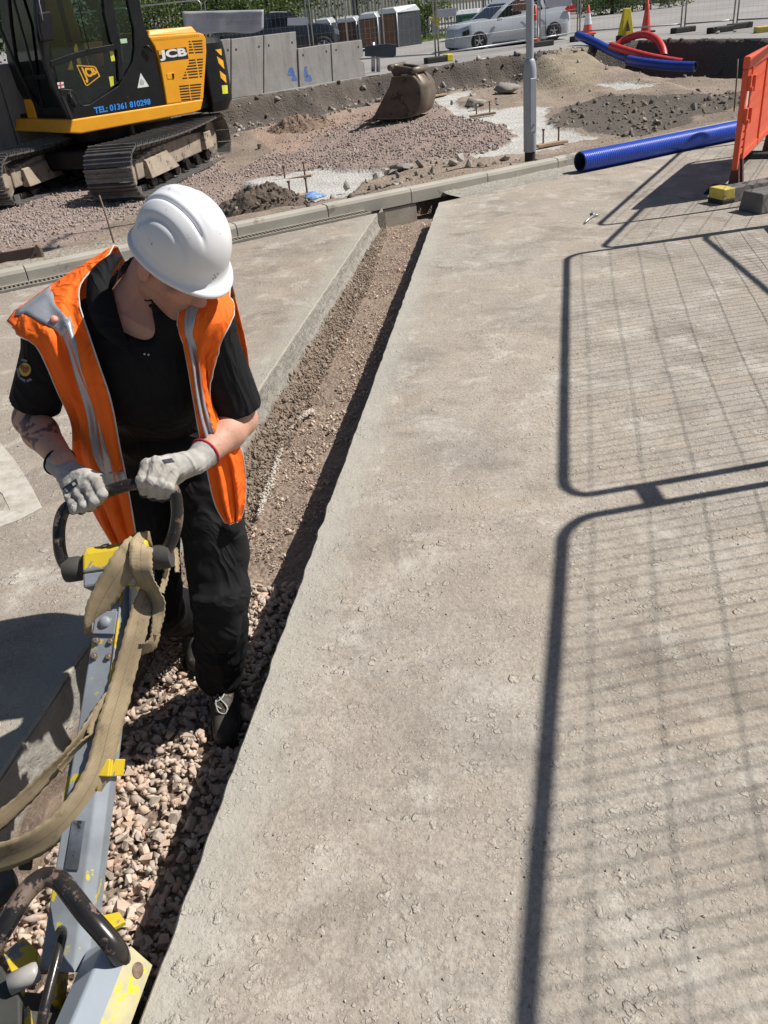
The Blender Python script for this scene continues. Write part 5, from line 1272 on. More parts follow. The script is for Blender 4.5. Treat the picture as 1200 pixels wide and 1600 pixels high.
# soil heap behind the kerb
def heap(name, cx_, cy_, rx, ry, h, mat, nclod, lab, seed, csz=(.015, .06)):
    root = empty(name, (cx_, cy_, float(siteZ(cx_, cy_, False))-.02), 0, lab, 'heap', world=True)
    P = []; n = 150
    for i in range(44):
        r = i/43; row = []
        for j in range(n):
            a = 2*math.pi*j/n; rr = r*(1+.22*float(fbm(math.cos(a)*1.6, math.sin(a)*1.6, seed)))
            x, y = cx_+rx*rr*math.cos(a), cy_+ry*rr*math.sin(a); z = float(siteZ(x, y, False)) - .03 + h*max(0, 1-r**1.6)*(1+.5*float(fbm(x*5, y*5, seed+1))) + .09*float(fbm(x*11, y*11, seed+2))*(1-r*r) + .04*float(fbm(x*30, y*30, seed+4))*(1-r*r)
            row.append((x, y, z))
        P.append(row)
    MB().grid(P, closed_u=True).build('soil', mat, root, smooth=True)
    a = rng.uniform(0, 6.28, nclod); r = np.sqrt(rng.random(nclod)); x = cx_+rx*r*np.cos(a); y = cy_+ry*r*np.sin(a)
    z = siteZ(x, y, False) - .02 + h*np.maximum(0, 1-r**1.6)
    scatter('clods', np.stack([x, y, z], 1), rng.uniform(*csz, nclod), M_clod, root)
M_heap = pm('dark_soil', (.085, .063, .047), (.13, .10, .075), 8, .95, bump=.8, bscale=22, bdist=.03)
c_ = onT(405, 330); heap('soil_heap', c_[0]+.02, c_[1]+.12, .55, .40, .27, M_heap, 260, 'dark brown heap of dug soil behind the kerb beside the hard hat', 3, (.008, .04))
c_ = onT(470, 205); heap('soil_heap', c_[0], c_[1], .65, .5, .20, pm('brown_soil', (.24, .165, .115), (.17, .12, .085), 8, .95, bump=.6, bscale=22, bdist=.03), 250, 'low brown heap in the middle of the pink gravel', 8, (.01, .03))
# ================================================================== EXCAVATOR
TH = R(42); e1 = np.array([math.cos(TH), math.sin(TH), 0]); en = np.array([math.sin(TH), -math.cos(TH), 0]); E0 = np.array([-3.90, 13.73, .65])
def E(px, py, off=0.): return PL(px, py, E0 + en*off, en)          # on the cab-side face, pushed out by off
def Fp(px, py, off=0.): return PL(px, py, E0 - e1*off, e1)         # on the front face
M_oy = pm('digger_yellow', (.80, .36, .012), (.74, .32, .012), 5, .38, bump=.04, bscale=30, spot=(.55, .30, .10), sscale=10, sthr=.70)
M_bk = pm('digger_black', (.007, .007, .008), (.011, .011, .012), 5, .40, bump=.06, bscale=30, spot=(.045, .04, .035), sscale=9, sthr=.68, r2=.7, spec=.3)
M_wht = pm('decal_white', (.75, .75, .74), (.66, .66, .65), 20, .5); M_dbk = pm('decal_black', (.012, .012, .012), None, 20, .5); M_dor = pm('decal_orange', (.80, .40, .02), None, 20, .5)
M_dblue = pm('decal_blue', (.03, .28, .85), None, 20, .5); M_dyel = pm('decal_yellow', (.68, .66, .06), None, 20, .5)
d = Nd('cab_glass'); d.t.nodes.remove(d.b); g1 = d.n('ShaderNodeBsdfGlossy'); g1.inputs['Roughness'].default_value = .03; g1.inputs['Color'].default_value = (.9, .95, .95, 1)
g2 = d.n('ShaderNodeBsdfTransparent'); g2.inputs['Color'].default_value = (.42, .56, .52, 1); fr = d.n('ShaderNodeFresnel'); fr.inputs['IOR'].default_value = 1.5; mx = d.n('ShaderNodeMixShader')
d.l(fr.outputs[0], mx.inputs[0]); d.l(g2.outputs[0], mx.inputs[1]); d.l(g1.outputs[0], mx.inputs[2]); d.l(mx.outputs[0], d.out.inputs[0]); M_glass = d.m
exc = empty('excavator', (-3.4, 14.2, -.3), 0, 'yellow and black tracked excavator without its bucket standing on the dug site', 'excavator', world=True)
def epoly(name, pts, mat, depth, off=0., parent=None, bevel=.0, fn=E, dirv=None, seg=2):
    dv = (-en if fn is E else e1) if dirv is None else dirv
    mb = MB(); mb.prism([fn(x, y, off) for x, y in pts], dv*depth); return mb.build(name, mat, parent or exc, bevel=bevel, seg=seg)
# cab
cab = epoly('cab', [(113, 186), (259, 163), (250, 122), (243, 88), (236, 65), (229, 47), (222, 22), (212, -45), (190, -45), (203, 20), (209, 45), (210, 75), (207, 97), (196, 117), (185, 134), (140, 163), (131, 164), (124, 158), (119, 146), (113, 140), (98, 138), (91, 139), (105, 172)], M_bk, .07, bevel=.012)
epoly('front_pillar', [(113, 186), (91, 139), (80, 104), (75, 60), (72, 0), (71, -45), (54, -45), (55, 14), (59, 62), (69, 96), (82, 137), (105, 183)], M_bk, .07, .004, cab, .012)
epoly('door_bar', [(80, 106), (110, 95), (140, 86), (181, 78), (178, 69), (138, 76), (110, 84), (79, 95)], M_bk, .05, .010, cab, .006)
epoly('door_pillar', [(158, -45), (172, -45), (181, 30), (188, 62), (192, 105), (193, 122), (186, 128), (183, 80), (173, 65), (163, 20)], M_bk, .06, .007, cab, .008)
epoly('door_seam', [(106, 174), (111, 185), (115, 185), (101, 150), (96, 150)], M_dbk, .004, .012, cab)
epoly('side_window', [(70, -45), (214, -45), (212, 80), (196, 120), (140, 166), (100, 150), (78, 104)], M_glass, .006, -.035, cab)
# front and roof, floor, back of the cab
FW = 1.05
def fq(px, py, off=0.): return Fp(px, py, off)
fl = [(52, 184), (27, 137), (12, 96), (4, 41), (0, 0), (-3, -45)]; fr_ = [(113, 186), (82, 137), (69, 96), (59, 62), (55, 14), (54, -45)]
mb = MB(); mb.prism([fq(52, 184), fq(26, 137), fq(11, 96), fq(3, 41), fq(-1, 0), fq(-4, -45), fq(9, -45), fq(12, 0), fq(16, 41), fq(23, 90), fq(33, 128), fq(62, 168), fq(90, 168), fq(96, 170), fq(113, 186)], e1*.06); mb.build('front_frame', M_bk, cab, bevel=.012)
mb = MB(); mb.prism([fq(29, 121, -.006), fq(33, 127, -.006), fq(72, 123, -.006), fq(70, 116, -.006)], e1*.05); mb.build('screen_rail', M_bk, cab, bevel=.004)
mb = MB(); mb.prism([fq(-4, -45, -.03), fq(54, -45, -.03), fq(57, 14, -.03), fq(60, 62, -.03), fq(70, 96, -.03), fq(83, 137, -.03), fq(95, 170, -.03), fq(62, 170, -.03), fq(31, 128, -.03), fq(21, 90, -.03), fq(3, 41, -.03)], e1*.006); mb.build('windscreen', M_glass, cab)
pB = E(205, 0); bu = float(np.dot(pB-E0, e1)); hgt = float(E(113, -45)[2]); z0 = .66
def ub(u, n_, z): return np.array([E0[0], E0[1], 0]) + e1*u + en*n_ + np.array([0, 0, z])
mb = MB(); mb.box(ub(bu*.5+.1, -.55, hgt+.06), (bu+.25, 1.15, .12), (tuple(e1), tuple(en), (0, 0, 1))); mb.build('cab_roof', M_bk, cab, bevel=.04, seg=3)
mb = MB(); mb.box(ub(bu*.5+.05, -.55, z0+.03), (bu+.1, 1.05, .06), (tuple(e1), tuple(en), (0, 0, 1))); mb.build('cab_floor', M_bk, cab)
mb = MB(); mb.box(ub(bu+.04, -.55, z0+.45), (.06, 1.05, .9), (tuple(e1), tuple(en), (0, 0, 1)))
mb.build('cab_back', M_bk, cab, bevel=.01)
mb = MB(); 
for n_ in (-1.05,):
    for u in (.05, bu*.55, bu+.02): mb = MB(); mb.box(ub(u, n_, (z0+hgt)/2), (.07, .05, hgt-z0), (tuple(e1), tuple(en), (0, 0, 1))); mb.build('far_pillar', M_bk, cab, bevel=.01)
mb = MB(); mb.box(ub(bu*.5, -1.06, z0+.3), (bu, .03, .6), (tuple(e1), tuple(en), (0, 0, 1))); mb.build('far_panel', M_bk, cab)
M_seat = pm('seat_cloth', (.035, .037, .04), (.055, .055, .06), 8, .9)
mb = MB(); mb.box(ub(bu*.62, -.52, z0+.42), (.5, .5, .14), (tuple(e1), tuple(en), (0, 0, 1))); mb.build('seat', M_seat, cab, bevel=.05, seg=3)
mb = MB(); mb.hexa([ub(bu*.62+.18, -.75, z0+.45), ub(bu*.62+.32, -.75, z0+.45), ub(bu*.62+.32, -.28, z0+.45), ub(bu*.62+.18, -.28, z0+.45)], [ub(bu*.62+.30, -.72, z0+1.15), ub(bu*.62+.42, -.72, z0+1.15), ub(bu*.62+.42, -.31, z0+1.15), ub(bu*.62+.30, -.31, z0+1.15)]); mb.build('seat_back', M_seat, cab, bevel=.05, seg=3)
MB().tube([E(100, 60, -.3), E(104, 68, -.3), E(122, 66, -.3), E(142, 63, -.3)], .016, 8).build('yellow_lever', M_dor, cab, smooth=True)
mb = MB(); mb.prism([E(191, 48, -.05), E(208, 47, -.05), E(208, 51, -.05), E(193, 52, -.05)], -en*.02); mb.build('yellow_handle', M_dyel, cab)
for q, m_ in (([(171, 80), (177, 79), (180, 95), (174, 96)], M_dyel), ([(170, 120), (177, 119), (178, 133), (173, 136)], M_dyel), ([(187, 61), (198, 60), (199, 67), (189, 68)], pm('pale_sticker', (.45, .65, .45), None, 20, .5))):
    epoly('sticker', q, m_, .003, -.026, cab)
MB().tube([E(139, 77, .03), E(121, 0, .03), E(120, -30, .03)], .006, 6).build('wiper', M_bk, cab, smooth=True)
# mirror on its bracket, hand rail, door handle
mir = epoly('mirror', [(60, 20), (79, 17), (82, 25), (86, 63), (67, 65), (63, 50)], M_bk, .07, .16, exc, .02, seg=3)
MB().tube([E(62, -20, .12), E(61, 3, .14), E(64, 16, .15), (E(67, 32, .17))], .008, 6).build('mirror_arm', M_galv, mir, smooth=True)
epoly('door_handle', [(106, 146), (110, 143), (114, 147), (121, 162), (118, 167), (111, 163)], M_dbk, .03, .016, cab, .008)
MB().tube([E(109, 147, .03), E(114, 157, .035), E(118, 166, .03)], .010, 8).build('handle_bar', M_bk, cab, smooth=True)
MB().tube([E(226, 74, .03), E(231, 72, .05), E(238, 80, .05)], .018, 8).build('hinge', M_bk, cab, smooth=True)
# skirt under the cab and engine bay
sk = epoly('skirt', [(113, 187), (318, 155), (314, 172), (303, 176), (127, 209), (109, 208)], M_oy, 2.35, .03, exc, .02, seg=3)
mb = MB(); mb.prism([fq(113, 187, .03), fq(109, 208, .03), fq(76, 203, .03), fq(52, 187, .03)], e1*.5); mb.build('front_skirt', M_oy, exc, bevel=.015)
# engine bay side, hood
bay = epoly('engine_cover', [(232, 57), (311, 51), (318, 53), (322, 60), (323, 80), (321, 110), (318, 155), (261, 163), (254, 121), (249, 95), (242, 73), (237, 65)], M_oy, 2.2, .012, exc, .018, seg=3)
hood = MB(); A = [E(231, 57, -.02), E(309, 51, -.02), E(310, 47, -.02), E(299, 41, -.10), E(243, 45, -.02), E(230, 46, -.02)]
hood.hexa([E(232, 57, -.02), E(309, 52, -.02), E(309, 52, -.02)-en*1.3, E(232, 57, -.02)-en*1.3], [E(232, 47, -.06), E(300, 41, -.06), E(303, 41, -.06)-en*1.2, E(232, 47, -.06)-en*1.2]); hood.build('hood', M_oy, exc, bevel=.02)
def vent(px0, py0, px1, py1, w_=2.0):
    epoly('vent_slot', [(px0, py0-w_*.5), (px1, py1-w_*.5), (px1, py1+w_*.5), (px0, py0+w_*.5)], M_dbk, .012, .0145, bay)
def z3(x, y): return (210+x/7.5, 20+y/7.5)
for y, xs in ((335, ((637, 657), (675, 797))), (368, ((640, 670), (688, 797))), (400, ((640, 677), (692, 800))), (433, ((640, 690), (703, 803))), (468, ((640, 695), (712, 803))),
              (555, ((640, 715), (733, 803))), (588, ((638, 722), (738, 803))), (622, ((622, 728), (745, 803))), (655, ((608, 738), (750, 800))), (690, ((592, 605), (622, 740), (755, 797))), (722, ((580, 612), (635, 745), (760, 795))), (758, ((563, 620), (637, 748), (765, 793))),
              (848, ((525, 637), (652, 783))), (880, ((530, 640), (655, 781))), (912, ((535, 645), (658, 778))), (945, ((538, 648), (662, 776))), (978, ((543, 655), (668, 773))), (1010, ((550, 660), (675, 770)))):
    for xa, xb in xs:
        sl = -.075 if y < 600 else -.10
        pa_ = z3(xa, y - sl*(-1)*0 + (670-xa)*.10*(1 if y > 500 else .6)); pb_ = z3(xb, y + (670-xb)*.10*(1 if y > 500 else .6)); vent(*pa_, *pb_)
for k in range(26):
    x = 218 + k*21; y = 322 - k*2.1; epoly('louvre', [z3(x, y-12), z3(x+6, y-13), z3(x+12, y+12), z3(x+6, y+13)], pm('louvre_shade', (.45, .19, .01), None, 20, .6) if k == 0 else bpy.data.materials['louvre_shade'], .006, .0142, bay)
def decal(name, pts, mat, off, par=None): return epoly(name, pts, mat, .0015, off, par or bay)
decal('badge', [z3(268, 440), z3(605, 402), z3(636, 535), z3(308, 578)], M_dbk, .0150); decal('badge_square', [z3(280, 442), z3(318, 437), z3(328, 490), z3(292, 495)], M_dor, .0165)
mb = MB(); n0 = en
text_on(mb, 'JCB', [E(*z3(305, 566), .0165), E(*z3(628, 530), .0165), E(*z3(602, 408), .0165), E(*z3(286, 440), .0165)], en, .045, th=.001); mb.build('badge_lettering', M_wht, bay)
epoly('latch', [z3(378, 712), z3(465, 703), z3(470, 770), z3(390, 778)], M_oy, .01, .018, bay, .003); epoly('latch_pull', [z3(440, 712), z3(465, 709), z3(468, 768), z3(450, 770)], M_bk, .006, .022, bay)
# warning triangle, door badge, telephone number
def z2(x, y): return (60+x/6, y/6)
decal('warning_triangle', [z2(958, 683), z2(1037, 810), z2(930, 826)], M_wht, .003, cab); decal('triangle_inner', [z2(965, 735), z2(995, 765), z2(990, 790), z2(955, 795), z2(952, 760)], pm('decal_grey', (.45, .46, .46), None, 30, .6), .0055, cab)
decal('door_badge', [z2(356, 610), z2(520, 618), z2(540, 630), z2(580, 715), z2(462, 806), z2(440, 798)], M_dor, -.026, cab)
decal('door_badge_field', [z2(370, 620), z2(515, 628), z2(530, 638), z2(567, 712), z2(464, 792), z2(450, 788)], M_dbk, -.024, cab)
mb = MB(); text_on(mb, 'JCB', [E(*z2(452, 782), -.022), E(*z2(565, 700), -.022), E(*z2(522, 636), -.022), E(*z2(388, 632), -.022)], en, .05, th=.001); mb.build('door_badge_lettering', M_dor, cab)
mb = MB(); text_on(mb, 'TEL: 01361 810298', [E(*z2(528, 1068), .0025), E(*z2(1053, 980), .0025), E(*z2(1047, 922), .0025), E(*z2(516, 1006), .0025)], en, .03, th=.001); mb.build('telephone_lettering', M_dblue, cab)
decal('flag_sticker', [z2(174, 774), z2(234, 767), z2(243, 820), z2(190, 832)], M_wht, .004, cab)
mb = MB(); mb.prism([E(*z2(180, 797), .007), E(*z2(239, 787), .007), E(*z2(241, 796), .007), E(*z2(182, 806), .007)], en*.001); mb.prism([E(*z2(200, 771), .0085), E(*z2(210, 770), .0085), E(*z2(219, 825), .0085), E(*z2(209, 827), .0085)], en*.001); mb.build('flag_cross', pm('flag_red', (.55, .04, .06), None, 30, .6), cab)
# counterweight, rounded at the corners
u1 = float(np.dot(E(321, 100)-E0, e1)); zb, zt = float(E(318, 160)[2])-.12, float(E(319, 56)[2])-.03
cwp = [(u1, 0)]; r_ = .42; u2 = u1+.62
cwp += [(u2-r_+r_*math.sin(a), -r_+r_*math.cos(a)) for a in np.linspace(.05, math.pi/2, 8)] + [(u2+.05, -1.1)] + [(u2-r_+r_*math.cos(a), -2.2+r_-r_*math.sin(a)) for a in np.linspace(0, math.pi/2, 8)] + [(u1, -2.2)]
rows_ = []
for z, s_ in ((zb-.05, .80), (zb+.10, .97), (zb+.12, 1.), (zt-.22, 1.), (zt-.08, .96), (zt, .86)):
    rows_.append([ub(u1+(u-u1)*s_, n_*(1 if s_ > .99 else 1)-(0 if s_ > .95 else .03), z) for u, n_ in cwp])
mb = MB(); mb.grid(rows_, closed_u=True); mb.add(rows_[-1], [tuple(range(len(cwp)))]); mb.add(rows_[0], [tuple(range(len(cwp)))[::-1]]); cw = mb.build('counterweight', M_bk, exc, bevel=.03, seg=3)
def CW(px, py, off=.006):                   # where a sight line meets the counterweight's side
    best = None; o = np.array([0, 0, EYE]); dd = ray(px, py)
    for (ua, na_), (ub_, nb_) in zip(cwp[:-1], cwp[1:]):
        A_, B_ = ub(ua, na_, 0), ub(ub_, nb_, 0); nn = np.array([(B_-A_)[1], -(B_-A_)[0], 0]); nn = nv(nn)
        if abs(dd@nn) < 1e-9: continue
        t = ((A_-o)@nn)/(dd@nn); P_ = o+dd*t; f = ((P_-A_)[:2]@(B_-A_)[:2])/((B_-A_)[:2]@(B_-A_)[:2])
        if 0 <= f <= 1 and (best is None or t < best[0]): best = (t, P_ - nv(dd)*off)
    return None if best is None else best[1]
def cw_decal(name, quad, mat, off=.006, n=5):
    rows_ = []
    for i in range(n+1):
        rr = []
        for j in range(n+1):
            a, b = i/n, j/n; p = (np.array(quad[0])*(1-a)+np.array(quad[1])*a)*(1-b)+(np.array(quad[3])*(1-a)+np.array(quad[2])*a)*b; q = CW(p[0], p[1], off)
            if q is None: return
            rr.append(q)
        rows_.append(rr)
    MB().grid(rows_).build(name, mat, cw)
for q in ([(948, 432), (1018, 422), (1025, 500), (1005, 492)], [(966, 508), (1040, 560), (1056, 662), (988, 590)], [(998, 676), (1072, 736), (1080, 826), (1012, 762)]):
    for sh in (0, -4, -8, -14):
        try:
            qq = [(z3(*p)[0]+sh, z3(*p)[1]) for p in q]
            if all(CW(*p) is not None for p in qq): cw_decal('chevron', qq, M_dor); break
        except Exception: pass
for sh in (0, -4, -8, -14):
    qq = [(z3(*p)[0]+sh, z3(*p)[1]) for p in [(1024, 852), (1090, 846), (1098, 944), (1036, 952)]]
    if all(CW(*p) is not None for p in qq): cw_decal('hazard_label', qq, M_dyel); break
mb = MB()
qa = [CW(*z3(*p)) for p in [(835, 980), (1000, 955), (998, 915), (833, 940)]]
if all(q is not None for q in qa): text_on(mb, 'JS145', qa, en, .03, th=.002); mb.build('model_lettering', M_wht, cw)
# slewing ring, undercarriage
td = nv(np.array([.235, .972, 0])); tw = np.array([td[1], -td[0], 0]); GZ = -.34
uc = np.array([-3.72, 14.35, 0])
MB().lathe([(.55, .30), (.55, .52), (.62, .54), (.62, .70)], 30, (-3.95, 15.05, GZ+.3)).build('slew_ring', M_bk, exc, smooth=True, auto=R(40))
mb = MB(); mb.box(uc+np.array([0, .1, GZ+.42]), (1.5, 1.3, .26), (tuple(tw), tuple(td), (0, 0, 1))); mb.build('car_body', M_bk, exc, bevel=.03)
mb = MB(); mb.box(ub(1.3, -1.15, .60), (2.6, 2.1, .22), (tuple(e1), tuple(en), (0, 0, 1))); mb.build('deck', M_bk, exc, bevel=.02)
M_shoe = pm('track_steel', (.13, .125, .125), (.20, .19, .18), 8, .5, .55, bump=.3, bscale=40, spot=(.20, .165, .13), sscale=9, sthr=.6, r2=.9)
M_tfr = pm('track_frame_dusty', (.33, .27, .2), (.24, .2, .16), 5, .85, bump=.3, bscale=25, spot=(.10, .08, .07), sscale=6, sthr=.58)
sh0 = None
Lt, Rt, Wt = 3.9, .325, .70
def track(center, nm):
    global sh0
    tk = bpy.data.objects.new('track', None); col.objects.link(tk); tk.parent = exc
    st_ = Lt-2*Rt; per = 2*st_+2*math.pi*Rt; n = 46; pit = per/n
    if sh0 is None:
        m_ = MB(); m_.box((0, 0, 0), (Wt, pit*.95, .022)); 
        for y_, h_ in ((-pit*.42, .034), (-.02, .022), (pit*.22, .022)): m_.box((0, y_, .011+h_/2), (Wt, .016, h_))
        m_.box((-.1, 0, -.05), (.05, pit*.8, .08)); m_.box((.1, 0, -.05), (.05, pit*.8, .08)); sh0 = m_.build('shoe', M_shoe, tk); first = True
        sh0.location = (0, 0, 0); sh0.data.transform(Matrix.Translation(Vector(ROOTS[exc.name])))
    else: first = False
    for k in range(n):
        s_ = (k*pit+.03) % per
        if s_ < st_: p = (-st_/2+s_, 0.); a = 0.
        elif s_ < st_+math.pi*Rt: t = (s_-st_)/Rt; p = (st_/2+Rt*math.sin(t), Rt-Rt*math.cos(t)); a = t
        elif s_ < 2*st_+math.pi*Rt: p = (st_/2-(s_-st_-math.pi*Rt), 2*Rt - .045*math.sin((s_-st_-math.pi*Rt)/st_*math.pi)*1.0); a = math.pi
        else: t = (s_-2*st_-math.pi*Rt)/Rt; p = (-st_/2-Rt*math.sin(t), Rt+Rt*math.cos(t)); a = math.pi+t
        o = sh0 if first and k == 0 else sh0.copy()
        if not (first and k == 0): col.objects.link(o); o.parent = tk
        x_ = Vector(tw); y_ = Vector(td)*math.cos(a) + Vector((0, 0, 1))*math.sin(a); z_ = x_.cross(y_); z_ = -z_ if (z_.dot(Vector(td)*p[0]+Vector((0, 0, p[1]-Rt))) < 0) else z_
        pos = Vector(center) + Vector(td)*p[0] + Vector((0, 0, GZ+.03+p[1])) - Vector(ROOTS[exc.name])
        x_ = y_.cross(z_)
        o.matrix_local = Matrix(((x_.x, y_.x, z_.x, pos.x), (x_.y, y_.y, z_.y, pos.y), (x_.z, y_.z, z_.z, pos.z), (0, 0, 0, 1)))
    c = np.array(center)+np.array([0, 0, GZ])
    def at_(s, w_, z): return c + td*s + tw*w_ + np.array([0, 0, z])
    mb = MB(); mb.prism([at_(-1.45, .17, .22), at_(1.45, .17, .22), at_(1.45, .17, .48), at_(.6, .17, .54), at_(-.7, .17, .54), at_(-1.45, .17, .46)], -tw*.34); mb.build('track_frame', M_tfr, tk, bevel=.02)
    mb = MB(); mb.hexa([at_(-1.25, .17, .20), at_(-.25, .17, .20), at_(-.25, .29, .20), at_(-1.25, .29, .20)], [at_(-1.20, .17, .45), at_(-.45, .17, .48), at_(-.45, .22, .46), at_(-1.20, .22, .43)]); mb.build('guard_plate', M_tfr, tk, bevel=.01)
    mb = MB(); mb.hexa([at_(1.0, .17, .25), at_(1.35, .17, .25), at_(1.35, .27, .25), at_(1.0, .27, .25)], [at_(1.05, .17, .50), at_(1.35, .17, .50), at_(1.35, .24, .50), at_(1.05, .24, .50)]); mb.build('motor_guard', M_tfr, tk, bevel=.01)
    for k in range(6): MB().lathe([(.0, 0), (.085, 0), (.085, .06), (.05, .07), (.05, .40), (.085, .41), (.085, .46), (0, .46)], 14, at_(-1.1+k*.44, .23, .15), tuple(-tw)).build('roller', M_bk, tk, smooth=True, auto=R(40))
    for s_ in (-st_/2, st_/2): MB().lathe([(.0, 0), (.10, 0), (.13, .03), (.25, .05), (.25, .32), (.13, .34), (0, .36)], 24, at_(s_, .18, Rt+.03), tuple(-tw)).build('idler', M_tfr, tk, smooth=True, auto=R(40))
    return tk
track(uc + tw*.98, 'near'); track(uc - tw*.98, 'far')
# boom foot and hoses on the far side of the cab
mb = MB(); b_ = [ub(-.02, -1.28, .62), ub(1.1, -1.28, .62), ub(1.1, -1.28, 1.2), ub(1.0, -1.28, 3.4), ub(.6, -1.28, 3.4), ub(.45, -1.28, 1.1), ub(.0, -1.28, .95)]; mb.prism(b_, -en*.34); mb.build('boom', M_oy, exc, bevel=.03)
MB().tube([ub(-.02, -1.22, .9), ub(-.12, -1.2, 1.3), ub(-.22, -1.2, 1.9), ub(-.15, -1.2, 3.2)], .022, 8).build('hose', M_dark, exc, smooth=True)
# ================================================================== BUCKETS
M_bkt = pm('bucket_steel', (.075, .055, .042), (.12, .09, .07), 4, .6, .3, bump=.3, bscale=25, spot=(.03, .025, .022), sscale=5, sthr=.57)
M_bks = pm('bucket_shell_steel', (.20, .165, .13), (.145, .115, .09), 4, .5, .4, bump=.25, bscale=25, spot=(.08, .06, .05), sscale=7, sthr=.62)
kb = onT(628, 186); kY = kb[1]; bk_ = empty('excavator_bucket', kb, 0, 'worn brown digging bucket standing on the pink gravel behind the pale strip', 'bucket', world=True)
ang = R(62); bd_ = np.array([math.cos(ang)*.0 + .55, .83, 0]); bd_ = nv(bd_)         # towards the far cheek
z6 = lambda x, y: (560+x/8.571, 80+y/8.571)
def Bk(x, y): return PL(*z6(x, y), kb + np.array([0, -.25, 0]), nv(np.array([-.22, -1, 0])))
cheek = [(215, 850), (250, 900), (420, 905), (640, 890), (760, 840), (815, 740), (832, 620), (822, 520), (800, 440), (700, 330), (560, 330), (445, 345), (410, 480), (340, 610)]
wv_ = np.array([.42, .28, 0])*1.9/1.0; wv_ = nv(np.array([.50, .87, 0]))*.62
P1 = [Bk(*p) for p in cheek]; mb = MB(); mb.prism(P1, wv_*.05); mb.build('near_cheek', M_bkt, bk_, bevel=.006)
mb = MB(); mb.prism([p+wv_*.95 for p in P1], wv_*.05); mb.build('far_cheek', M_bkt, bk_, bevel=.006)
shell = [P1[i] for i in range(1, 11)]; mb = MB(); mb.grid([[p, p+wv_] for p in spline(shell, 4)]); mb.build('shell', M_bks, bk_, smooth=True, solid=.03)
for sft in (.12, .72):
    mb = MB(); mb.prism([Bk(*p)+wv_*sft for p in [(445, 350), (400, 260), (380, 215), (395, 185), (430, 180), (470, 200), (600, 215), (700, 235), (740, 300), (805, 420), (800, 470), (690, 350)]], wv_*.10); mb.build('hanger', M_bkt, bk_, bevel=.01)
for x, y in ((415, 225), (715, 265)): MB().tube([Bk(x, y)+wv_*.02, Bk(x, y)+wv_*.95], .05, 14).build('pin', M_bks, bk_, smooth=True)
mb = MB(); mb.prism([Bk(150, 930), Bk(215, 850), Bk(260, 905), Bk(240, 940)], wv_*1.0); mb.build('cutting_lip', M_bkt, bk_, bevel=.006)
for k in range(4):
    p = Bk(190, 915)+wv_*(.06+.28*k); q = Bk(70, 945)+wv_*(.06+.28*k); x, y, z = frame(Vector(q-p)); mb = MB(); mb.hexa([p+np.array(x)*.05+np.array(y)*.03, p-np.array(x)*.05+np.array(y)*.03, p-np.array(x)*.05-np.array(y)*.03, p+np.array(x)*.05-np.array(y)*.03], [q+np.array(x)*.03+np.array(y)*.008, q-np.array(x)*.03+np.array(y)*.008, q-np.array(x)*.03-np.array(y)*.008, q+np.array(x)*.03-np.array(y)*.008]); mb.build('tooth', M_bks, bk_, bevel=.004)
# second, half hidden behind the kerb at the left edge
kb2 = onT(20, 418); kb2[2] = float(siteZ(kb2[0], kb2[1]+.3)); n2 = nv(np.array([.15, -1, 0])); b2 = empty('excavator_bucket', kb2, 0, 'rust brown ditching bucket behind the kerb at the left edge', 'bucket', world=True)
def B2(x, y, o=0.): return PL(x, y, kb2 + np.array([0, .35+o, 0]), n2)
mb = MB(); mb.prism([B2(-50, 436), B2(46, 420), B2(54, 386), B2(-50, 404)], (0, .02, 0)); mb.build('back_plate', M_bkt, b2, bevel=.004)
mb = MB(); mb.prism([B2(44, 417, -.04), B2(47, 402, -.04), B2(56, 381, -.04), B2(62, 388, -.04), B2(67, 404, -.04), B2(68, 416, -.04)], (.015, .02, 0)); mb.build('end_plate', M_bks, b2, bevel=.004)
for x, y in ((55, 399), (53, 407), (62, 407), (50, 413)): MB().lathe([(0, 0), (.012, 0), (.012, .004)], 8, B2(x, y, -.055), tuple(n2)).build('bolt_hole', M_dbk, b2)
mb = MB(); mb.prism([B2(-50, 440, -.02), B2(46, 424, -.02), B2(46, 424, -.02)+np.array([0, .5, 0]), B2(-50, 440, -.02)+np.array([0, .5, 0])], (0, 0, .02)); mb.build('floor_plate', M_bkt, b2)
# ================================================================== BACKGROUND
RZ = ROADZ
def plate(name, quad, mat, th, parent=None, bevel=0): mb = MB(); mb.prism(quad, th); return mb.build(name, mat, parent, bevel=bevel)
# ---- precast wall units
M_unit = pm('precast_concrete', (.27, .265, .255), (.215, .21, .20), 1.6, .9, bump=.3, bscale=25, bdist=.01, spot=(.15, .145, .135), sscale=2.5, sthr=.60)
d = Nd('weathered_precast'); c = d.mix(d.rng(d.noise(1.7, 7, .68), .34, .66), (.29, .28, .265), (.21, .205, .195)); stk = d.noise(4.5, 6, .7, d.scaled((1, 1, .14))); c = d.mix(d.rng(stk, .50, .70, 0, .75), c, (.13, .125, .115)); c = d.mix(d.rng(stk, .48, .32, 0, .5), c, (.36, .345, .32))
M_unit = d.set(c, .92, d.bump(d.noise(25, 6), .35, .01))
M_graf = pm('blue_spray', (.05, .12, .35), (.12, .17, .3), 6, .8)
wp, wd_ = np.array([-2.1, 18.2, 0]), nv(np.array([2.71, 2.70, 0])); wn = np.array([wd_[1], -wd_[0], 0]); wn = wn if wn[1] < 0 else -wn
def Wl(x, y, o=0.): return PL(x, y, wp + wn*o, wn)
M_hol = pm('bolt_hole_dark', (.03, .03, .03), None, 20, .9)
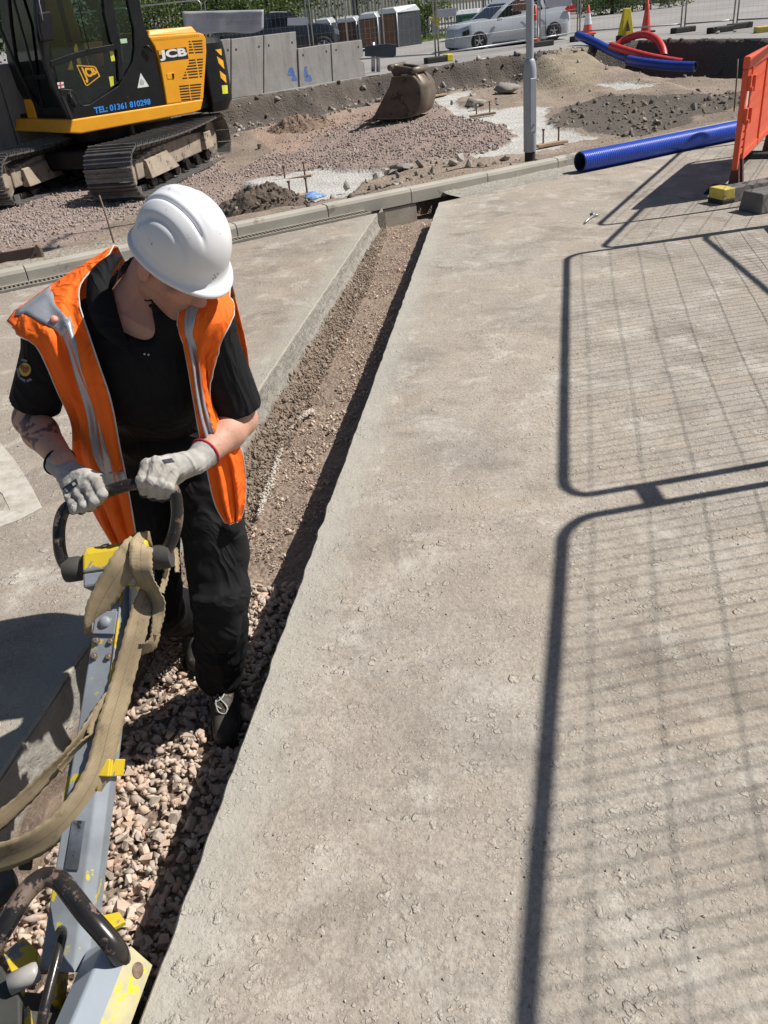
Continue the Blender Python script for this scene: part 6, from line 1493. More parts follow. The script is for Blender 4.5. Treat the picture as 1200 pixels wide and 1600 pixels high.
def unit(tl, tr, br, bl, o, lab, chip=False):
    q = [Wl(*p, o) for p in (bl, br, tr, tl)]
    u = empty('wall_unit', (q[0]+q[1])/2, 0, lab, 'wall unit', 'precast units of the low concrete wall', world=True)
    g = wd_*.012; q = [q[0]+g, q[1]-g, q[2]-g, q[3]+g]; pts = q
    if chip: pts = [q[0], q[1], q[1]*.62+q[2]*.38 - wd_*.0, q[1]*.52+q[2]*.48-wd_*.14, q[1]*.44+q[2]*.56, q[2], q[3]]
    mb = MB(); mb.prism(pts, -wn*.13); mb.build('stem', M_unit, u, bevel=.012)
    mb = MB(); mb.prism([q[0]-np.array([0, 0, .12]), q[1]-np.array([0, 0, .12]), q[1], q[0]], -wn*.8); mb.build('foot', M_unit, u, bevel=.01)
    for a, b in ((.14, .82), (.86, .82)):
        p = (q[0]*(1-a)+q[1]*a)*(1-b)+(q[3]*(1-a)+q[2]*a)*b; MB().lathe([(0, 0), (.022, 0), (.022, .004)], 10, p, tuple(wn)).build('lifting_hole', M_hol, u)
    return u, q
us = [((330, 64), (361, 60), (361, 155), (330, 160), .00, 'grey concrete wall unit half hidden by the back of the excavator'),
      ((361, 61), (412, 55), (412, 147), (361, 155), .02, 'tall grey concrete wall unit beside the one the excavator hides'),
      ((412, 55), (463, 49), (468, 138), (412, 147), .0, 'tallest grey concrete wall unit with the step down on its right'),
      ((465, 76), (517, 68), (520, 128), (468, 138), .03, 'low grey concrete wall unit just right of the step, blue spray on it'),
      ((517, 68), (566, 62), (572, 118), (520, 128), .05, 'paler low concrete wall unit at the right end with a chipped edge', True)]
for k, a in enumerate(us):
    u_, q_ = unit(*a)
    if k in (2, 3):
        for cx_, cy_, w_, h_ in ([(455, 112, 5, 9), (460, 122, 4, 6)] if k == 2 else [(478, 112, 3, 12), (482, 122, 5, 7)]):
            P = [Wl(cx_+w_*math.cos(t)*(1+.3*math.sin(3*t)), cy_+h_*math.sin(t)*(1+.3*math.cos(2*t)), a[4]+.003) for t in np.linspace(0, 6.28, 14, endpoint=False)]
            MB().add(P, [tuple(range(14))]).build('spray_mark', M_graf, u_)
pL = Wl(330, 160); 
for k in range(7):
    a0, a1 = pL - wd_*(1.0*k), pL - wd_*(1.0*(k+1)); u = empty('wall_unit', (a0+a1)/2, 0, ['grey concrete wall unit hidden behind the excavator counterweight', 'grey concrete wall unit hidden behind the yellow engine cover', 'grey concrete wall unit hidden behind the rear of the cab', 'grey concrete wall unit hidden behind the cab door', 'grey concrete wall unit hidden behind the cab windscreen', 'grey concrete wall unit just left of the excavator cab front', 'grey concrete wall unit at the far left edge beyond the excavator'][k], 'wall unit', 'precast units of the low concrete wall', world=True)
    mb = MB(); mb.prism([a1+wd_*.012-np.array([0, 0, .15]), a0-wd_*.012-np.array([0, 0, .15]), a0-wd_*.012+np.array([0, 0, 1.03]), a1+wd_*.012+np.array([0, 0, 1.03])], -wn*.13); mb.build('stem', M_unit, u, bevel=.012)
# ---- plane builder for vehicles seen side on
def vehicle(name, p0, dirv, lab, cat): return empty(name, p0, 0, lab, cat, world=True)
def loft_body(name, pts, nvec, width, mat, par, inset=.05, shrink=.965, bev=.0):
    c = np.mean(pts, 0); rows_ = []
    for t, s_ in ((0, shrink), (.035, .99), (.10, 1.0), (.5, 1.0), (.90, 1.0), (.965, .99), (1, shrink)): rows_.append([c+(p-c)*np.array([s_, s_, 1-(1-s_)*.6]) - nvec*width*t for p in pts])
    mb = MB(); mb.grid(rows_, closed_u=True); n = len(pts); mb.add(rows_[0], [tuple(range(n))]); mb.add(rows_[-1], [tuple(range(n))[::-1]])
    return mb.build(name, mat, par, smooth=True, auto=R(38))
M_tyre = pm('tyre', (.02, .02, .02), (.03, .03, .03), 20, .85); M_rim = pm('alloy_rim', (.52, .53, .54), (.42, .43, .44), 20, .35, .6)
def wheel(c, nvec, r, par, spokes=5):
    w_ = MB(); w_.lathe([(r*.62, .0), (r*.70, .015), (r*.97, .01), (r, -.03), (r, -.17), (r*.9, -.20), (r*.3, -.2)], 28, c, tuple(nvec), cap=False); wh = w_.build('wheel', M_tyre, par, smooth=True)
    x, y, z = frame(nvec); rm = MB(); rm.lathe([(r*.64, .002), (r*.60, .006), (r*.57, -.03), (r*.54, -.12)], 28, c, tuple(nvec), cap=False); rm.lathe([(0, .008), (r*.15, .006), (r*.15, -.05)], 14, c, tuple(nvec))
    for k in range(spokes):
        a = 2*math.pi*k/spokes+.3; d_ = np.array(x)*math.cos(a)+np.array(y)*math.sin(a); t_ = np.cross(d_, np.array(z)); cc = np.array(c)
        rm.hexa([cc+d_*r*.1+t_*r*.10, cc+d_*r*.1-t_*r*.10, cc+d_*r*.6-t_*r*.075, cc+d_*r*.6+t_*r*.075], [p+np.array(z)*.0 for p in [cc+d_*r*.1+t_*r*.08+np.array(z)*.012, cc+d_*r*.1-t_*r*.08+np.array(z)*.012, cc+d_*r*.6-t_*r*.06+np.array(z)*.006, cc+d_*r*.6+t_*r*.06+np.array(z)*.006]])
    rm.build('rim', M_rim, wh); MB().lathe([(0, -.10), (r*.55, -.10)], 20, c, tuple(nvec)).build('brake_disc', M_bk, wh)
# white car
M_car = pm('white_car_paint', (.50, .53, .57), (.45, .48, .52), 2, .25, bump=.0, spot=(.42, .41, .39), sscale=3, sthr=.72); M_car.node_tree.nodes['Principled BSDF'].inputs['Coat Weight'].default_value = .5
d = Nd('car_glass'); d.set((.010, .013, .015), .12); d.b.inputs['Specular IOR Level'].default_value = .22; M_cg = d.m
ca0 = G(745, 78, RZ); cdir = nv(np.array([.97, .243, 0])); cn = np.array([cdir[1], -cdir[0], 0]); cn = cn if cn[1] < 0 else -cn
car = vehicle('parked_car', ca0 + cdir*1.35 - cn*.85, cdir, 'white estate car on the road behind the lamp post, facing left', 'car')
def Ca(x, y, o=0.): return PL(x, y, ca0 + cn*o, cn)
z7 = lambda x, y: (690+x/5., y/5.)
topl = [(719, 58), (722, 48), (731, 40.5), (746, 34.5), (768, 30.5), (795, 26), (818, 21.5), (850, 15.5), (882, 8.5), (896, 5.5), (901, 9)]
botl = [(719.5, 75), (734, 79), (764, 74), (800, 68), (850, 61), (888, 56), (897, 50), (901, 42)]
def body_loft(fn, topl, botl, nvec, width, ns=34, bulge=.05, endr=.30):
    xs = np.linspace(topl[0][0], topl[-1][0], ns); xs = topl[0][0] + (topl[-1][0]-topl[0][0])*(.5-.5*np.cos(np.pi*np.linspace(0, 1, ns)))
    rows_ = []
    for x in xs:
        t = (x-xs[0])/(xs[-1]-xs[0]); yt = np.interp(x, [p[0] for p in topl], [p[1] for p in topl]); yb = np.interp(x, [p[0] for p in botl], [p[1] for p in botl])
        T_, B_ = fn(x, yt), fn(x, yb); nar = endr*(max(0, 1-t/.10)**2 + max(0, (t-.92)/.08)**2)
        row = []
        for v in np.linspace(0, 1, 9): row.append(B_*(1-v)+T_*v - nvec*(nar + bulge*(2*v-.9)**2*1.15))
        for u in (.12, .3, .5, .7, .88): row.append(T_ - nvec*(nar+.06)*(1-u) - nvec*(width-nar-.06)*u + np.array([0, 0, .035*math.sin(u*math.pi)]))
        for v in np.linspace(1, 0, 9): row.append(B_*(1-v)+T_*v - nvec*(width - nar - bulge*(2*v-.9)**2*1.15))
        rows_.append(row)
    mb = MB(); mb.grid(rows_, closed_u=True); n = len(rows_[0]); mb.add(rows_[0], [tuple(range(n))]); mb.add(rows_[-1], [tuple(range(n))[::-1]]); return mb
body_loft(Ca, topl, botl, cn, 1.62, endr=.42).build('body', M_car, car, smooth=True, auto=R(50))
gh = [(768, 32), (783, 17), (797, 4), (812, -6), (850, -12), (880, -12), (893, -2), (897, 7), (882, 11), (818, 23)]
c_ = np.mean([Ca(*p) for p in gh], 0); rows_ = []
for t, s_ in ((.05, 1.0), (.12, 1.0), (.88, 1.0), (.95, 1.0)):
    rr = []
    for p in gh:
        P = Ca(*p); up_f = max(0, (P[2]-RZ-.85)/.6); tt = t + (.5-t)*.22*up_f; rr.append(P - cn*1.75*tt)
    rows_.append(rr)
mb = MB(); mb.grid(rows_, closed_u=True); n = len(gh); mb.add(rows_[0], [tuple(range(n))]); mb.add(rows_[-1], [tuple(range(n))[::-1]]); cabn = mb.build('cabin', M_car, car, bevel=.03, seg=3)
def ghP(x, y, o): 
    P = Ca(x, y); up_f = max(0, (P[2]-RZ-.85)/.6); return P - cn*1.75*(.05+.45*.22*up_f) + cn*o
for q in ([(776, 31), (786, 19), (798, 7), (808, 0), (816, -2), (817, 21)], [(826, 19), (825, -3), (846, -6), (850, 14)], [(855, 13), (852, -6), (876, -6), (888, 5)]):
    mb = MB(); mb.prism([ghP(x, y, .004) for x, y in q], cn*.004); mb.build('side_window', M_cg, cabn)
mb = MB(); mb.prism([ghP(770, 30, -.12), ghP(797, 5, -.16), ghP(797, 5, -1.25), ghP(770, 30, -1.4)], nv(np.array([-.5, -.2, .8]))*.02); mb.build('windscreen', M_cg, cabn)
for (x, y), rr in (((749, 64.5), 13.2), ((865.5, 48.5), 12.4)):
    c = Ca(x, y); rad = np.linalg.norm(Ca(x, y+rr)-c); MB().lathe([(0, .006), (rad*1.17, .006), (rad*1.17, -.2)], 28, c, tuple(cn)).build('wheel_arch', M_dbk, car); wheel(c+cn*.012, cn, rad, car)
for q, m_, nm in (([(886, 9), (897, 7), (899, 16), (888, 19), (882, 14)], pm('tail_lamp_red', (.55, .02, .03), None, 20, .3), 'tail_light'), ([(722, 50), (732, 46), (733, 54), (722, 57)], M_cg, 'headlight')):
    mb = MB(); mb.prism([Ca(x, y, -.02) for x, y in q], cn*.035); mb.build(nm, m_, car, bevel=.006)
mb = MB(); mb.prism([Ca(775, 33, .0), Ca(782, 31, .0), Ca(783, 27, .0), Ca(777, 28, .0)], cn*.16); mb.build('door_mirror', M_car, car, bevel=.02)
MB().tube([Ca(770, 68, .0), Ca(845, 58, .0)], .015, 6).build('sill_strip', M_dbk, car, smooth=True)
for x in (823, 852): MB().tube([Ca(x, 21-(x-818)*.18, .003), Ca(x+1, 60-(x-820)*.12, .003)], .006, 5).build('door_gap', M_dbk, car)
# dark pickup behind the wall
pk0 = np.array([W(505, 75, 33.)[0], 33., RZ]); pdir = nv(np.array([1, .10, 0])); pn = np.array([pdir[1], -pdir[0], 0])
pick = vehicle('pickup_truck', pk0-pdir*1.5-pn*.9, pdir, 'dark blue pickup truck parked behind the concrete wall and the banner', 'pickup')
M_pick = pm('dark_car_paint', (.018, .024, .034), (.025, .03, .04), 3, .25); M_chr = pm('pale_metal', (.5, .5, .5), None, 20, .3, .6)
def Pk(x, y, o=0.): return PL(x, y, pk0 + pn*o, pn)
body_loft(Pk, [(332, 58), (405, 51), (418, 45), (470, 40), (492, 37), (515, 38), (527, 44), (532, 54)], [(332, 90), (440, 84), (505, 76), (524, 74), (531, 68)], pn, 1.85).build('body', M_pick, pick, smooth=True, auto=R(50))
rows_ = []
gh2 = [(408, 52), (411, 28), (416, 21), (430, 19), (452, 19), (463, 24), (478, 41), (470, 44)]
for t in (.04, .10, .90, .96): rows_.append([Pk(*p)-pn*1.85*(t+(.5-t)*.2*max(0, (Pk(*p)[2]-RZ-1.0)/.7)) for p in gh2])
mb = MB(); mb.grid(rows_, closed_u=True); n = len(gh2); mb.add(rows_[0], [tuple(range(n))]); mb.add(rows_[-1], [tuple(range(n))[::-1]]); pcab = mb.build('cab', M_pick, pick, bevel=.03, seg=3)
mb = MB(); mb.prism([Pk(418, 23, .0)-pn*.26, Pk(455, 22, .0)-pn*.26, Pk(448, 17.5, .0)-pn*.35, Pk(424, 17.5, 0)-pn*.35], -pn*1.2); mb.build('roof', M_chr, pcab, bevel=.02)
for q in ([(424, 41), (423, 27), (443, 25), (444, 39)], [(447, 39), (446, 25), (456, 26), (468, 38)]):
    mb = MB(); mb.prism([Pk(x, y)-pn*1.85*(.04+.46*.2*max(0, (Pk(x, y)[2]-RZ-1.0)/.7))+pn*.006 for x, y in q], pn*.004); mb.build('side_window', M_cg, pcab)
for x in (352, 506): c = Pk(x, 75 if x > 400 else 88); MB().lathe([(0, .006), (.42, .006), (.42, -.2)], 24, c, tuple(pn)).build('wheel_arch', M_dbk, pick); wheel(c+pn*.012, pn, .37, pick, 6)
mb = MB(); mb.prism([Pk(522, 44, -.02), Pk(529, 47, -.02), Pk(530, 54, -.02), Pk(523, 52, -.02)], pn*.04); mb.build('headlight', M_chr, pick, bevel=.01)
# ---- mesh fence panels of the far site boundary
M_galv2 = M_galv
def far_fence(pa_, pb_, lab, grp, H=2.0, wires=(.14, .28)):
    a, b = np.array(pa_), np.array(pb_); return mesh_panel('mesh_fence', a, b-a, float(np.linalg.norm((b-a)[:2])), lab, grp, H, False, wires, RZ, .021, .0012)
gF = 'mesh fence panels along the broken road edge'
Rp = lambda x, y: G(x, y, RZ)
pp_ = [Rp(545, 106), Rp(684, 97), Rp(842, 72), Rp(903, 61), Rp(1066, 50), Rp(1148, 44), Rp(1290, 38)]
for k, lab in enumerate(['mesh fence panel behind the bucket, left of the post with yellow clips', 'mesh fence panel between the yellow clip post and the lamp post', 'short mesh fence panel in front of the rear of the white car', 'mesh fence panel behind the ducts and the arched red duct', 'mesh fence panel above the dark pit, right of the red cone', 'mesh fence panel at the far right edge above the dark pit']):
    a, b = pp_[k], pp_[k+1]; u_ = nv(b-a)*.05; far_fence(a+u_, b-u_, lab, gF)
gB = 'mesh fence panels in front of the hedge'
def at40(x, Y=31.): return np.array([W(x, 60, Y)[0], Y, RZ])
q = [at40(95), at40(213), at40(326), at40(486), at40(603)]
for k, lab in enumerate(['mesh fence panel glimpsed through the excavator cab glass', 'mesh fence panel with rounded top above the excavator engine cover', 'mesh fence panel carrying the white banner', 'mesh fence panel in front of the brown cabinets']):
    a, b = q[k], q[k+1]; u_ = nv(b-a)*.06; far_fence(a+u_, b-u_, lab, gB)
# clips and feet
M_yclip = pm('yellow_clip', (.72, .60, .03), None, 20, .5)
for (x, y), lb in zip(((675, 30), (685, 31), (684, 38)), ('left one of the yellow clips on the fence post left of the white car', 'upper right one of the yellow clips on the fence post left of the white car', 'lowest of the yellow clips on the fence post left of the white car')):
    p = W(x, y, pp_[1][1]-.06); tag(MB().box(p, (.10, .06, .07)).build('fence_clip', M_yclip, bevel=.012), lb, 'clip', 'yellow clips on the fence post')
for (x, y, cap, lab) in [(665, 100, True, 'black block with a yellow end under the fence post with yellow clips'), (829, 75, False, 'dark block under the fence post beside the lamp post'), (893, 66, False, 'dark block under the twin fence posts at the blue duct end'),
                         (1051, 53, False, 'dark block under the twin fence posts above the pit'), (1139, 47, False, 'dark block under the single fence post above the pit'), (1108, 53, False, 'loose dark block lying between the two fence posts above the pit')]:
    p = Rp(x, y); foot_block_ = p
    r_ = empty('weight_block', p, 0, lab, 'block', 'blocks under the far fence', world=True); dv = nv(np.array([.93, .35, 0])); sv = np.array([-dv[1], dv[0], 0])
    mb = MB(); mb.box(p+dv*.33+np.array([0, 0, .065]), (.66, .22, .13), (tuple(dv), tuple(sv), (0, 0, 1))); mb.build('block', M_dark, r_, bevel=.02)
    if cap: mb = MB(); mb.box(p+dv*.62+np.array([0, 0, .075]), (.16, .235, .145), (tuple(dv), tuple(sv), (0, 0, 1))); mb.build('yellow_cap', M_yclip, r_, bevel=.015)
p = Rp(1189, 51); tag(MB().box(p+np.array([0, 0, .06]), (.28, .2, .13)).build('weight_block', M_capy, bevel=.02), 'small yellow block on the road above the pit at the right edge', 'block')
# ---- cones and yellow sign
M_cred = pm('cone_red', (.72, .075, .045), (.60, .07, .05), 9, .5); M_cwh = pm('cone_sleeve', (.68, .70, .74), (.6, .62, .66), 9, .45)
def cone(px, py, H, lab, sleeve=True, base=True, rb=.155, slv=(.34, .72)):
    p = Rp(px, py); root = empty('traffic_cone', p, 0, lab, 'cone', 'traffic cones on the road', world=True)
    r = lambda t: rb*(1-t)+.028*t
    if base: mb = MB(); mb.box(p+np.array([0, 0, .025]), (.42, .42, .05)); mb.build('base', M_cred if sleeve else M_dark, root, bevel=.02)
    MB().lathe([(r(0), .04), (r(.3), H*.3), (r(.7), H*.7), (.028, H-.01), (.015, H)], 22, p).build('body', M_cred, root, smooth=True, auto=R(50))
    if sleeve: MB().lathe([(r(slv[0])+.004, H*slv[0]), (r(slv[1])+.004, H*slv[1])], 22, p, cap=False).build('sleeve', M_cwh, root, smooth=True)
cone(918, 54, .78, 'red and white traffic cone just right of the white car')
cone(836, 71, .95, 'red and white traffic cone half hidden behind the lamp post', slv=(.22, .62))
cone(1009, 51, .80, 'plain red traffic cone without a white sleeve above the red arch', False, True, .14)
p = Rp(977, 64); yr = empty('wet_floor_sign', p, 0, 'yellow folding caution sign with a black base near the red cone', 'sign', world=True)
for s_ in (-1, 1):
    mb = MB(); mb.hexa([p+np.array([-.15, s_*.16, .12]), p+np.array([.15, s_*.16, .12]), p+np.array([.15, s_*.19, .12]), p+np.array([-.15, s_*.19, .12])], [p+np.array([-.08, s_*.02, .70]), p+np.array([.08, s_*.02, .70]), p+np.array([.08, s_*.05, .70]), p+np.array([-.08, s_*.05, .70])]); mb.build('panel', M_yclip, yr, bevel=.01)
    mb = MB(); mb.box(p+np.array([0, s_*.18, .06]), (.36, .08, .13)); mb.build('foot', M_dark, yr, bevel=.01)
mb = MB(); mb.prism([p+np.array([-.05, -.186, .22]), p+np.array([.05, -.186, .22]), p+np.array([.0, -.10, .46])], (0, -.012, 0)); mb.build('warning_mark', M_dbk, yr)
# ---- ducts
M_dred = pm('red_duct', (.60, .045, .04), (.50, .05, .045), 6, .4); M_dblu = pm('blue_duct', (.02, .06, .36), (.018, .05, .30), 6, .35)
def duct(pts, r, mat, lab):
    P = [G(x, y, z) for x, y, z in pts]; root = empty('cable_duct', P[len(P)//2]-np.array([0, 0, r]), 0, lab, 'duct', 'plastic ducts at the pit', world=True); S_ = spline(P, 8)
    prof = [r*(1.0 if k % 2 else .955) for k in range(len(S_))]
    mb = MB(); mb.tube(S_, prof, 16, caps=False); mb.build('wall', mat, root, smooth=True)
    for e_, i_ in ((S_[0], S_[1]), (S_[-1], S_[-2])): MB().lathe([(0, -.02), (r*.82, -.02), (r*.84, .002), (r*.99, .002)], 16, e_, tuple(nv(e_-i_)), cap=False).build('open_end', M_hole, root)
def dw(*pts): return [(x, y, float(W(x, y, Y)[2])) for x, y, Y in pts]
lo_ = onT(1084, 107); lY = lo_[1]
duct(dw((903, 55, 23.9), (930, 67, 23.0), (957, 81, 22.2), (985, 92, 21.5), (1012, 99, 21.0)), .105, M_dblu, 'blue duct sloping down from the road beside the white car')
duct(dw((982, 94, 21.2), (1010, 99, 20.6), (1050, 103, 20.1), (1086, 104.5, 19.7)), .105, M_dblu, 'blue duct lying low at the edge of the dark pit')
duct(dw((955, 71.5, 22.2), (985, 81, 21.5), (1020, 90, 20.9), (1066, 98, 20.4)), .085, M_dred, 'straight red duct lying on the blue ducts')
duct(dw((962, 73, 22.6), (975, 63, 22.6), (992, 56, 22.4), (1010, 54.5, 22.0), (1026, 62, 21.7), (1035, 75, 21.4), (1038, 88, 21.2)), .082, M_dred, 'red duct bent into an arch over the pit')
# ---- boards and plates
M_bd = pm('board_dark', (.045, .06, .075), (.06, .075, .09), 6, .6); M_plate = pm('plate_white', (.60, .60, .66), (.52, .52, .58), 6, .6); M_brn = pm('plate_brown', (.25, .13, .09), (.2, .11, .08), 8, .7)
b_ = Rp(597, 112); bY = b_[1]; br_ = empty('road_sign', b_, 0, 'dark blank back of a low road sign on two legs behind the wall end', 'sign', world=True)
mb = MB(); mb.prism([W(570, 72, bY), W(606, 68, bY), W(619, 70, bY), W(619, 86, bY), W(615, 90, bY), W(570, 88, bY)], (0, .02, 0)); mb.build('board', M_bd, br_, bevel=.008)
for x in (583, 591): MB().tube([W(x, 112, bY+.05), W(x, 70 if x > 585 else 66, bY+.05)], .045, 8).build('leg', M_galv, br_, smooth=True)
def notice(x0, y0, x1, y1, Y, mat, lab, nm='notice_board', ya=0):
    o = plate(nm, [W(x0, y1+ya, Y), W(x1, y1, Y), W(x1, y0, Y), W(x0, y0+ya, Y)], mat, (0, .02, 0), None, .004); tag(o, lab, 'notice')
notice(683, 12, 713, 25, pp_[1][1]-.08, M_plate, 'white notice plate fixed on the fence left of the white car', ya=3)
notice(449, 27, 480, 39, 30.9, M_plate, 'white notice plate on the fence in front of the pickup truck', ya=1)
notice(801, 0, 824, 16, pp_[2][1]-.15, M_brn, 'brown notice plate beside the top of the lamp post', ya=2)
notice(852, -8, 893, 9, pp_[2][1]+.3, M_plate, 'pale plate on the fence in front of the car rear window', ya=3)
# banner seen from behind, its print showing through reversed
bn0 = 30.92; M_ban = pm('banner_cloth', (.44, .42, .44), (.37, .36, .40), 3, .8, bump=.2, bscale=8, bdist=.02); M_bant = pm('banner_print', (.33, .32, .37), None, 10, .8)
rows_ = []
for v in np.linspace(0, 1, 9):
    row = []
    for u in np.linspace(0, 1, 30):
        top = (284+(412-284)*u, 18-3*u); bot_y = 53 - 2*u - (6*max(0, (u-.78)/.22)**2) + 3*math.sin(u*9)*.4
        x, y = 284+(412-284)*u + (6*v*(1-u)), top[1]*(1-v)+bot_y*v
        row.append(W(x, y, bn0 - .05*math.sin(u*14+v*2)*v - .04*v))
    rows_.append(row)
ban = empty('site_banner', W(350, 55, bn0), 0, 'pale site banner seen from behind hanging on the fence above the excavator', 'banner', world=True)
MB().grid(rows_).build('cloth', M_ban, ban, smooth=True, solid=.004)
mb = MB(); text_on(mb, 'We are considerate', [W(322, 29, bn0-.13), W(410, 28, bn0-.13), W(410, 19, bn0-.13), W(322, 21, bn0-.13)], (0, -1, 0), .012, True); text_on(mb, 'constructors this', [W(352, 39, bn0-.14), W(408, 38, bn0-.14), W(408, 30, bn0-.14), W(352, 31, bn0-.14)], (0, -1, 0), .012, True); mb.build('reversed_print', M_bant, ban)
# ---- cabinets on the verge
M_cbr = pm('cabinet_board', (.20, .105, .06), (.15, .08, .048), 6, .7, bump=.2, bscale=30); M_clid = pm('cabinet_lid', (.46, .48, .50), (.38, .40, .42), 6, .45, .2); M_cdk = pm('cabinet_side', (.03, .035, .042), (.04, .045, .052), 5, .6)
def cabinet(x0, x1, yt, yb, Y, lab, skew=.25, wside=None):
    a, b = W(x0, yb, Y), W(x1, yb-2, Y); a[2] = b[2] = RZ; zt = W(x0, yt, Y)[2]; dv = nv(b-a); back = np.array([skew, 1, 0])*.85; L = np.linalg.norm(b-a); h = zt-RZ
    root = empty('storage_cabinet', (a+b)/2, 0, lab, 'cabinet', 'brown cabinets with grey lids on the verge', world=True); U = np.array([0, 0, 1.])
    mb = MB(); mb.hexa([a, b, b+back, a+back], [a+U*h*.84, b+U*h*.84, b+back+U*h*.84, a+back+U*h*.84]); mb.build('carcass', M_cdk, root, bevel=.01)
    n_ = np.array([dv[1], -dv[0], 0]); mb = MB(); mb.prism([a+dv*.07+U*.06, b-dv*.07+U*.06, b-dv*.07+U*h*.80, a+dv*.07+U*h*.80], n_*.012); mb.build('front_panel', M_cbr, root)
    mb = MB(); mb.hexa([a-dv*.03+U*h*.83+n_*.04, b+dv*.03+U*h*.83+n_*.04, b+dv*.03+back+U*h*.83, a-dv*.03+back+U*h*.83], [a+dv*.08+U*h*.97+n_*.0, b-dv*.08+U*h*.97, b-dv*.08+back*.92+U*h, a+dv*.08+back*.92+U*h]); mb.build('lid', M_clid, root, bevel=.03, seg=3)
    for e in (a, b): MB().tube([e+n_*.01, e+n_*.01+U*h*.84], .03, 6).build('corner_post', M_clid, root, smooth=True)
cabinet(495, 519, 29, 66, 35.5, 'farthest left brown cabinet with a grey lid behind the pickup bonnet')
cabinet(529, 559, 27, 64, 34.5, 'brown cabinet with a grey lid just right of the pickup bonnet')
cabinet(563, 592, 20, 64, 34.0, 'brown cabinet with the palest lid between its two neighbours')
cabinet(592, 622, 12, 61, 34.5, 'tallest brown cabinet with a dark tall side at the right end', 1.1)
# green waste container
gY = 35.; a, b = W(714, 50, gY), W(746, 46, gY); a[2] = b[2] = RZ; U = np.array([0, 0, 1.]); back = np.array([.3, 1, 0]); gc = empty('waste_container', (a+b)/2, 0, 'green wheeled waste container with a grey lid behind the bonnet of the white car', 'container', world=True)
M_grn = pm('green_plastic', (.012, .12, .075), (.012, .10, .06), 5, .5); zt = W(714, 18, gY)[2]-RZ
mb = MB(); mb.hexa([a+U*.15, b+U*.15, b+back+U*.15, a+back+U*.15], [a-(b-a)*.05+U*zt*.88, b+(b-a)*.05+U*zt*.88, b+back+U*zt*.88, a+back+U*zt*.88]); mb.build('body', M_grn, gc, bevel=.04, seg=3)
mb = MB(); mb.hexa([a-(b-a)*.08+U*zt*.88, b+(b-a)*.08+U*zt*.88, b+back+U*zt*.88, a+back+U*zt*.88], [a+U*zt+back*.2, b+U*zt+back*.2, b+back*.8+U*zt*1.04, a+back*.8+U*zt*1.04]); mb.build('lid', M_clid, gc, bevel=.03)
mb = MB(); mb.prism([a*.7+b*.3+U*zt*.60-back*.03, a*.25+b*.75+U*zt*.60-back*.03, a*.25+b*.75+U*zt*.72-back*.03, a*.7+b*.3+U*zt*.72-back*.03], (0, -.01, 0)); mb.build('pale_label', pm('label_green', (.16, .32, .25), None, 20, .6), gc)
for e in (a+(b-a)*.1, b-(b-a)*.1): MB().lathe([(.08, -.03), (.08, .03)], 14, e+U*.08+back*.1, (0, 1, 0)).build('castor', M_dark, gc)
# ---- palisade fence
M_pal = pm('palisade_steel', (.20, .225, .215), (.26, .28, .265), 4, .6, .3)
f0, f1 = np.array([-9., 41., RZ]), np.array([10.5, 45.5, RZ]); fd = nv(f1-f0); fnn = np.array([fd[1], -fd[0], 0]); FLn = float(np.linalg.norm(f1-f0))
pf = empty('palisade_fence', f0, 0, 'grey steel palisade fence behind the cabinets and the container', 'fence', world=True); pale = None; n = int(FLn/.155)
for k in range(n):
    p = f0+fd*(k*.155)
    if pale is None:
        mb = MB(); P0 = p
        mb.hexa([p-fd*.035, p+fd*.035, p+fd*.035-fnn*.02, p-fd*.035-fnn*.02], [p-fd*.035+U*2.25, p+fd*.035+U*2.25, p+fd*.035-fnn*.02+U*2.25, p-fd*.035-fnn*.02+U*2.25])
        mb.prism([p-fd*.035+U*2.25, p+fd*.035+U*2.25, p+U*2.42], -fnn*.02); pale = mb.build('pale', M_pal, pf); continue
    o = pale.copy(); col.objects.link(o); o.location = Vector(p-P0)
for z in (.4, 1.95): mb = MB(); mb.box((f0+f1)/2-fnn*.045+U*z, (FLn, .05, .06), (tuple(fd), tuple(fnn), (0, 0, 1))); mb.build('rail', M_pal, pf)
for k in range(0, 8): mb = MB(); mb.box(f0+fd*(k*2.75)-fnn*.09+U*1.2, (.10, .05, 2.4), (tuple(fd), tuple(fnn), (0, 0, 1))); mb.build('post', M_pal, pf)
# ---- leaves
def leafmat(name, a, b):
    d = Nd(name); r = attr(d, 'rnd').outputs['Fac']; c = d.mix(r, a, b); m = d.set(c, .55); d.b.inputs['Specular IOR Level'].default_value = .3
    tr = d.n('ShaderNodeBsdfTranslucent'); d.l(d.mix(.4, c, (.12, .2, .02)), tr.inputs[0]); mx = d.n('ShaderNodeMixShader'); mx.inputs[0].default_value = .25; d.l(d.b.outputs[0], mx.inputs[1]); d.l(tr.outputs[0], mx.inputs[2]); d.l(mx.outputs[0], d.out.inputs[0]); return m
M_lf = [leafmat('leaf_mid', (.035, .07, .018), (.085, .13, .035)), leafmat('leaf_dark', (.022, .045, .016), (.05, .085, .028)), leafmat('leaf_light', (.06, .10, .022), (.14, .17, .05))]
M_bark = pm('bark', (.10, .08, .06), (.07, .055, .04), 6, .9, bump=.6, bscale=20, bdist=.02)
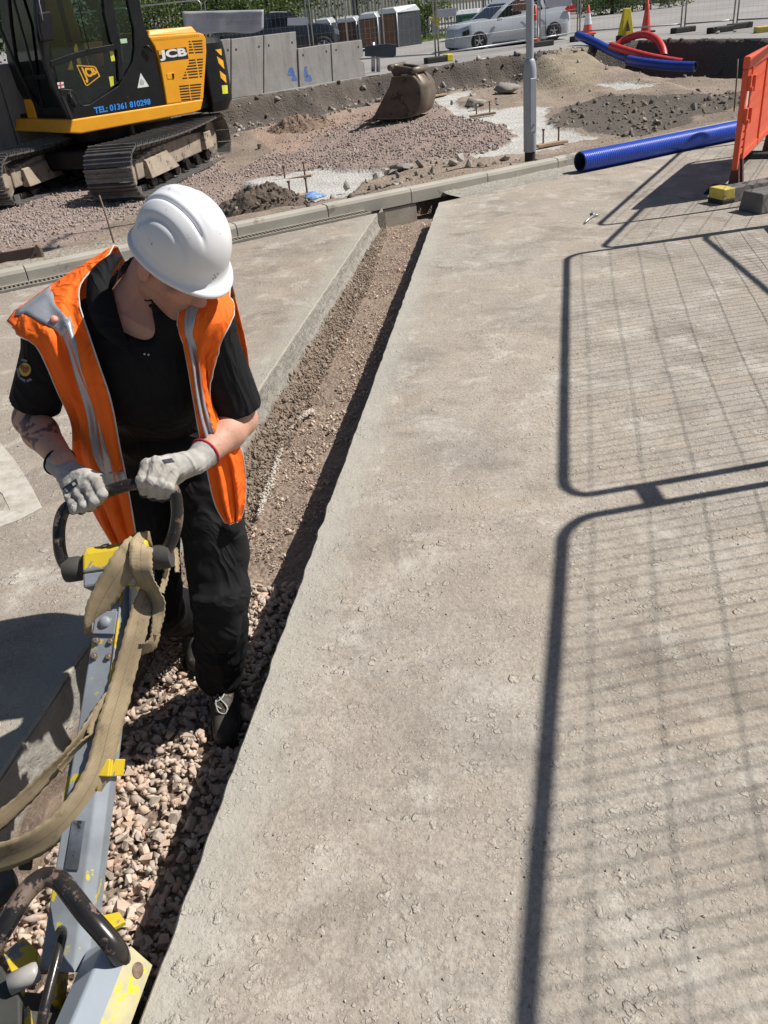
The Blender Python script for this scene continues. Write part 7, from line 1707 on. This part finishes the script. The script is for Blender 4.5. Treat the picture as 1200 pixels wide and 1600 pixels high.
def leaves(name, centres, radii, n, size, mat, par):
    k = rng.integers(0, len(centres), n); C_ = np.array(centres)[k]; r = np.array(radii)[k]; v = rng.normal(size=(n, 3)); v /= np.linalg.norm(v, axis=1)[:, None]; v *= (rng.random((n, 1))**.45)
    P = C_ + v*r; Rm = euler(n); s = rng.uniform(.6, 1.3, n)*size; q = np.array([[0, -.5, 0], [.32, 0, .05], [0, .5, 0], [-.32, 0, .05]])
    V = np.einsum('nij,vj->nvi', Rm, q)*s[:, None, None] + P[:, None, :]
    o = np_mesh(name, V.reshape(-1, 3), np.arange(n*4).reshape(-1, 4), mat, par); at = o.data.attributes.new('rnd', 'FLOAT', 'POINT'); at.data.foreach_set('value', np.repeat(rng.random(n), 4).astype(np.float32)); return o
def tree(x, y, h, w, n, mat, lab, cat='tree', size=.16, trunk=True, nm='broadleaf_tree', grp=None, zb=RZ, nblob=16):
    root = empty(nm, (x, y, zb), 0, lab, cat, grp, world=True); cs, rs = [], []
    for i in range(nblob):
        a = rng.uniform(0, 6.28); rr = w*.5*math.sqrt(rng.random()); z = zb + h*(.22 if trunk else .12) + (h*(.72 if trunk else .75))*rng.random()
        cs.append((x+rr*math.cos(a), y+rr*math.sin(a)*.7, z)); q = rng.uniform(.16, .30)*w; rs.append((q, q*.9, min(q*.8, h*.22)))
    leaves('crown', cs, rs, n, size, mat, root)
    mb = MB(); mb.tube([(x, y, zb-.1), (x+.05, y, zb+h*.3), (x-.05, y+.05, zb+h*.6)], [.06*w*.5, .045*w*.5, .02*w*.5], 8)
    for i in range(5 if trunk else 3):
        c = cs[i]; mb.tube([(x, y, zb+h*(.18+.06*i)), ((x+c[0])/2, (y+c[1])/2, (zb+h*.25+c[2])/2), c], [.03*w*.5, .02*w*.5, .006*w], 6)
    mb.build('trunk', M_bark, root, smooth=True)
gT = 'trees and shrubs behind the fences'
for x, y, h, w, n, k, lab in [(-13.5, 41, 7, 6.5, 9000, 1, 'dark green tree farthest left behind the excavator cab'), (-9.2, 39, 6.5, 6, 10000, 0, 'green tree seen through the excavator cab glass'), (-5.6, 40.5, 6.8, 5.5, 11000, 0, 'leafy green tree above the excavator engine cover'),
        (-2.2, 42.5, 7.2, 5.5, 9000, 2, 'lighter green tree above the banner'), (1.2, 47.5, 8, 6, 8000, 1, 'dark tree behind the pickup and the palisade fence'), (5.2, 49, 8, 6.5, 8000, 1, 'dark tree behind the palisade fence and the cabinets'), (9.5, 51, 8, 6.5, 8000, 0, 'tree behind the palisade fence and the green container'), (14.5, 56, 8, 7, 7000, 1, 'tree behind the white car')]:
    tree(x, y, h, w, n, M_lf[k], lab, grp=gT)
for px, Y, h, w, n, k, lab in [(150, 35.5, 2.8, 3.6, 5000, 0, 'leafy hedge bush behind the excavator cab'), (255, 35, 2.9, 3.4, 6000, 2, 'sunlit leafy bush above the engine cover of the excavator'), (330, 36, 2.6, 3.2, 4500, 0, 'leafy bush behind the banner'), (430, 37.5, 2.6, 3.4, 4500, 2, 'leafy bush behind the pickup cab'),
        (662, 40, 1.5, 2.0, 2200, 2, 'small light bush at the palisade fence right of the cabinets'), (955, 47, 2.2, 3.6, 4500, 0, 'dark hedge bush behind the white rail'), (1005, 48, 2.3, 3.4, 4500, 2, 'flowering hedge bush at the right end of the white rail')]:
    p = W(px, 40, Y); tree(p[0], Y, h, w, n, M_lf[k], lab, 'bush', .11, False, 'leafy_bush', gT, nblob=12)
# verge grass
M_grass = leafmat('grass_blade', (.07, .13, .02), (.14, .20, .05)); M_turf = pm('turf', (.09, .125, .035), (.13, .14, .05), 3, .95, bump=.5, bscale=30)
v = [G(470, 78, RZ), G(560, 73, RZ), G(640, 69, RZ), G(720, 56, RZ), np.array([9.5, 44.5, RZ]), np.array([-8., 40.5, RZ]), G(400, 84, RZ)]
v = [np.array([p[0], p[1], RZ+.006]) for p in v]; MB().add(v, [tuple(range(len(v)))]).build('verge', M_turf)['kind'] = 'structure'
n = 9000; x = rng.uniform(-8, 10, n*3); y = rng.uniform(26, 44, n*3); ok = inpoly(x, y, [tuple(p[:2]) for p in v]); x, y = x[ok][:n], y[ok][:n]; n = len(x); hh = rng.uniform(.06, .22, n); a = rng.uniform(0, 6.28, n); ln = rng.normal(0, .05, (n, 2))
Vb = np.stack([np.stack([x-.012*np.cos(a), y-.012*np.sin(a), np.full(n, RZ)], 1), np.stack([x+.012*np.cos(a), y+.012*np.sin(a), np.full(n, RZ)], 1), np.stack([x+ln[:, 0], y+ln[:, 1], RZ+hh], 1)], 1)
go = np_mesh('verge_grass', Vb.reshape(-1, 3), np.arange(n*3).reshape(-1, 3), M_grass); go['kind'] = 'stuff'; at = go.data.attributes.new('rnd', 'FLOAT', 'POINT'); at.data.foreach_set('value', np.repeat(rng.random(n), 3).astype(np.float32)); tag(go, 'bright green grass on the verge in front of the palisade fence', 'grass')
# white low rail on the right, beige building behind
M_wr = pm('white_rail', (.62, .62, .58), (.52, .52, .48), 5, .6); ra, rb_ = np.array([*G(908, 24, RZ)[:2], RZ]), np.array([*G(1045, 12, RZ)[:2], RZ]); wr = empty('low_rail', ra, 0, 'low white rail along the road edge right of the white car', 'rail', world=True)
MB().tube([ra+U*.9, rb_+U*.9], .06, 8).build('top_bar', M_wr, wr, smooth=True)
for t in np.linspace(0, 1, 6): MB().tube([ra*(1-t)+rb_*t, ra*(1-t)+rb_*t+U*.9], .05, 8).build('post', M_wr, wr, smooth=True)
M_wall = pm('beige_render', (.42, .38, .30), (.36, .33, .26), 2, .85); M_roof = pm('roof_tile', (.16, .10, .08), (.12, .08, .065), 6, .8)
bl = empty('low_building', (22, 62, RZ), 0, 'pale beige building beyond the hedge at the top right', 'building', world=True)
mb = MB(); mb.box((22, 64, RZ+2.2), (17, 8, 4.4)); mb.build('wall', M_wall, bl)
mb = MB(); mb.prism([(13.2, 59.6, RZ+4.3), (30.8, 59.6, RZ+4.3), (30.8, 64, RZ+6.6), (13.2, 64, RZ+6.6)], (0, .01, .1)); mb.prism([(13.2, 68.4, RZ+4.3), (30.8, 68.4, RZ+4.3), (30.8, 64, RZ+6.6), (13.2, 64, RZ+6.6)], (0, .01, .1)); mb.build('roof', M_roof, bl)
for k in range(5):
    f = MB().box((15+3.4*k, 59.97, RZ+1.9), (1.4, .08, 1.3)).build('window', M_wr, bl); MB().box((15+3.4*k, 59.92, RZ+1.9), (1.2, .04, 1.1)).build('pane', M_cg, f)
# white pipe stub and pale boulders in the broken bank
a_ = onT(756, 128); tag(MB().tube([a_, W(757, 105, a_[1]+.1)], .05, 10).build('pipe_stub', M_wr, smooth=True), 'short white pipe stub sticking up at the broken bank left of the lamp post', 'pipe')
for px, py, s_, lab in [(792, 104, .40, 'largest pale broken concrete lump in the bank left of the lamp post'), (742, 122, .26, 'pale concrete lump beside the white pipe stub'), (632, 265, .17, 'pale concrete lump behind the kerb below the bucket')]:
    q_ = onT(px, py); V, F = rock_proto(int(px), .6, 16); o = np_mesh('concrete_lump', V*s_ + (q_+np.array([0, 0, s_*.2])), F, M_rub); tag(o, lab, 'rubble', 'pale concrete lumps')
